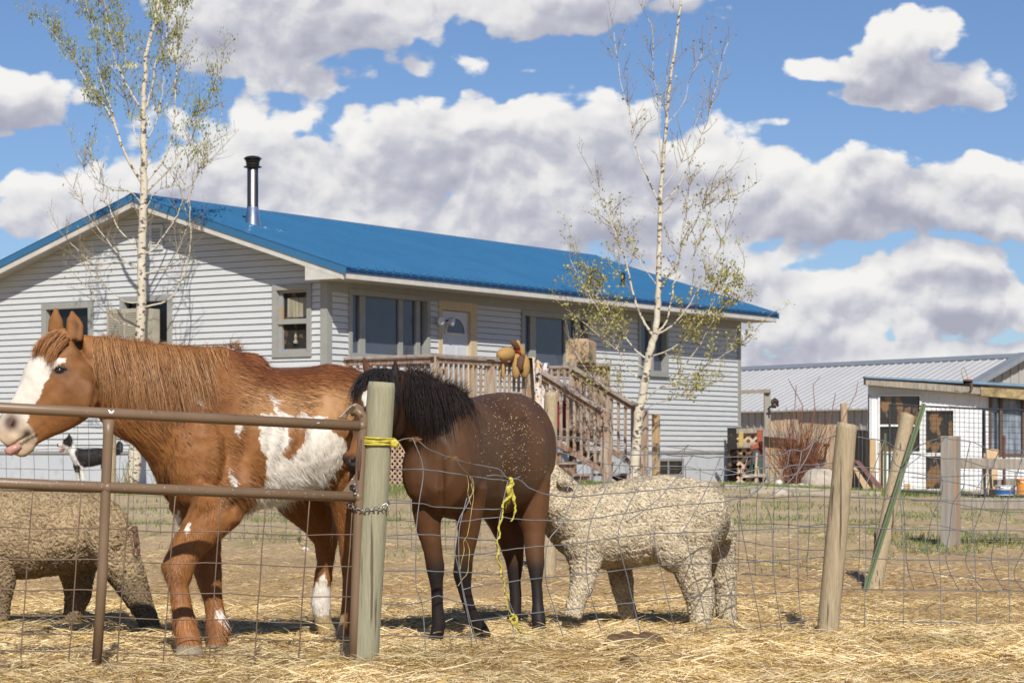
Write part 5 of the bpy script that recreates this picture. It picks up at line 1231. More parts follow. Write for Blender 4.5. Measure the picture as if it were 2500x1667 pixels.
def twine(name, label, strands_, ribbon=None, m='twine'):
    o = thing(name, label, 'twine', W(strands_[0][-1][0], strands_[0][-1][1], Yf(strands_[0][0][0])))
    b = MB()
    for pts in strands_: wire(b, pts, .0015, y_off=-.012, wob=.02)
    b.obj('twine_strand', M[m], o, smooth=True); return o
o = twine('baling_twine', 'thin yellow twine dangling in front of the brown horse foreleg', [[(1140,1160),(1144,1185),(1142,1205),(1150,1232),(1146,1215),(1156,1200),(1154,1180),(1146,1162)], [(1150,1180),(1156,1210),(1152,1240),(1147,1275),(1141,1308)],
          [(1141,1308),(1132,1322),(1133,1345),(1126,1372),(1124,1388)], [(1137,1318),(1146,1342),(1144,1372),(1141,1398),(1130,1412),(1118,1430)]], m='twine')
M['twine2'] = mat('bright_yellow_tape', (.62, .53, .09), (.42, .35, .05), rough=.7, scale=35, bump=.6)
t2 = thing('baling_twine', 'thick frayed yellow tape tied and wound down a fence wire', 'twine', W(1250, 1560, Yf(1250)))
def ribbon(pts, ws, name, par):
    P = [W(x, y, Yf(x) - .012) for x, y in pts]; out = []; wd = []
    for i in range(len(P) - 1):
        p0 = P[max(i - 1, 0)]; p1 = P[i]; p2 = P[i + 1]; p3 = P[min(i + 2, len(P) - 1)]
        for k in range(4):
            s = k / 4; out.append(.5 * ((2 * p1) + (-p0 + p2) * s + (2 * p0 - 5 * p1 + 4 * p2 - p3) * s * s + (-p0 + 3 * p1 - 3 * p2 + p3) * s ** 3)); wd.append((ws[i] * (1 - s) + ws[i + 1] * s) * random.uniform(.55, 1.05))
    out.append(P[-1]); wd.append(ws[-1]); b = MB(); b.tube([p + V3(random.uniform(-.002, .002), random.uniform(-.003, .003), 0) for p in out], wd, 7, jit=.25); return b.obj(name, M['twine2'], par, smooth=False)
ribbon([(1246,1166),(1250,1180),(1240,1195),(1244,1212),(1230,1225),(1226,1240)], [.010, .013, .014, .012, .008, .006], 'tied_knot', t2)
ribbon([(1248,1190),(1254,1215),(1258,1240),(1254,1262),(1247,1272)], [.008, .009, .007, .006, .002], 'loose_tail', t2)
ribbon([(1228,1238),(1226,1262),(1218,1285),(1221,1305),(1214,1320),(1218,1345),(1213,1360),(1224,1385),(1222,1402),(1233,1420),(1230,1440),(1240,1455),(1238,1475),(1250,1500)], [.004, .006, .005, .0075, .004, .007, .004, .0075, .005, .0065, .004, .0075, .005, .004], 'wound_tape', t2)
ribbon([(1250,1498),(1262,1510),(1256,1522),(1246,1512),(1258,1505),(1262,1524),(1270,1540),(1284,1548),(1288,1562),(1302,1570)], [.006, .011, .011, .009, .008, .007, .006, .0075, .006, .004], 'lower_knot', t2)
# fraying
n = 240; k = RNG.random(n); base = np.array([W(1246 - 10 * s, 1168 + 62 * s, Yf(1246) - .012) for s in k]); d = randunit(n) * np.array([.02, .012, .03]); strands_obj('frayed_fibre', np.stack([base, base + d * .6, base + d + V3(0, 0, -.008)], 1), np.full(n, .0012), M['hair'], t2, col=np.tile([[.55, .45, .08]], (n, 1)))
# ================================================================== ANIMALS
def S(top, bot, w, Y, Yb=None):
    """section from image-traced top and bottom points at distance Y"""
    a = W(*top, Y); b = W(*bot, Yb or Y); return ((a + b) / 2, a - b, np.linalg.norm(a - b) / 2, w)
def leg(mb, pts, Y, flat=.9, n=14, Y1=None):
    Y1 = Y1 or Y; m = len(pts)
    secs = []
    for i, (x, y, r) in enumerate(pts):
        Yi = Y + (Y1 - Y) * i / (m - 1); secs.append((W(x, y, Yi), V3(1, 0, 0), r, r * flat))
    # sections: up = image-horizontal, width = depth
    C = [s[0] for s in secs]; vs = []
    for i, (c, u, hu, hw) in enumerate(secs):
        t = nrm(C[min(i + 1, m - 1)] - C[max(i - 1, 0)]); u = nrm(u - t * np.dot(u, t)); w_ = np.cross(t, u)
        for k in range(n): a = 2 * math.pi * k / n; vs.append(c + u * math.cos(a) * hu + w_ * math.sin(a) * hw)
    fs = [(i * n + k, i * n + (k + 1) % n, (i + 1) * n + (k + 1) % n, (i + 1) * n + k) for i in range(m - 1) for k in range(n)]
    fs.append(tuple(range(n))[::-1]); fs.append(tuple((m - 1) * n + k for k in range(n)))
    mb.add(vs, fs)
def ear(mb, base0, base1, mid0, mid1, tip, Y, th=.018):
    """leaf shaped ear traced from the picture, with real thickness"""
    a = [W(*base0, Y), W(*mid0, Y), W(*tip, Y), W(*mid1, Y), W(*base1, Y)]
    c = (a[0] + a[4]) / 2; secs = []
    rows = [(a[0], a[4]), (a[0] * .5 + a[1] * .5, a[4] * .5 + a[3] * .5), (a[1], a[3]), (a[1] * .45 + a[2] * .55, a[3] * .45 + a[2] * .55), (a[2] - V3(.004, 0, 0), a[2] + V3(.004, 0, 0))]
    vs = []; n = 12
    for p, q in rows:
        cc_ = (p + q) / 2; r = (q - p) / 2
        for k in range(n): an = 2 * math.pi * k / n; vs.append(cc_ + r * math.cos(an) + V3(0, 1, 0) * th * math.sin(an))
    m = len(rows); fs = [(i * n + k, i * n + (k + 1) % n, (i + 1) * n + (k + 1) % n, (i + 1) * n + k) for i in range(m - 1) for k in range(n)]
    fs.append(tuple(range(n))[::-1]); fs.append(tuple((m - 1) * n + k for k in range(n))); mb.add(vs, fs)
def soft(poly_hit, *a): return poly_hit
# ---------------------------------------------------------------- spotted horse
b = MB()
b.loft([S((196, 815), (205, 985), .06, 10.52), S((228, 819), (236, 1015), .085, 10.55), S((268, 822), (264, 1052), .095, 10.57), S((344, 832), (322, 1082), .105, 10.62), S((421, 845), (368, 1135), .13, 10.68), S((497, 850), (405, 1215), .17, 10.75), S((555, 850), (455, 1268), .2, 10.84),
        S((597, 866), (545, 1262), .225, 10.93), S((635, 893), (620, 1246), .25, 11.02), S((680, 903), (690, 1230), .265, 11.1), S((740, 897), (755, 1205), .265, 11.2), S((800, 888), (815, 1168), .25, 11.3), S((850, 898), (862, 1150), .225, 11.4), S((888, 925), (893, 1125), .17, 11.47), S((908, 965), (908, 1090), .09, 11.52)], 28)
b.loft([S((158, 800), (226, 905), .05, 10.5), S((140, 805), (248, 935), .075, 10.5), S((106, 835), (243, 985), .092, 10.48), S((77, 866), (222, 1012), .096, 10.46), S((58, 897), (192, 1034), .088, 10.45), S((45, 937), (155, 1054), .072, 10.44), S((28, 970), (115, 1072), .06, 10.43), S((8, 1002), (84, 1088), .056, 10.42), S((-6, 1032), (52, 1090), .052, 10.41), S((-8, 1066), (24, 1094), .036, 10.41)], 24)
# cheek, lower lip and chin, brow, shoulder, hip
b.ell(W(196, 965, 10.40), (.082, .035, .085)); b.ell(W(150, 885, 10.41), (.035, .03, .025))
b.loft([S((30, 1062), (96, 1078), .03, 10.42), S((30, 1074), (80, 1102), .036, 10.42), S((22, 1088), (60, 1117), .034, 10.42), S((16, 1092), (38, 1113), .026, 10.42)], 14)
b.ell(W(28, 1036, 10.37), (.036, .022, .042))
b.ell(W(470, 1110, 10.66), (.15, .11, .24)); b.ell(W(545, 1180, 10.74), (.16, .09, .16)); b.ell(W(830, 1020, 11.22), (.16, .12, .22))
b.ell(W(600, 905, 10.93), (.12, .07, .09))
leg(b, [(545, 1200, .135), (528, 1245, .125), (490, 1293, .092), (452, 1345, .076), (432, 1388, .075), (437, 1436, .046), (446, 1492, .049), (452, 1530, .056), (461, 1562, .060), (461, 1576, .060), (462, 1598, .066), (463, 1622, .076)], 10.62, Y1=10.42)
leg(b, [(470, 1215, .12), (492, 1290, .09), (503, 1360, .07), (510, 1412, .064), (519, 1458, .046), (526, 1500, .047), (532, 1540, .056), (531, 1570, .048), (528, 1582, .050), (524, 1602, .060)], 10.85, Y1=10.8)
leg(b, [(735, 1170, .19), (748, 1225, .15), (778, 1282, .085), (795, 1322, .062), (793, 1375, .044), (787, 1425, .045), (783, 1470, .053), (788, 1512, .043), (800, 1545, .047), (808, 1562, .052)], 11.55, Y1=11.75)
leg(b, [(850, 1150, .17), (862, 1240, .11), (858, 1320, .062), (858, 1400, .044), (857, 1470, .047), (850, 1520, .045), (842, 1562, .05)], 11.3, Y1=11.35)
ear(b, (117, 815), (158, 808), (118, 782), (155, 785), (137, 751), 10.62)
ear(b, (163, 822), (203, 835), (162, 785), (203, 790), (175, 757), 10.46)
hv, hn, hf = fuse(b, .0085, 8)
px, py = project(hv)
# carve nostril, mouth, eye socket and ear cups; bony relief
def dent(v, n_, x, y, rx, ry, d, yfront=None, rot=0):
    px, py = project(v); dx, dy = px - x, py - y; c, s = math.cos(rot), math.sin(rot); u = (dx * c + dy * s) / rx; w_ = (-dx * s + dy * c) / ry
    k = np.exp(-(u * u + w_ * w_)) * (n_[:, 1] < -.1) * ((v[:, 1] < yfront) if yfront else 1); return v - n_ * (k * d)[:, None], k
hv, kn = dent(hv, hn, 27, 1033, 19, 20, .06, rot=-.3); hv, k1 = dent(hv, hn, 143, 905, 16, 9, .012); hv, km = dent(hv, hn, 52, 1074, 30, 4, .014, rot=-.55)
hv, k2 = dent(hv, hn, 184, 795, 12, 25, .014, 10.6); hv, _ = dent(hv, hn, 118, 960, 12, 45, .006, rot=.75); hv, _ = dent(hv, hn, 205, 880, 25, 14, .012)
hv, _ = dent(hv, hn, 232, 975, 10, 50, .014, rot=.3); hv, _ = dent(hv, hn, 452, 1010, 22, 95, .020, rot=-.25); hv, _ = dent(hv, hn, 590, 1120, 20, 90, .022, rot=.25); hv, _ = dent(hv, hn, 520, 1010, 35, 30, .012); hv, _ = dent(hv, hn, 400, 1190, 12, 50, .022)
hv, _ = dent(hv, hn, 690, 965, 45, 22, .016, rot=.3); hv, _ = dent(hv, hn, 330, 960, 70, 25, .014, rot=.2); hv, _ = dent(hv, hn, 500, 1250, 30, 14, .014, rot=-.5); hv, _ = dent(hv, hn, 450, 1425, 10, 30, .008); hv, _ = dent(hv, hn, 640, 960, 30, 60, .012)
for rx_ in (655, 690, 725, 760): hv, _ = dent(hv, hn, rx_, 1090, 8, 75, .006, rot=.12); hv, _ = dent(hv, hn, 570, 1235, 25, 25, .012); hv, _ = dent(hv, hn, 775, 1000, 40, 60, .012)
hv = hv + hn * (((fbm(hv, 9, 3) - .5) * .014 + (fbm(hv + 3, 4, 2) - .5) * .016 + (fbm(hv * np.array([1, 1, 1]), 34, 2) - .5) * .006)[:, None] * (py < 1420)[:, None])
WHITE = [[(650,960),(658,963),(668,975),(681,1002),(700,1006),(723,1020),(730,1012),(739,1006),(752,1014),(765,1021),(790,1016),(812,1016),(850,1075),(838,1132),(796,1175),(762,1200),(700,1228),(652,1262),(612,1285),(606,1262),(620,1213),(643,1194),(649,1159),(648,1117),(635,1079),(631,1037),(640,1010),(677,1014),(668,990)],
         [(574,1040),(600,1036),(592,1055),(582,1070)], [(472,955),(478,954),(484,968),(492,978),(503,986),(494,990),(482,982),(474,970)], [(557,1127),(562,1140),(572,1160),(580,1180),(576,1190),(568,1188),(560,1166),(564,1158)],
         [(455,1278),(462,1272),(468,1285),(458,1300),(450,1296)], [(757,1438),(774,1420),(790,1395),(800,1425),(812,1440),(812,1470),(800,1505),(760,1500)], [(524,1488),(545,1486),(548,1510),(536,1520),(524,1505)], [(420,1278),(436,1240),(440,1270),(430,1300)]]
BROWN = [[(700,1040),(750,1042),(750,1055),(742,1083),(725,1102),(708,1122),(692,1114),(685,1102),(700,1090),(704,1070)], [(790,1020),(880,1020),(860,1085),(842,1075),(820,1060),(806,1048)]]
FACE = [(30,880),(77,864),(98,852),(107,850),(112,864),(120,858),(128,870),(140,876),(163,874),(160,886),(140,892),(126,902),(124,918),(114,930),(104,950),(96,972),(84,990),(74,1010),(66,1030),(82,1052),(90,1075),(84,1100),(70,1125),(-60,1130),(-60,960)]
def colour_spotted(v, jit=True, dark=None):
    px, py = project(v); n = len(v)
    j1 = (fbm(v + 3, 45, 2) - .5) * 16; j2 = (fbm(v + 8, 45, 2) - .5) * 16
    x = px + j1; y = py + j2
    t = fbm(v, 6, 3)[:, None]
    c = np.array([[.20, .078, .022]]) * (1 - t) + np.array([[.35, .155, .050]]) * t
    back = (1 - sstep(10, 75, py - np.interp(px, [560, 600, 640, 680, 740, 800, 850, 900], [850, 868, 893, 903, 897, 888, 900, 930])))[:, None] * (px > 555)[:, None]
    c = c * (1 - back) + np.array([[.20, .07, .025]]) * back
    fade = (sstep(560, 640, px) * sstep(930, 980, py) * (1 - sstep(1030, 1070, py)))[:, None]
    c = c * (1 - .6 * fade) + np.array([[.52, .30, .14]]) * .6 * fade
    # darker inside the hind legs and far foreleg upper
    w_ = np.zeros(n, bool)
    for p in WHITE: w_ |= inpoly(x, y, p)
    for p in BROWN: w_ &= ~inpoly(x, y, p)
    white = np.array([[.84, .78, .68]])
    c = np.where(w_[:, None], white, c)
    f_ = inpoly(px + j1 * .5, py + j2 * .5, FACE)
    c = np.where(f_[:, None], np.array([[.80, .74, .64]]), c)
    muz = (sstep(995, 1060, py) * (px < 95))[:, None] * f_[:, None]; c = c * (1 - muz * .8) + np.array([[.56, .40, .24]]) * muz * .8
    chk = (np.exp(-(((px - 190) / 45) ** 2 + ((py - 950) / 60) ** 2)) * (1 - f_))[:, None]; c = c * (1 - chk * .25); tmp_ = (np.exp(-(((px - 190) / 22) ** 2 + ((py - 860) / 30) ** 2)) * (1 - f_))[:, None]; c = c * (1 - tmp_ * .35)  # darker shading painted on cheek and temple
    # lower legs a lighter orange, hooves pale grey-brown
    lo = sstep(1400, 1500, py)[:, None] * (px < 600)[:, None] * (1 - w_[:, None]); c = c * (1 - .5 * lo) + np.array([[.36, .15, .055]]) * .5 * lo
    hoof = ((py > 1576) & (px < 500)) | ((py > 1574) & (px < 600)) | ((py > 1545) & (px > 700) & (px < 830)) | ((py > 1548) & (px > 830))
    c = np.where(hoof[:, None], np.array([[.30, .25, .18]]), c)
    cream = ((py > 1500) & (py < 1545) & (px > 700) & (px < 840)); c = np.where(cream[:, None], np.array([[.50, .38, .20]]), c)
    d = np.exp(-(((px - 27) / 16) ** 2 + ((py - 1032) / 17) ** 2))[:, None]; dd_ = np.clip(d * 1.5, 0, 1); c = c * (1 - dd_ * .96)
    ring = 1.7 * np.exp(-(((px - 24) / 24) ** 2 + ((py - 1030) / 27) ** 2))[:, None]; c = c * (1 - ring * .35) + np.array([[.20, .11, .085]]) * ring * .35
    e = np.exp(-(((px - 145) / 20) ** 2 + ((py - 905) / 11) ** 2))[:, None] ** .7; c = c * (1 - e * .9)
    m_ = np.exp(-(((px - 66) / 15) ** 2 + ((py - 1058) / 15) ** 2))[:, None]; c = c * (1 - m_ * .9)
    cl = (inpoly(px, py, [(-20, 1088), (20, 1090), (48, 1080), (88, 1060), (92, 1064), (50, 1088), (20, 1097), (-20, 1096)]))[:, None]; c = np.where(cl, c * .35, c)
    ei = (np.exp(-(((px - 186) / 9) ** 2 + ((py - 800) / 22) ** 2)) + np.exp(-(((px - 232) / 14) ** 2 + ((py - 950) / 40) ** 2)) * .8 + np.exp(-(((px - 213) / 15) ** 2 + ((py - 905) / 22) ** 2)) * .5)[:, None]; c = c * (1 - np.clip(ei, 0, 1) * .55)  # shade painted along the jaw-neck crease, ear cup darkened too
    return np.clip(c, .004, .9)
hor = thing('spotted_horse', 'chestnut and white spotted horse with a white face behind the pipe gate', 'horse', (-1.2, 10.9, 0))
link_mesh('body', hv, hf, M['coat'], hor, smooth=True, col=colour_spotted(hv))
def fuzz(name, par, v, nn, f, n, colfn, L0, L1, wd, flow, lift=.35, seglen=3, excl=None, mat_='hair', tone=(.55, 1.6), curl=0.0):
    P, nr, _ = sample(v, nn, f, n)
    k = nr[:, 1] < .45
    if excl is not None: k &= ~excl(P)
    P, nr = P[k], nr[k]; n = len(P)
    fl = flow(P, nr); fl = fl - nr * (fl * nr).sum(1, keepdims=True); fl /= (np.linalg.norm(fl, axis=1, keepdims=True) + 1e-9)
    d = fl + nr * lift + randunit(n) * .28; d /= np.linalg.norm(d, axis=1, keepdims=True)
    L = (L0 + (L1 - L0) * RNG.random(n)) * (.6 + .8 * fbm(P, 12, 2)); g = V3(0, 0, -1)
    t = np.linspace(0, 1, seglen)
    paths = P[:, None, :] - nr[:, None, :] * .002 + d[:, None, :] * (L[:, None] * t[None, :])[:, :, None] + (fl + g * .3)[:, None, :] * ((L[:, None] * t[None, :] ** 2) * .3)[:, :, None]
    if curl: paths += randunit(n)[:, None, :] * (np.sin(t * 6)[None, :, None] * curl)
    c = colfn(P) * (tone[0] + (tone[1] - tone[0]) * RNG.random((n, 1))) * (.75 + .5 * fbm(P + 5, 20, 2))[:, None]
    side = np.cross(d, nr); side /= (np.linalg.norm(side, axis=1, keepdims=True) + 1e-9)
    return strands_obj(name, paths, np.full(n, wd) * (.7 + .6 * RNG.random(n)), M[mat_], par, col=np.clip(c, .003, .9), side=side)
def surfY(v, x, y, rad=6):
    px, py = project(v); k = ((px - x) ** 2 + (py - y) ** 2) < rad * rad
    return float(np.percentile(v[k][:, 1], 8)) if k.any() else float(v[:, 1].min())
def flow_h(P, nr):
    px, py = project(P); d = np.tile(V3(.6, .3, -.75), (len(P), 1))
    d[py > 1240] = V3(.1, .05, -1); d[(px < 240) & (py < 1110)] = V3(.2, .1, -1.0)
    d[(px < 90)] = V3(-.2, .0, -1); w_ = (px > 560) & (py < 1000); d[w_] = V3(.9, .5, -.45); s = (fbm(P, 5, 2) - .5)[:, None]; return d + s * V3(1.6, 0, 1.2)
def excl_h(P):
    px, py = project(P); return ((((px - 145) / 18) ** 2 + ((py - 905) / 9) ** 2) < 1) | ((((px - 27) / 17) ** 2 + ((py - 1032) / 20) ** 2) < 1) | ((py > 1576) & (px < 600))
fuzz('coat_hair', hor, hv, hn, hf, 110000, colour_spotted, .008, .024, .0018, flow_h, excl=lambda P: excl_h(P) | (project(P)[0] < 245) & (project(P)[1] < 1120))
fuzz('face_hair', hor, hv, hn, hf, 60000, colour_spotted, .004, .011, .0014, flow_h, lift=.22, excl=lambda P: excl_h(P) | ~((project(P)[0] < 250) & (project(P)[1] < 1120)))
# long winter coat tufts: jaw, chest, back, belly, fetlocks
def excl_long(P):
    px, py = project(P); k = ((px > 570) & (px < 900) & (py < 985)) | ((px > 250) & (px < 430) & (py > 1000) & (py < 1240)) | ((py > 1150) & (py < 1260) & (px > 560)) | ((py > 1440) & (py < 1560) & (px < 600))
    return ~k
fuzz('long_coat_hair', hor, hv, hn, hf, 34000, colour_spotted, .025, .055, .0024, flow_h, lift=.28, seglen=4, excl=excl_long)
def eye(px_, py_, Y, r, par, lid=None):
    e_ = MB(); e_.ell(W(px_, py_, Y), (r * 1.15, r * .8, r * .8), 16, 12); e_.obj('eye', M['eye'], par, smooth=True)
EY = surfY(hv, 144, 905)
eye(144, 905, EY + .009, .024, hor)
b = MB(); b.loft([S((46, 1080), (54, 1092), .014, 10.385), S((30, 1086), (42, 1103), .018, 10.38), S((16, 1092), (28, 1112), .018, 10.375), S((10, 1098), (17, 1110), .009, 10.375)], 12); b.obj('tongue', M['tongue'], hor, smooth=True)
def lid(pts, Y, r, colr):
    mb = MB(); mb.tube([W(x, y, Y) for x, y in pts], r, 7); o = mb.obj('eyelid', mat('dark_skin', (.05, .032, .025), (.03, .02, .016), rough=.5, scale=30), hor, smooth=True)
lid([(127, 908), (134, 899), (145, 894), (156, 898), (162, 903)], EY + .002, .005, 0); lid([(127, 910), (138, 915), (150, 916), (160, 908)], EY + .002, .0038, 0)
# hair of mane and tail
def hairlock(name, par, roots, lens, dirs, wave, colA, colB, width, seg=8, grav=1.0, clump=.3, out=0.0, mt='hair'):
    n = len(roots); t = np.linspace(0, 1, seg)
    cl = np.round(roots * 38) ; ph = vnoise(cl * 3.7 + .5) * 6.28; amp = (vnoise(cl * 1.9 + 9.1) - .5)
    paths = np.zeros((n, seg, 3)); 
    for k, tk in enumerate(t):
        d = dirs * (tk * (1 - .55 * grav * tk))[..., None] if False else dirs * tk * (1 - .45 * tk) + V3(0, 0, -1) * grav * tk ** 1.4
        paths[:, k] = roots + d * lens[:, None]
        paths[:, k, 0] += np.sin(ph + tk * 5.0) * wave * tk + amp * .06 * tk + RNG.normal(size=n) * .0025 * tk
        paths[:, k, 1] += -out * np.sin(min(tk * 1.5, 1) * math.pi / 2) + np.cos(ph * 1.7 + tk * 4) * wave * .6 * tk
    v = RNG.random((n, 1)) * .55 + vnoise(cl * 2.3 + 4)[:, None] * .45; c = np.array([colA]) * (1 - v) + np.array([colB]) * v
    side = perp(np.tile(V3(0, 0, 1), (n, 1))); side = side * np.array([1, .55, .2])
    side /= np.linalg.norm(side, axis=1, keepdims=True)
    return strands_obj(name, paths, np.full(n, width) * (.6 + .8 * RNG.random(n)), M[mt], par, col=np.clip(c, .003, 1), side=side)
def crest(pts, n, spread=.02, yj=.03, Yfn=None):
    s = np.sort(RNG.random(n)) * (len(pts) - 1); i = np.minimum(s.astype(int), len(pts) - 2); f_ = s - i
    A = np.array([W(p[0], p[1], p[2]) for p in pts]); P = A[i] * (1 - f_)[:, None] + A[i + 1] * f_[:, None]
    P[:, 2] += RNG.normal(size=n) * spread * .3; P[:, 1] += -np.abs(RNG.normal(size=n)) * yj; P[:, 2] -= (np.abs(RNG.normal(size=n)) * spread); return P, s / (len(pts) - 1)
P, s = crest([(232, 824, 10.55), (268, 826, 10.57), (344, 836, 10.62), (421, 849, 10.68), (497, 853, 10.74), (560, 850, 10.84)], 2100, .035, .02)
n = len(P); ck = vnoise(np.round(P * 30) * 2.1 + 3); ck2 = vnoise(P * np.array([9, 0, 0]) + 2.2); L = (.08 + .11 * np.sin(np.clip(s * 1.1 + .05, 0, 1) * math.pi) + ck * .13 + .10 * ck2 + RNG.random(n) * .05) * np.where(s > .82, .6, 1)
hairlock('mane', hor, P, L, np.stack([.10 + .35 * ck2, -.24 - .08 * ck, .02 + 0 * s], 1) + RNG.normal(size=(n, 3)) * .05, .014, (.17, .065, .02), (.56, .30, .13), .0021, seg=9, grav=.85, out=.055)
P, s = crest([(240, 820, 10.57), (344, 832, 10.63), (421, 845, 10.7), (497, 849, 10.76), (560, 845, 10.86), (590, 858, 10.9)], 1000, .006, .02)
n = len(P); hairlock('mane', hor, P, .015 + .035 * RNG.random(n) + np.where(s > .8, .05, 0) * RNG.random(n), np.tile(V3(.5, -.1, 1.0), (n, 1)) + RNG.normal(size=(n, 3)) * .4, .006, (.24, .085, .03), (.40, .19, .07), .0018, seg=5, grav=.25)
P, s = crest([(118, 815, 10.46), (140, 806, 10.45), (165, 812, 10.44), (172, 822, 10.44)], 1500, .012, .02)
n = len(P); tdir = np.stack([-1.05 + .25 * s, -.22 - .0 * s, -.55 + 0 * s], 1); hairlock('forelock', hor, P, .085 + .075 * s + .05 * RNG.random(n), tdir + RNG.normal(size=(n, 3)) * .07, .006, (.26, .10, .03), (.52, .25, .09), .0018, seg=7, grav=.42, out=.015)
P, s = crest([(850, 1120, 11.42), (862, 1150, 11.42), (868, 1180, 11.42)], 500, .01, .03)
n = len(P); hairlock('tail', hor, P, .24 + .16 * RNG.random(n), np.tile(V3(-.3, 0, 0), (n, 1)) + RNG.normal(size=(n, 3)) * .06, .012, (.38, .33, .24), (.62, .56, .44), .002, seg=8, grav=.95)
# ---------------------------------------------------------------- bay horse
bay = thing('bay_horse', 'dark bay pony with black mane standing behind the rope post', 'horse', (-.1, 11.5, 0))
def S2(top, bot, w, Y): return S(top, bot, w, Y)
b = MB()
b.loft([S((1065, 1070), (1068, 1200), .08, 10.98), S((1072, 1010), (1074, 1245), .15, 11.04), S((1084, 980), (1084, 1262), .185, 11.16), S((1112, 968), (1108, 1268), .205, 11.35), S((1150, 970), (1148, 1268), .23, 11.58), S((1185, 963), (1188, 1262), .245, 11.8), S((1220, 958), (1225, 1252), .255, 12.0), S((1247, 958), (1248, 1225), .25, 12.2), S((1262, 974), (1262, 1185), .20, 12.38), S((1270, 1015), (1266, 1130), .10, 12.5)], 28)
b.loft([S((1125, 958), (1075, 1220), .15, 11.38), S((1095, 943), (1045, 1190), .135, 11.24), S((1055, 930), (1015, 1130), .115, 11.12), S((1015, 915), (985, 1085), .10, 11.04), S((978, 903), (962, 1050), .088, 10.98), S((950, 900), (944, 1000), .07, 10.95)], 24)
hd = [((943, 920), 11.02, .075, .075), ((936, 945), 10.95, .105, .093), ((928, 975), 10.88, .135, .10), ((920, 1005), 10.81, .14, .10), ((910, 1040), 10.73, .12, .088), ((897, 1078), 10.63, .09, .068), ((884, 1110), 10.55, .072, .060), ((874, 1135), 10.50, .064, .058), ((868, 1152), 10.48, .04, .04)]
b.loft([(W(*c, Y), V3(-.25, -.75, .6), hu, hw) for c, Y, hu, hw in hd], 22)
b.ell(W(966, 1030, 10.92), (.05, .09, .10)); b.ell(W(875, 1145, 10.52), (.045, .05, .04)); b.ell(W(845, 1118, 10.5), (.02, .03, .03)); b.ell(W(860, 1128, 10.46), (.028, .025, .03))
b.ell(W(1030, 1150, 11.08), (.10, .10, .16)); b.ell(W(1125, 1160, 11.14), (.10, .10, .16)); b.ell(W(1300, 1100, 12.1), (.13, .16, .24)); b.ell(W(1225, 1020, 11.78), (.13, .12, .06))
leg(b, [(1046, 1190, .085), (1043, 1245, .074), (1047, 1295, .06), (1057, 1345, .047), (1063, 1388, .0455), (1066, 1430, .033), (1068, 1480, .031), (1071, 1522, .037), (1066, 1552, .036), (1061, 1570, .046), (1059, 1586, .053)], 11.15, Y1=11.2)
leg(b, [(1142, 1185, .10), (1145, 1248, .074), (1143, 1305, .054), (1133, 1355, .047), (1129, 1400, .0475), (1134, 1440, .033), (1147, 1485, .031), (1160, 1512, .037), (1172, 1536, .043), (1180, 1556, .046)], 11.2, Y1=11.4)
leg(b, [(1272, 1110, .13), (1284, 1180, .135), (1298, 1240, .095), (1304, 1300, .062), (1305, 1345, .052), (1308, 1380, .048), (1310, 1425, .032), (1313, 1475, .032), (1315, 1510, .040), (1317, 1540, .036), (1318, 1556, .044), (1318, 1567, .048)], 12.05, Y1=11.9)
leg(b, [(1222, 1200, .17), (1236, 1270, .105), (1249, 1322, .07), (1256, 1368, .052), (1257, 1420, .034), (1259, 1470, .034), (1255, 1512, .04), (1252, 1535, .042), (1251, 1552, .048)], 12.25, Y1=12.2)
ear(b, (890, 918), (908, 918), (884, 895), (907, 896), (888, 869), 11.02, .02); ear(b, (954, 922), (982, 924), (953, 904), (977, 902), (965, 874), 10.90, .018)
bv, bn, bf = fuse(b, .0085, 14)
bv, _ = dent(bv, bn, 862, 1124, 7, 10, .022, 10.6); bv, _ = dent(bv, bn, 856, 1150, 14, 3, .008, 10.6); bv, _ = dent(bv, bn, 1078, 1190, 8, 60, .022, 11.2); bv, _ = dent(bv, bn, 895, 895, 6, 16, .012, 11.1)
bv, _ = dent(bv, bn, 1240, 1180, 10, 60, .02); bv, _ = dent(bv, bn, 1165, 1230, 12, 40, .018)
bv = bv + bn * ((fbm(bv, 8, 3) - .5) * .008)[:, None]
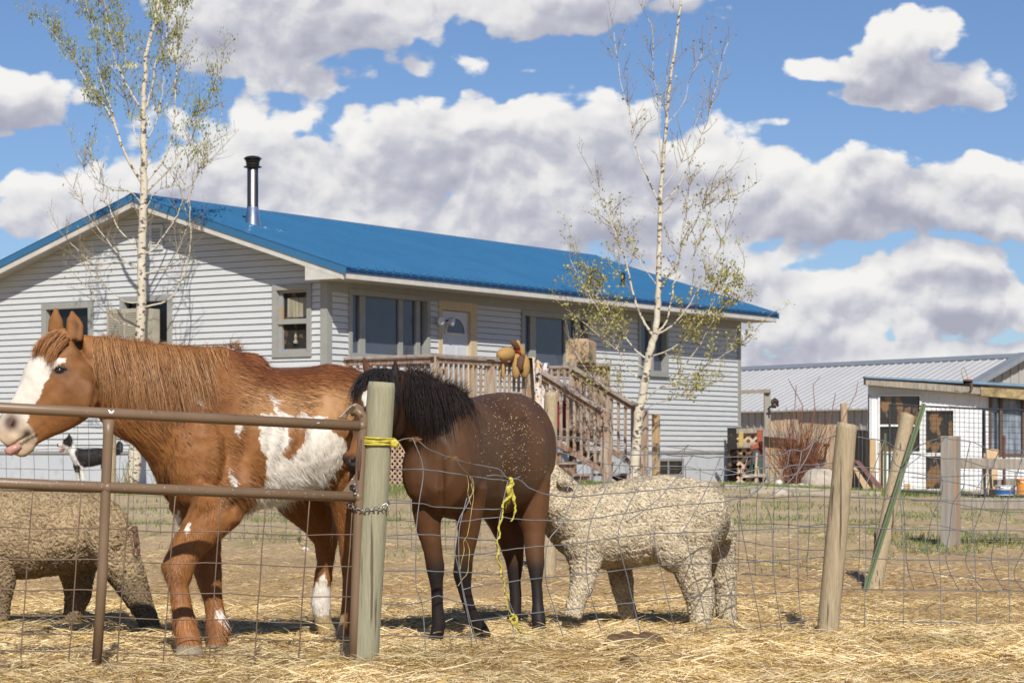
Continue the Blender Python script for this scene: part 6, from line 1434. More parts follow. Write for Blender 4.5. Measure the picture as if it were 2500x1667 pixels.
def colour_bay(v):
    px, py = project(v); t = fbm(v, 5, 3)[:, None]
    c = np.array([[.056, .0255, .011]]) * (1 - t) + np.array([[.106, .050, .022]]) * t
    dust = (np.clip((fbm(v + 4, 3.2, 3) - .42) * 4, 0, 1) * (1 - sstep(1150, 1250, py)))[:, None]; c = c * (1 - dust * .4) + np.array([[.16, .092, .048]]) * dust * .35
    belly = sstep(1130, 1260, py)[:, None] * (1 - sstep(1300, 1380, py))[:, None]; c = c * (1 - belly * .6) + np.array([[.125, .053, .022]]) * belly * .6
    fl = (np.exp(-((px - 1312) / 26) ** 2) * sstep(980, 1100, py) * (1 - sstep(1290, 1380, py)))[:, None]; c = c * (1 - fl * .7) + np.array([[.155, .072, .032]]) * fl * .7  # highlight on the hip painted as a lighter band
    low = sstep(1345, 1400, py)[:, None]; c = c * (1 - low) + np.array([[.022, .017, .016]]) * low
    hf_ = (((py > 1552) & (px > 1230)))[:, None]; c = np.where(hf_, np.array([[.22, .17, .12]]), c); hf2 = (((py > 1568) & (px < 1100)) | ((py > 1530) & (px > 1150) & (px < 1200) & (py > 1540)))[:, None]; c = np.where(hf2, np.array([[.04, .033, .03]]), c)
    chb = (np.exp(-(((px - 972) / 16) ** 2)) * (py < 1085) * (v[:, 1] < 11.15))[:, None]; c = c * (1 - chb * .6)
    head = ((px < 935) & (py < 1170) & (v[:, 1] < 10.95)); hd_ = head[:, None]; c = np.where(hd_, c * 1.05, c)
    tan = (np.exp(-(((px - 862) / 26) ** 2 + ((py - 1090) / 32) ** 2)) * head)[:, None]; c = c * (1 - tan) + np.array([[.27, .11, .035]]) * tan
    mz = (sstep(1102, 1120, py) * head)[:, None]; c = c * (1 - mz * .85) + np.array([[.025, .018, .016]]) * mz * .85
    star = (inpoly(px + (fbm(v, 60, 2) - .5) * 8, py, [(886, 958), (902, 952), (905, 985), (893, 992), (884, 978)]) & head)[:, None]; c = np.where(star, np.array([[.72, .68, .60]]), c)
    ear_ = ((py < 915) & (px < 912))[:, None]; c = np.where(ear_, np.array([[.13, .055, .028]]), c); er2 = ((py < 918) & (px > 948) & (px < 990))[:, None]; c = np.where(er2, np.array([[.022, .014, .012]]), c)
    nd = np.exp(-(((px - 862) / 7) ** 2 + ((py - 1124) / 9) ** 2))[:, None] * hd_; c = c * (1 - nd * .8)
    return np.clip(c, .004, .9)
link_mesh('body', bv, bf, M['sleek'], bay, smooth=True, col=colour_bay(bv))
def flow_b(P, nr):
    px, py = project(P); d = np.tile(V3(.35, .5, -.8), (len(P), 1)); d[py > 1280] = V3(.05, .1, -1); return d + (fbm(P, 4, 2) - .5)[:, None] * V3(1, 0, .8)
fuzz('coat_hair', bay, bv, bn, bf, 80000, colour_bay, .005, .012, .0015, flow_b, lift=.18, tone=(.6, 1.6))
eye(893, 1003, surfY(bv, 893, 1003) + .008, .018, bay)
P, s = crest([(990, 908, 10.99), (1037, 919, 11.08), (1072, 938, 11.16), (1103, 949, 11.24), (1135, 966, 11.36), (1155, 985, 11.46)], 5600, .03, .04)
n = len(P); ck = vnoise(np.round(P * 30) * 2.1 + 3); L = .13 + .11 * np.sin(np.clip(s * 1.05, 0, 1) * math.pi) + RNG.random(n) * .06 + ck * .12 * (1 - .4 * s)
hairlock('mane', bay, P, L, np.stack([.10 + .30 * s, -.28 + 0 * s, .05 + 0 * s], 1) + RNG.normal(size=(n, 3)) * .10, .008, (.006, .005, .006), (.045, .032, .028), .0022, seg=8, grav=.85, out=.05, mt='darkhair')
P, s = crest([(992, 902, 11.0), (1037, 917, 11.1), (1072, 936, 11.18), (1103, 947, 11.26), (1140, 966, 11.38)], 1700, .012, .02)
n = len(P); hairlock('mane', bay, P, .03 + .07 * RNG.random(n), np.tile(V3(.5, -.1, 1.0), (n, 1)) + RNG.normal(size=(n, 3)) * .6, .01, (.01, .009, .01), (.06, .04, .035), .0017, seg=5, grav=.3, mt='darkhair')
P, s = crest([(905, 908, 10.93), (922, 900, 10.93), (944, 902, 10.93), (958, 908, 10.93)], 2800, .02, .05)
n = len(P); hairlock('forelock', bay, P, .15 + .10 * RNG.random(n), np.stack([-.75 + 1.0 * s, -.45 + 0 * s, .10 + 0 * s], 1) + RNG.normal(size=(n, 3)) * .08, .006, (.008, .0075, .009), (.05, .042, .042), .0022, seg=7, grav=.7, out=.03, mt='darkhair')
P, s = crest([(1248, 1150, 12.5), (1262, 1150, 12.5), (1274, 1150, 12.5)], 900, .02, .03)
n = len(P); hairlock('tail', bay, P, .28 + .12 * RNG.random(n), np.tile(V3(0, .05, 0), (n, 1)) + RNG.normal(size=(n, 3)) * .05, .012, (.01, .009, .01), (.05, .035, .03), .0025, seg=8, grav=1, mt='darkhair')
# straw bits on the pony's back
P, nr, _ = sample(bv, bn, bf, 16000); px, py = project(P)
dn = np.exp(-((px - 1262 - (py - 1100) * .08) / 42) ** 2) * sstep(985, 1040, py) * (1 - sstep(1130, 1190, py)) + .6 * np.exp(-(((px - 1240) / 55) ** 2 + ((py - 985) / 18) ** 2)) + .35 * np.exp(-(((px - 1195) / 40) ** 2 + ((py - 1080) / 60) ** 2)) + .5 * np.exp(-(((px - 1285) / 14) ** 2 + ((py - 1030) / 40) ** 2))
k = (RNG.random(len(P)) < dn * .65) & (nr[:, 1] < .1); P, nr = P[k], nr[k]; n = len(P); d = perp(nr); Ls = .002 + .010 * RNG.random(n) ** 2.5
sb = strands_obj('straw_bits', np.stack([P + nr * .003 - d * Ls[:, None], P + nr * .008, P + nr * .004 + d * Ls[:, None]], 1), .0012 + .0014 * RNG.random(n), M['straw'], org=(.05, 11.6, 1.0), col=np.array([[.66, .50, .24]]) * (.6 + .6 * RNG.random((n, 1))))
tag(sb, 'scattered bits of straw clinging to the back and flank of the bay pony', kind='stuff')
# ---------------------------------------------------------------- sheep
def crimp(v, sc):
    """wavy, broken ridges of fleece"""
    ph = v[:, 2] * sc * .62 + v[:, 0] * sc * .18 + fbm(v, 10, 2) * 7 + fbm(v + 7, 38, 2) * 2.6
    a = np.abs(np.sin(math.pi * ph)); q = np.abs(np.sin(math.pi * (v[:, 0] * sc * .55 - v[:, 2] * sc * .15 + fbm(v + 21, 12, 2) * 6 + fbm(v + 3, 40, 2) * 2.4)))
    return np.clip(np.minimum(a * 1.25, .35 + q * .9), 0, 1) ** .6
def wool_mesh(v, nn, amp, sc, an=(1, 1, 1)):
    a = np.array(an); p = (v + (fbm(v, 9, 2) - .5)[:, None] * .06) * a * sc
    r = crimp(v, sc); return v + nn * ((r - .6) * amp)[:, None], r
def sheep(name, label, secs, legs, extra, colA, colB, colL, vox, amp, sc, Yc, tufts, earpts, faces=()):
    o = thing(name, label, 'sheep', Yc); b = MB(); b.loft(secs, 26, 2.2)
    for pts, Y, Y1 in legs: leg(b, pts, Y, .95, 16, Y1)
    for c, r in extra: b.ell(c, r)
    for e in earpts: ear(b, *e)
    v, nn, f = fuse(b, vox, 3); px, py = project(v)
    soft_ = 1 - .0 * py; v2, rg = wool_mesh(v + nn * ((fbm(v, 12, 2) - .5) * .02)[:, None], nn, amp, sc, (1.2, 1.2, .6))
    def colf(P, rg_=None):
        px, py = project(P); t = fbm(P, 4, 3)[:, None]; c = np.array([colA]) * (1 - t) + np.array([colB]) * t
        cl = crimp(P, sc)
        return c * (.24 + .88 * cl)[:, None]  # shade of the fleece crevices painted into the colour
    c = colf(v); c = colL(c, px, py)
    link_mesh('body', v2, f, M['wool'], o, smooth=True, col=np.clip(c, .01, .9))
    # crimped locks
    P, nr, _ = sample(v2, nn, f, tufts); k = nr[:, 1] < .45; P, nr = P[k], nr[k]; n = len(P)
    px, py = project(P); fl = np.tile(V3(.25, 0, -1), (n, 1)) + (fbm(P, 6, 2) - .5)[:, None] * V3(2.2, 0, .6); fl -= nr * (fl * nr).sum(1, keepdims=True); fl /= np.linalg.norm(fl, axis=1, keepdims=True) + 1e-9
    L = (.008 + .014 * RNG.random(n)); t = np.linspace(0, 1, 4); sd = np.cross(fl, nr)
    d = nr * .55 + fl * .8
    paths = P[:, None, :] + d[:, None, :] * (L[:, None] * t)[:, :, None] + sd[:, None, :] * (np.sin(t * 7 + 1)[None, :] * .0035)[:, :, None] - nr[:, None, :] * (L[:, None] * t ** 2 * .45)[:, :, None]
    cc_ = colL(colf(P), px, py) * (.8 + .45 * RNG.random((n, 1)))
    strands_obj('fleece_locks', paths, .002 + .003 * RNG.random(n), M['wool'], o, col=np.clip(cc_, .01, .9), side=sd / (np.linalg.norm(sd, axis=1, keepdims=True) + 1e-9))
    return o
secs = [S((1296, 1150), (1300, 1225), .05, 12.05), S((1320, 1135), (1315, 1245), .085, 12.1), S((1348, 1132), (1335, 1275), .12, 12.15), S((1378, 1160), (1355, 1315), .15, 12.2), S((1410, 1188), (1380, 1350), .18, 12.25), S((1450, 1186), (1415, 1380), .21, 12.28), S((1500, 1179), (1480, 1386), .23, 12.3), S((1560, 1166), (1560, 1380), .245, 12.3), S((1620, 1161), (1625, 1370), .25, 12.3), S((1680, 1165), (1690, 1352), .24, 12.3), S((1730, 1180), (1735, 1350), .215, 12.3), S((1762, 1206), (1762, 1320), .17, 12.3), S((1778, 1240), (1776, 1290), .09, 12.3)]
legs_ = [([(1425, 1320, .125), (1428, 1375, .082), (1421, 1425, .058), (1410, 1465, .050), (1398, 1505, .048)], 12.15, 12.1), ([(1508, 1345, .10), (1515, 1400, .062), (1521, 1440, .052), (1530, 1480, .047), (1539, 1522, .045)], 12.55, 12.6),
         ([(1685, 1300, .15), (1684, 1360, .11), (1696, 1410, .088), (1711, 1462, .072), (1711, 1505, .062), (1709, 1530, .056)], 12.15, 12.1), ([(1748, 1300, .115), (1762, 1375, .072), (1772, 1430, .058), (1773, 1480, .056), (1780, 1532, .052)], 12.45, 12.5)]
def cl_white(c, px, py):
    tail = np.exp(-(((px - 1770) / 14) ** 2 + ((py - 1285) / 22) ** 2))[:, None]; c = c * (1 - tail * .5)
    up = (np.exp(-(((px - 1518) / 25) ** 2 + ((py - 1395) / 25) ** 2)) * .6)[:, None]; c = c * (1 - up) + np.array([[.18, .12, .07]]) * up; er = np.exp(-(((px - 1377) / 12) ** 2 + ((py - 1180) / 7) ** 2))[:, None]; return c * (1 - er * .6)  # belly shade painted on the upper far foreleg; tail and ear just darker
#
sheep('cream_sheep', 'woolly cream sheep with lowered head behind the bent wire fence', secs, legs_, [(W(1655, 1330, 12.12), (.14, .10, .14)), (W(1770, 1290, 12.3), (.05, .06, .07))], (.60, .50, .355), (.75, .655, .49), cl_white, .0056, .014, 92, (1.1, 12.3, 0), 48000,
      [((1362, 1168), (1362, 1185), (1378, 1163), (1380, 1190), (1402, 1178), 12.03, .012)])
secs = [S((-330, 1185), (-320, 1255), .05, 12.4), S((-280, 1160), (-270, 1285), .09, 12.4), S((-210, 1180), (-195, 1330), .15, 12.4), S((-130, 1203), (-115, 1400), .2, 12.4), S((-40, 1200), (-25, 1412), .24, 12.4), S((60, 1198), (70, 1410), .26, 12.4), S((150, 1200), (160, 1398), .265, 12.4), S((230, 1206), (238, 1380), .245, 12.4), S((278, 1226), (280, 1355), .20, 12.4), S((302, 1262), (300, 1325), .12, 12.4)]
legs_ = [([(-8, 1370, .11), (2, 1425, .07), (-2, 1480, .052), (-8, 1532, .046)], 12.25, 12.25), ([(-90, 1370, .10), (-95, 1450, .06), (-100, 1540, .045)], 12.6, 12.6), ([(268, 1310, .15), (300, 1385, .105), (330, 1445, .078), (356, 1500, .055), (378, 1552, .048)], 12.25, 12.25), ([(192, 1345, .12), (186, 1405, .095), (190, 1455, .062), (178, 1505, .052), (168, 1552, .047)], 12.6, 12.6)]
sheep('brown_sheep', 'dirty brown woolly sheep behind the lower left of the gate', secs, legs_, [(W(262, 1300, 12.2), (.13, .10, .15))], (.36, .265, .155), (.49, .375, .235), lambda c, px, py: c * (1 - .35 * sstep(1380, 1440, py))[:, None], .0062, .018, 72, (-2.4, 12.4, 0), 44000, [((-300, 1190), (-300, 1205), (-285, 1186), (-283, 1208), (-262, 1196), 12.25, .012)])  # shade on the legs painted in as darker wool
# ---------------------------------------------------------------- dog
dog = thing('sheepdog', 'black and white sheepdog standing by the house wall with tongue out', 'dog', W(215, 1185, 33)); DY = 33.0; b = MB()
K = 33.0 / F
def SD(t_, b_, w, Y=DY): return S(t_, b_, w, Y)
b.loft([SD((176, 1090), (172, 1118), .05), SD((188, 1094), (184, 1138), .085), SD((205, 1095), (205, 1140), .10), SD((228, 1094), (228, 1138), .095), SD((248, 1094), (250, 1132), .09), SD((268, 1096), (270, 1128), .085), SD((282, 1102), (280, 1122), .05)], 18)
b.loft([SD((186, 1092), (178, 1122), .06), SD((180, 1078), (166, 1106), .05), SD((172, 1068), (160, 1094), .045)], 14)
b.loft([SD((176, 1068), (174, 1090), .045), SD((166, 1064), (160, 1092), .055), SD((155, 1074), (152, 1092), .042), SD((146, 1080), (146, 1091), .03), SD((139, 1083), (140, 1090), .02)], 14)
b.loft([SD((162, 1090), (161, 1100), .03), SD((148, 1097), (150, 1104), .02)], 10)
leg(b, [(186, 1130, .055), (188, 1145, .04), (190, 1160, .03), (191, 1178, .027), (189, 1186, .032)], DY + .08, n=10); leg(b, [(198, 1130, .055), (199, 1145, .04), (201, 1160, .03), (203, 1178, .027), (201, 1186, .032)], DY - .08, n=10)
leg(b, [(262, 1120, .08), (254, 1140, .05), (262, 1158, .032), (260, 1175, .028), (257, 1186, .03)], DY - .08, n=10); leg(b, [(270, 1120, .08), (264, 1140, .05), (272, 1158, .032), (270, 1175, .028), (267, 1186, .03)], DY + .08, n=10)
b.tube([W(278, 1106, DY), W(286, 1104, DY), W(292, 1095, DY), W(292, 1082, DY), W(289, 1076, DY)], [.04, .045, .055, .045, .01], 10)
ear(b, (163, 1070), (175, 1070), (165, 1063), (174, 1064), (168, 1057), DY - .05, .015); ear(b, (168, 1072), (176, 1078), (168, 1076), (177, 1080), (171, 1089), DY - .06, .02)
dv, dn_, df = fuse(b, .011, 2)
def colour_dog(v):
    px, py = project(v); c = np.tile([[.72, .70, .64]], (len(v), 1)); x = px + (fbm(v, 12, 2) - .5) * 6
    blk = inpoly(x, py, [(193, 1088), (300, 1088), (300, 1150), (250, 1150), (236, 1137), (212, 1143), (196, 1136), (184, 1112), (181, 1104)]) | (py > 1070) & (px > 270) & (py < 1125) | inpoly(x, py, [(160, 1056), (178, 1056), (178, 1078), (173, 1090), (167, 1087), (162, 1086), (152, 1082), (156, 1072)])
    c[blk] = (.025, .02, .018); lg = (py > 1135) & (py < 1152) & (px < 195) & (px > 178); c[lg] = (.06, .03, .02); c[(px < 142) & (py < 1090)] = (.02, .015, .015); return c
link_mesh('body', dv, df, M['coat'], dog, smooth=True, col=colour_dog(dv))
fuzz('coat_hair', dog, dv, dn_, df, 9000, colour_dog, .015, .035, .004, lambda P, nr: np.tile(V3(.6, 0, -.6), (len(P), 1)))
b = MB(); b.tube([W(158, 1092, DY - .04), W(152, 1096, DY - .04), W(145, 1103, DY - .04)], [.018, .022, .014], 8); b.obj('tongue', M['tongue'], dog, smooth=True)
# ================================================================== TREES
def tree(name, label, Yt, base, limbs, lean, leafn, leafcol, leaf_at, twig_n, seed, leaf_size, drop=False, shrinky=1.0):
    R = random.Random(seed); k_ = Yt / F
    o = thing(name, label, 'tree', base)
    tb = MB(); tw = MB(); tips = []
    def smooth_pts(P, sub=5):
        out = []
        for i in range(len(P) - 1):
            p0 = P[max(i - 1, 0)]; p1 = P[i]; p2 = P[i + 1]; p3 = P[min(i + 2, len(P) - 1)]
            for k in range(sub):
                s = k / sub; out.append(.5 * ((2 * p1) + (-p0 + p2) * s + (2 * p0 - 5 * p1 + 4 * p2 - p3) * s * s + (-p0 + 3 * p1 - 3 * p2 + p3) * s ** 3))
        out.append(P[-1]); return out
    def twig(p, d, L, r, depth):
        n = 4 + int(L * 4); pts = [p]; q = p.copy(); dd = nrm(d)
        for i in range(n):
            dd = nrm(dd + V3(R.gauss(0, .16), R.gauss(0, .16), .10 + R.gauss(0, .09))); q = q + dd * L / n; pts.append(q.copy())
        tw.tube(pts, [max(.0022, r * (1 - .8 * i / n)) for i in range(n + 1)], 4, cap=False)
        for i in range(1, n + 1): tips.append((pts[i], nrm(pts[i] - pts[i - 1]), i / n))
        if depth > 0:
            for i in range(1, n):
                if R.random() < .62:
                    ax = nrm(pts[i + 1] - pts[i]); sdv = nrm(np.cross(ax, V3(R.gauss(0, 1), R.gauss(0, 1), R.gauss(0, 1))))
                    twig(pts[i], ax * .75 + sdv * .75 + V3(0, 0, .25), L * R.uniform(.3, .55), r * .55, depth - 1)
    for li, (pts, w0, w1, tws) in enumerate(limbs):
        yo = R.uniform(-.55, .55) if li else 0; n = len(pts)
        P = []
        for i, (x, y) in enumerate(pts):
            s = i / (n - 1); P.append(W(x, y, Yt + (yo * s ** 1.1 if li else 0)))
        P = smooth_pts(P); m = len(P)
        P = [p + V3(R.gauss(0, .006), R.gauss(0, .006), 0) if 0 < i < m - 1 else p for i, p in enumerate(P)]
        rad = [max(.005, (w0 + (w1 - w0) * (i / (m - 1)) ** (.8)) * k_ / 2 * (1 if li == 0 else .68)) for i in range(m)]
        tb.tube(P, rad, 14 if li == 0 else 8, jit=.07 if li == 0 else .05)
        cum = np.cumsum([0] + [np.linalg.norm(P[i + 1] - P[i]) for i in range(m - 1)]); tot = cum[-1]
        nt = int(tws * tot * twig_n)
        for _ in range(nt):
            s = R.uniform(.18 if li else .30, 1.0) ** .8 * tot; i = min(max(int(np.searchsorted(cum, s)) - 1, 0), m - 2); p = P[i] + (P[i + 1] - P[i]) * R.random()
            ax = nrm(P[i + 1] - P[i]); sdv = nrm(np.cross(ax, V3(R.gauss(0, 1), R.gauss(0, 1), R.gauss(0, 1))))
            if li == 0 and R.random() < .3: continue
            twig(p, ax * .7 + sdv * .8 + V3(0, 0, .2), R.uniform(.2, .8) * shrinky * (1 - .35 * s / tot), .0068, 1)
        twig(P[-1], P[-1] - P[-2], .55, max(.006, rad[-1] * .8), 1)
    tb.obj('trunk', M['bark'], o, smooth=True)
    tw.obj('twigs', M['twig'], o)
    # leaves
    T = np.array([t[0] for t in tips]); D = np.array([t[1] for t in tips]); px, py = project(T); pr = leaf_at(px, py) * np.array([.4 + .6 * t[2] for t in tips]); pr = pr * np.clip((fbm(T, 1.7, 3) - .33) * 3, .35, 1.3); pr /= pr.sum()
    i = RNG.choice(len(T), leafn, p=pr); C = T[i] + RNG.normal(size=(leafn, 3)) * leaf_size * 1.1; n = leafn
    a = randunit(n); 
    if drop: a = a * .5 + V3(0, 0, -1)
    a /= np.linalg.norm(a, axis=1, keepdims=True); s_ = perp(a); L = leaf_size * (.5 + RNG.random(n)); wd = L * (.22 if drop else .42)
    v = np.stack([C, C + a * (L * .5)[:, None] + s_ * wd[:, None], C + a * L[:, None], C + a * (L * .5)[:, None] - s_ * wd[:, None]], 1).reshape(-1, 3)
    q = np.arange(n * 4).reshape(n, 4); cA, cB = leafcol; t = RNG.random((n, 1)); c = np.array([cA]) * (1 - t) + np.array([cB]) * t; c = np.repeat(c, 4, axis=0)
    link_mesh('crown', v, q, M['greenleaf'], o, False, col=c) if False else link_mesh('crown', v, q, M['greenleaf'], o, None, False, c)
    return o
L1 = [([(322,1182),(328,1130),(333,1060),(336,950),(340,840),(345,730),(346,600),(350,478),(351,400),(351,335),(350,265),(354,191),(359,121),(383,32),(396,-60)], 36, 6, .5),
 ([(346,446),(306,376),(281,306),(249,249),(204,188),(179,137),(128,83),(89,35)], 12, 2.5, 1.1), ([(283,310),(271,265),(242,179),(236,96),(210,10),(205,-30)], 6, 2, 1.1),
 ([(350,276),(322,230),(284,159),(277,128),(261,41),(255,0),(250,-50)], 8, 2.5, 1.1), ([(352,448),(395,399),(418,344),(427,265),(430,180),(440,90),(450,10),(455,-40)], 8, 2.5, 1.2),
 ([(360,466),(411,415),(456,351),(469,287),(510,249),(539,166)], 7, 2, 1.2), ([(455,500),(469,466),(478,424),(523,344),(542,271)], 5, 1.6, .8), ([(357,265),(373,207),(379,160),(405,96),(415,0),(420,-60)], 8, 3, 1.2),
 ([(345,662),(298,631),(252,574),(210,518),(196,483),(175,455)], 6, 1.5, .9), ([(343,738),(305,736),(260,700),(222,668),(205,640)], 5, 1.3, .9), ([(345,668),(372,664),(414,645),(440,600),(455,560)], 6, 1.6, .8),
 ([(347,750),(365,746),(414,729),(452,659),(466,578),(463,490),(473,438),(526,378)], 8, 1.8, .8), ([(348,616),(372,610),(421,546),(445,490),(456,403),(470,330)], 7, 1.8, .9), ([(346,620),(291,560),(260,490),(231,420),(222,360)], 6, 1.6, 1.0),
 ([(348,500),(320,470),(268,455),(225,440),(190,380)], 5, 1.4, .8), ([(353,520),(380,470),(420,450),(452,420)], 5, 1.4, .9), ([(352,350),(380,300),(395,230),(400,150),(396,70)], 6, 1.8, 1.2), ([(351,380),(330,330),(318,280),(300,210),(306,140),(300,60)], 6, 1.8, 1.1),
 ([(346,800),(300,790),(262,765),(235,735),(200,690)], 4, 1.2, .8), ([(344,700),(330,650),(285,640),(230,645),(190,610),(160,580)], 4, 1.1, .7)]
tree('birch_tree', 'tall white barked tree with thin green leaves in front of the gable wall', 36.2, W(325, 1180, 36.2), L1, 0, 8500, ((.14, .17, .035), (.40, .40, .10)), lambda px, py: np.clip(sstep(430, 120, py) + .03, 0, 1) * (1 - .55 * sstep(500, 545, px)), 7.5, 5, .044, drop=True)
L2 = [([(1546,1190),(1549,1147),(1560,1009),(1572,952),(1583,875),(1600,810),(1606,741),(1609,660),(1610,588),(1614,459),(1625,325),(1637,191),(1656,57),(1663,0),(1668,-50)], 27, 3, .4),
 ([(1584,880),(1545,848),(1514,799),(1491,764),(1460,700),(1425,640)], 7, 1.5, 1.3), ([(1593,818),(1568,780),(1545,715),(1530,646),(1514,600),(1491,543),(1480,497),(1445,425)], 11, 1.8, 1.1), ([(1602,814),(1629,780),(1644,703),(1655,650),(1660,600),(1679,478),(1683,421)], 9, 1.6, 1.1),
 ([(1600,816),(1625,806),(1660,776),(1686,738),(1720,680),(1740,640),(1775,560)], 9, 1.4, 1.2), ([(1570,985),(1606,948),(1644,940),(1683,917),(1759,871),(1801,845),(1843,810)], 7, 1.4, 1.6), ([(1640,930),(1702,852),(1721,818),(1748,772),(1797,711),(1816,653)], 6, 1.4, 1.2),
 ([(1572,960),(1568,936),(1530,894),(1503,841),(1484,795),(1445,730),(1411,672),(1392,634)], 6, 1.2, 1.3), ([(1610,495),(1583,440),(1560,383),(1545,337),(1537,275),(1518,210),(1503,122),(1499,80)], 7, 1.2, 1.2), ([(1614,500),(1656,455),(1698,367),(1732,275),(1755,180),(1778,103)], 7, 1.2, 1.2),
 ([(1616,462),(1660,402),(1683,337),(1713,268)], 5, 1.2, 1.0), ([(1614,400),(1610,344),(1606,245),(1595,172),(1593,77),(1579,42)], 5, 1.2, 1.0), ([(1625,330),(1633,298),(1667,256),(1686,191),(1717,126)], 4, 1, 1.0), ([(1618,430),(1622,330),(1626,250),(1628,170)], 4, 1, .8),
 ([(1565,1000),(1520,965),(1470,940),(1430,900),(1400,850)], 5, 1.2, 1.6), ([(1578,900),(1540,880),(1500,850),(1440,800),(1405,770)], 4, 1.1, 1.6), ([(1566,1010),(1600,985),(1640,975),(1690,955),(1730,930)], 4, 1.1, 1.6), ([(1590,870),(1640,850),(1700,800),(1740,740),(1760,680)], 5, 1.2, 1.5),
 ([(1606,700),(1570,650),(1540,600),(1500,560)], 4, 1.1, 1.0), ([(1608,720),(1650,640),(1690,560),(1740,470),(1770,430)], 6, 1.2, 1.2), ([(1640,700),(1690,630),(1720,560),(1750,500),(1790,480)], 5, 1.1, 1.2)]
tree('birch_tree', 'slender white barked tree budding olive leaves beside the deck steps', 36.0, W(1546, 1192, 36.0), L2, 0, 6200, ((.24, .22, .05), (.50, .45, .13)), lambda px, py: np.clip(sstep(330, 820, py) * .9 + .05, 0, 1) * (1 - .8 * ((px < 1475) & (py > 790) & (py < 900))), 5.2, 8, .036)
# ================================================================== SHRUB
sh_ = thing('red_twig_shrub', 'bare red twig shrub growing against the plank fence', 'shrub', W(1955, 1190, 41.5)); b = MB(); R = random.Random(3)
for k in range(230):
    x0 = 1955 + R.gauss(0, 14); a = R.gauss(0, 1); L = R.uniform(.5, 1.35) * (1.15 if abs(a) < .8 else .85); p = W(x0, 1192, 41.5 + R.uniform(-.25, .25)); d = nrm(V3(a * .38 + (x0 - 1955) * .006, R.gauss(0, .2), 1)); pts = [p]; q = p.copy()
    for i in range(6): d = nrm(d + V3(R.gauss(0, .09), R.gauss(0, .09), R.gauss(0, .05))); q = q + d * L / 6; pts.append(q.copy())
    b.tube(pts, [.008 * (1 - .12 * i) for i in range(7)], 4, cap=False)
    for i in (2, 3, 4, 5):
        if R.random() < .6: dd = nrm(d + V3(R.gauss(0, .6), R.gauss(0, .4), .1)); b.tube([pts[i], pts[i] + dd * .1, pts[i] + dd * .2 + V3(0, 0, .04)], [.005, .004, .002], 3, cap=False)
b.obj('stems', M['redtwig'], sh_)
for (pts) in ([(1975,1060),(1990,1000),(1985,940),(2002,920)], [(2010,1100),(2060,1020),(2090,960),(2095,930)], [(1930,1100),(1940,1000),(1944,940)], [(2000,1090),(2030,1010),(2040,960)], [(1955,1080),(1960,990),(1930,935),(1925,925)]):
    b = MB(); b.tube([W(1958, 1185, 41.5)] + [W(x, y, 41.3) for x, y in pts], [.012, .010, .008, .007, .005][:len(pts) + 1], 5, cap=False); b.obj('long_stem', M['redtwig'], sh_)
# dry weed stalks by the wall
for (xx, Yq, lab, nn_) in ((305, 35.8, 'thin green weed stalks at the foot of the left tree', 26), (395, 36.4, 'dry grass clump against the pale foundation', 20)):
    b = MB()
    for k in range(nn_):
        p = W(xx + R.gauss(0, 12), 1182, Yq); d = nrm(V3(R.gauss(0, .35), 0, 1)); b.tube([p, p + d * R.uniform(.1, .2), p + d * R.uniform(.25, .42) + V3(R.gauss(0, .05), 0, 0)], [.005, .004, .002], 3, cap=False)
    tag(b.obj('weed_clump', mat('weed_green', (.12, .16, .05), (.30, .26, .12), rough=.8, scale=6)), lab, 'weeds')
# ================================================================== SKY, SUN, CAMERA
w = bpy.data.worlds.new('World'); SC.world = w; w.use_nodes = True
nt = w.node_tree; N = nt.nodes; L = nt.links; bg = N['Background']
SUN_EL = 40.0; SUN_AZ = 172.0      # azimuth of the sun, degrees clockwise from +Y
sky = N.new('ShaderNodeTexSky'); sky.sky_type = 'NISHITA'; sky.sun_disc = False
sky.sun_elevation = math.radians(SUN_EL); sky.sun_rotation = math.radians(SUN_AZ); sky.altitude = 1300; sky.air_density = 1.0; sky.dust_density = .6; sky.ozone_density = 1.5
def mth(op, a, b=None, c=None, clamp=False):
    n = N.new('ShaderNodeMath'); n.operation = op; n.use_clamp = clamp
    for i, x in enumerate((a, b, c)):
        if x is None: continue
        if isinstance(x, (int, float)): n.inputs[i].default_value = x
        else: L.new(x, n.inputs[i])
    return n.outputs[0]
tc = N.new('ShaderNodeTexCoord'); sp = N.new('ShaderNodeSeparateXYZ'); L.new(tc.outputs['Generated'], sp.inputs[0])
yy = mth('MAXIMUM', mth('ABSOLUTE', sp.outputs['Y']), 0.05)
sx = mth('MULTIPLY', mth('DIVIDE', sp.outputs['X'], yy), 5.6); sy = mth('MULTIPLY', mth('DIVIDE', sp.outputs['Z'], yy), 5.6)
cv = N.new('ShaderNodeCombineXYZ'); L.new(sx, cv.inputs[0]); L.new(sy, cv.inputs[1])
P0 = cv.outputs[0]          # heading / elevation of the view direction, in thousandths of the drawing unit
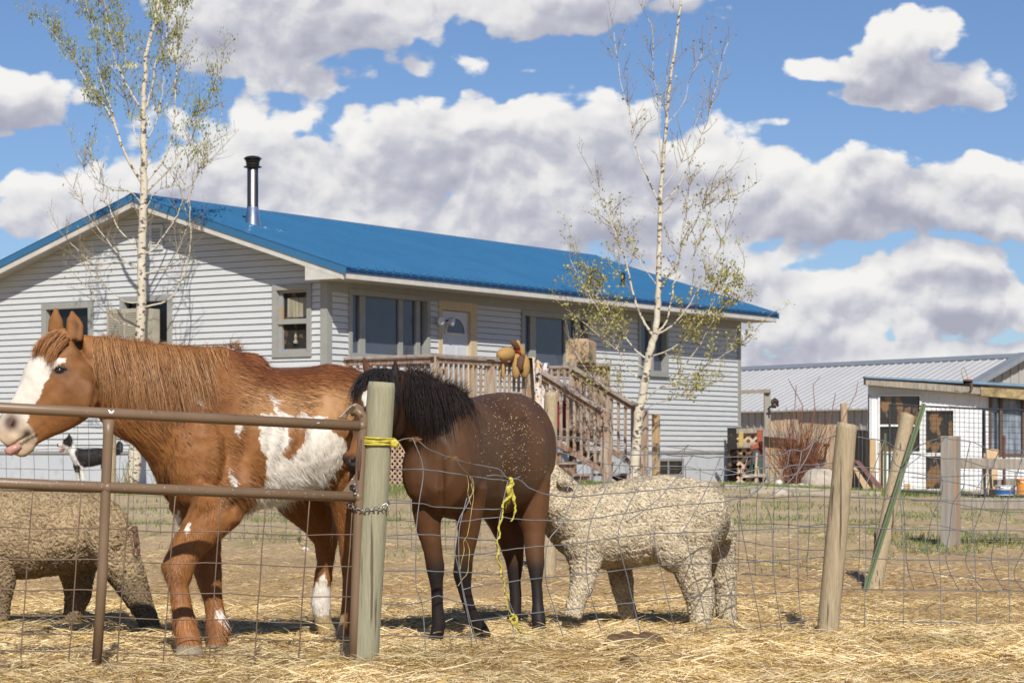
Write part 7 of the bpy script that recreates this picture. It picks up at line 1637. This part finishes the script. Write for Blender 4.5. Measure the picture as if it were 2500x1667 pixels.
BL = [(740, 50, 340, 165), (1350, -20, 420, 112), (520, 50, 190, 140), (20, 235, 215, 78), (15, 322, 70, 18), (140, 500, 210, 95), (30, 640, 60, 30),
      (620, 440, 400, 180), (560, 560, 420, 120), (1010, 320, 125, 105), (1160, 330, 180, 85), (1290, 400, 330, 170), (960, 420, 230, 150), (1510, 330, 190, 115), (1690, 390, 190, 125), (1500, 530, 640, 130),
      (1880, 480, 260, 130), (2090, 440, 160, 85), (2150, 500, 330, 90), (2420, 450, 240, 75), (2450, 530, 220, 60), (2230, 130, 160, 112), (2290, 200, 175, 75), (2080, 170, 190, 42), (2400, 250, 80, 45), (2190, 225, 200, 40),
      (1160, 150, 80, 45), (1310, 172, 60, 14), (1900, 300, 90, 24), (1930, 235, 60, 18), (1940, 20, 70, 14), (300, 175, 90, 22), (1790, 640, 200, 60), (2330, 640, 210, 60), (2000, 720, 330, 70), (1850, 800, 420, 70), (2350, 760, 330, 90), (2150, 880, 600, 55), (1700, 700, 260, 90), (-600, 420, 420, 150), (3200, 520, 560, 170), (3050, 120, 280, 110), (-500, 760, 520, 80), (1100, -720, 900, 190)]
def noise_(vec, sc, det, rough=.55, dist=0.0):
    nz = N.new('ShaderNodeTexNoise'); nz.inputs['Scale'].default_value = sc; nz.inputs['Detail'].default_value = det; nz.inputs['Roughness'].default_value = rough; nz.inputs['Distortion'].default_value = dist
    L.new(vec, nz.inputs['Vector']); return nz.outputs['Fac']
def puff(vec, sc, det=1.6):
    n = N.new('ShaderNodeTexVoronoi'); n.feature = 'F1'; n.inputs['Scale'].default_value = sc; n.inputs['Detail'].default_value = det; n.inputs['Roughness'].default_value = .5; L.new(vec, n.inputs['Vector'])
    return mth('SUBTRACT', .5, n.outputs['Distance'])
def strat(vec):
    n = N.new('ShaderNodeVectorMath'); n.operation = 'MULTIPLY'; L.new(vec, n.inputs[0]); n.inputs[1].default_value = (.85, 1.5, 1); return n.outputs[0]
def density(vec, full=True):
    """signed field: > 0 inside a cloud"""
    acc = None
    for (cx, cy, rx, ry) in BL:
        u = (cx - CX) / 1000.0; v_ = (HY - cy) / 1000.0; a = 1000.0 / rx; b = 1000.0 / ry
        n = N.new('ShaderNodeVectorMath'); n.operation = 'MULTIPLY_ADD'; L.new(vec, n.inputs[0]); n.inputs[1].default_value = (a, b, 0); n.inputs[2].default_value = (-u * a, -v_ * b, 0)
        d = N.new('ShaderNodeVectorMath'); d.operation = 'DOT_PRODUCT'; L.new(n.outputs[0], d.inputs[0]); L.new(n.outputs[0], d.inputs[1]); o = d.outputs['Value']
        if rx < 100: o = mth('ADD', o, .9)
        if acc is None: acc = o
        else:
            m = N.new('ShaderNodeMath'); m.operation = 'SMOOTH_MIN'; L.new(acc, m.inputs[0]); L.new(o, m.inputs[1]); m.inputs[2].default_value = .5; acc = m.outputs[0]
    base = mth('MINIMUM', mth('MAXIMUM', mth('SUBTRACT', 1.32, acc), -2.5), 1.5)
    s = mth('ADD', base, mth('MULTIPLY', mth('SUBTRACT', noise_(strat(vec), 5.0, 8 if full else 4, .58), .5), 2.2))
    if full: s = mth('ADD', s, mth('MULTIPLY', puff(vec, 9.0), .95))
    return s
wv = N.new('ShaderNodeTexNoise'); wv.inputs['Scale'].default_value = 3.4; wv.inputs['Detail'].default_value = 4; L.new(P0, wv.inputs['Vector'])
wm = N.new('ShaderNodeVectorMath'); wm.operation = 'MULTIPLY_ADD'; L.new(wv.outputs['Color'], wm.inputs[0]); wm.inputs[1].default_value = (.13, .08, 0); wm.inputs[2].default_value = (-.065, -.04, 0)
wa = N.new('ShaderNodeVectorMath'); wa.operation = 'ADD'; L.new(P0, wa.inputs[0]); L.new(wm.outputs[0], wa.inputs[1]); P1 = wa.outputs[0]
def shifted(dx, dy):
    n = N.new('ShaderNodeVectorMath'); n.operation = 'ADD'; L.new(P1, n.inputs[0]); n.inputs[1].default_value = (dx, dy, 0); return n.outputs[0]
s0 = density(P1); s1 = density(shifted(-.012, .055), False)
mask = N.new('ShaderNodeMapRange'); mask.interpolation_type = 'SMOOTHSTEP'; L.new(s0, mask.inputs['Value']); mask.inputs['From Min'].default_value = -.04; mask.inputs['From Max'].default_value = .26; mask = mask.outputs['Result']
# light comes in from above: what has cloud above it is the grey base, what has sky above it is a sunlit top
ab = N.new('ShaderNodeMapRange'); ab.interpolation_type = 'SMOOTHSTEP'; L.new(s1, ab.inputs['Value']); ab.inputs['From Min'].default_value = -.3; ab.inputs['From Max'].default_value = 1.7
relief = mth('SUBTRACT', mth('MINIMUM', s0, 2.4), mth('MINIMUM', s1, 2.4))
low = noise_(strat(P1), 3.0, 3, .5)
def height(vec): return mth('ADD', mth('MULTIPLY', noise_(vec, 6.5, 6, .55), 2.2), mth('MULTIPLY', puff(vec, 7.0, 1.2), 1.3))
rel2 = mth('SUBTRACT', height(P1), height(shifted(-.008, .022)))
sh = mth('MULTIPLY_ADD', ab.outputs['Result'], -.46, .90)
sh = mth('ADD', sh, mth('MULTIPLY', rel2, .5))
sh = mth('ADD', sh, mth('MULTIPLY', relief, .26))
sh = mth('ADD', sh, mth('MULTIPLY', mth('SUBTRACT', low, .5), 1.15))
sh = mth('ADD', sh, mth('MULTIPLY', puff(P1, 16.0, 0), .2), clamp=True)
cr = N.new('ShaderNodeValToRGB'); L.new(sh, cr.inputs[0])
e = cr.color_ramp.elements; e[0].position = 0.0; e[0].color = (.40, .41, .50, 1); e[1].position = 1.0; e[1].color = (.90, .89, .87, 1)
k = cr.color_ramp.elements.new(.35); k.color = (.54, .55, .62, 1); k = cr.color_ramp.elements.new(.62); k.color = (.74, .74, .76, 1)
skys = N.new('ShaderNodeVectorMath'); skys.operation = 'MULTIPLY'; L.new(sky.outputs[0], skys.inputs[0]); skys.inputs[1].default_value = (SKYK[0], SKYK[1], SKYK[2])
cl_ = N.new('ShaderNodeVectorMath'); cl_.operation = 'SCALE'; L.new(cr.outputs[0], cl_.inputs[0]); cl_.inputs['Scale'].default_value = CLOUDK
mx = N.new('ShaderNodeMix'); mx.data_type = 'RGBA'; L.new(mask, mx.inputs['Factor']); L.new(skys.outputs[0], mx.inputs['A']); L.new(cl_.outputs[0], mx.inputs['B'])
L.new(mx.outputs['Result'], bg.inputs['Color']); bg.inputs['Strength'].default_value = SKYSTR
w.cycles.sampling_method = 'MANUAL'; w.cycles.sample_map_resolution = 256
sun = bpy.data.lights.new('sun', 'SUN'); sun.energy = SUNE; sun.angle = math.radians(.5); sun.color = (1, .95, .87)
so = bpy.data.objects.new('sun', sun); COL.objects.link(so)
az = math.radians(SUN_AZ); el = math.radians(SUN_EL)
d = Vector((math.sin(az) * math.cos(el), math.cos(az) * math.cos(el), math.sin(el)))
so.rotation_euler = d.to_track_quat('Z', 'Y').to_euler(); so.location = (0, -5, 20)
cam = bpy.data.cameras.new('camera'); co = bpy.data.objects.new('camera', cam); COL.objects.link(co)
cam.sensor_width = 36; cam.lens = F / 2500 * 36; cam.shift_y = (HY - 833.5) / 2500
cam.clip_start = .1; cam.clip_end = 3000
co.location = (0, 0, HC); co.rotation_euler = (math.radians(90), 0, 0)
cam.dof.use_dof = True; cam.dof.focus_distance = 10.9; cam.dof.aperture_fstop = 11
SC.camera = co
SC.view_settings.view_transform = 'Standard'; SC.view_settings.look = 'None'; SC.view_settings.exposure = EXPO; SC.view_settings.gamma = 1
SC.cycles.use_denoising = True; SC.cycles.max_bounces = 6; SC.cycles.diffuse_bounces = 3; SC.cycles.glossy_bounces = 3; SC.cycles.transparent_max_bounces = 4
SC.cycles.caustics_reflective = False; SC.cycles.caustics_refractive = False
SC.render.film_transparent = False
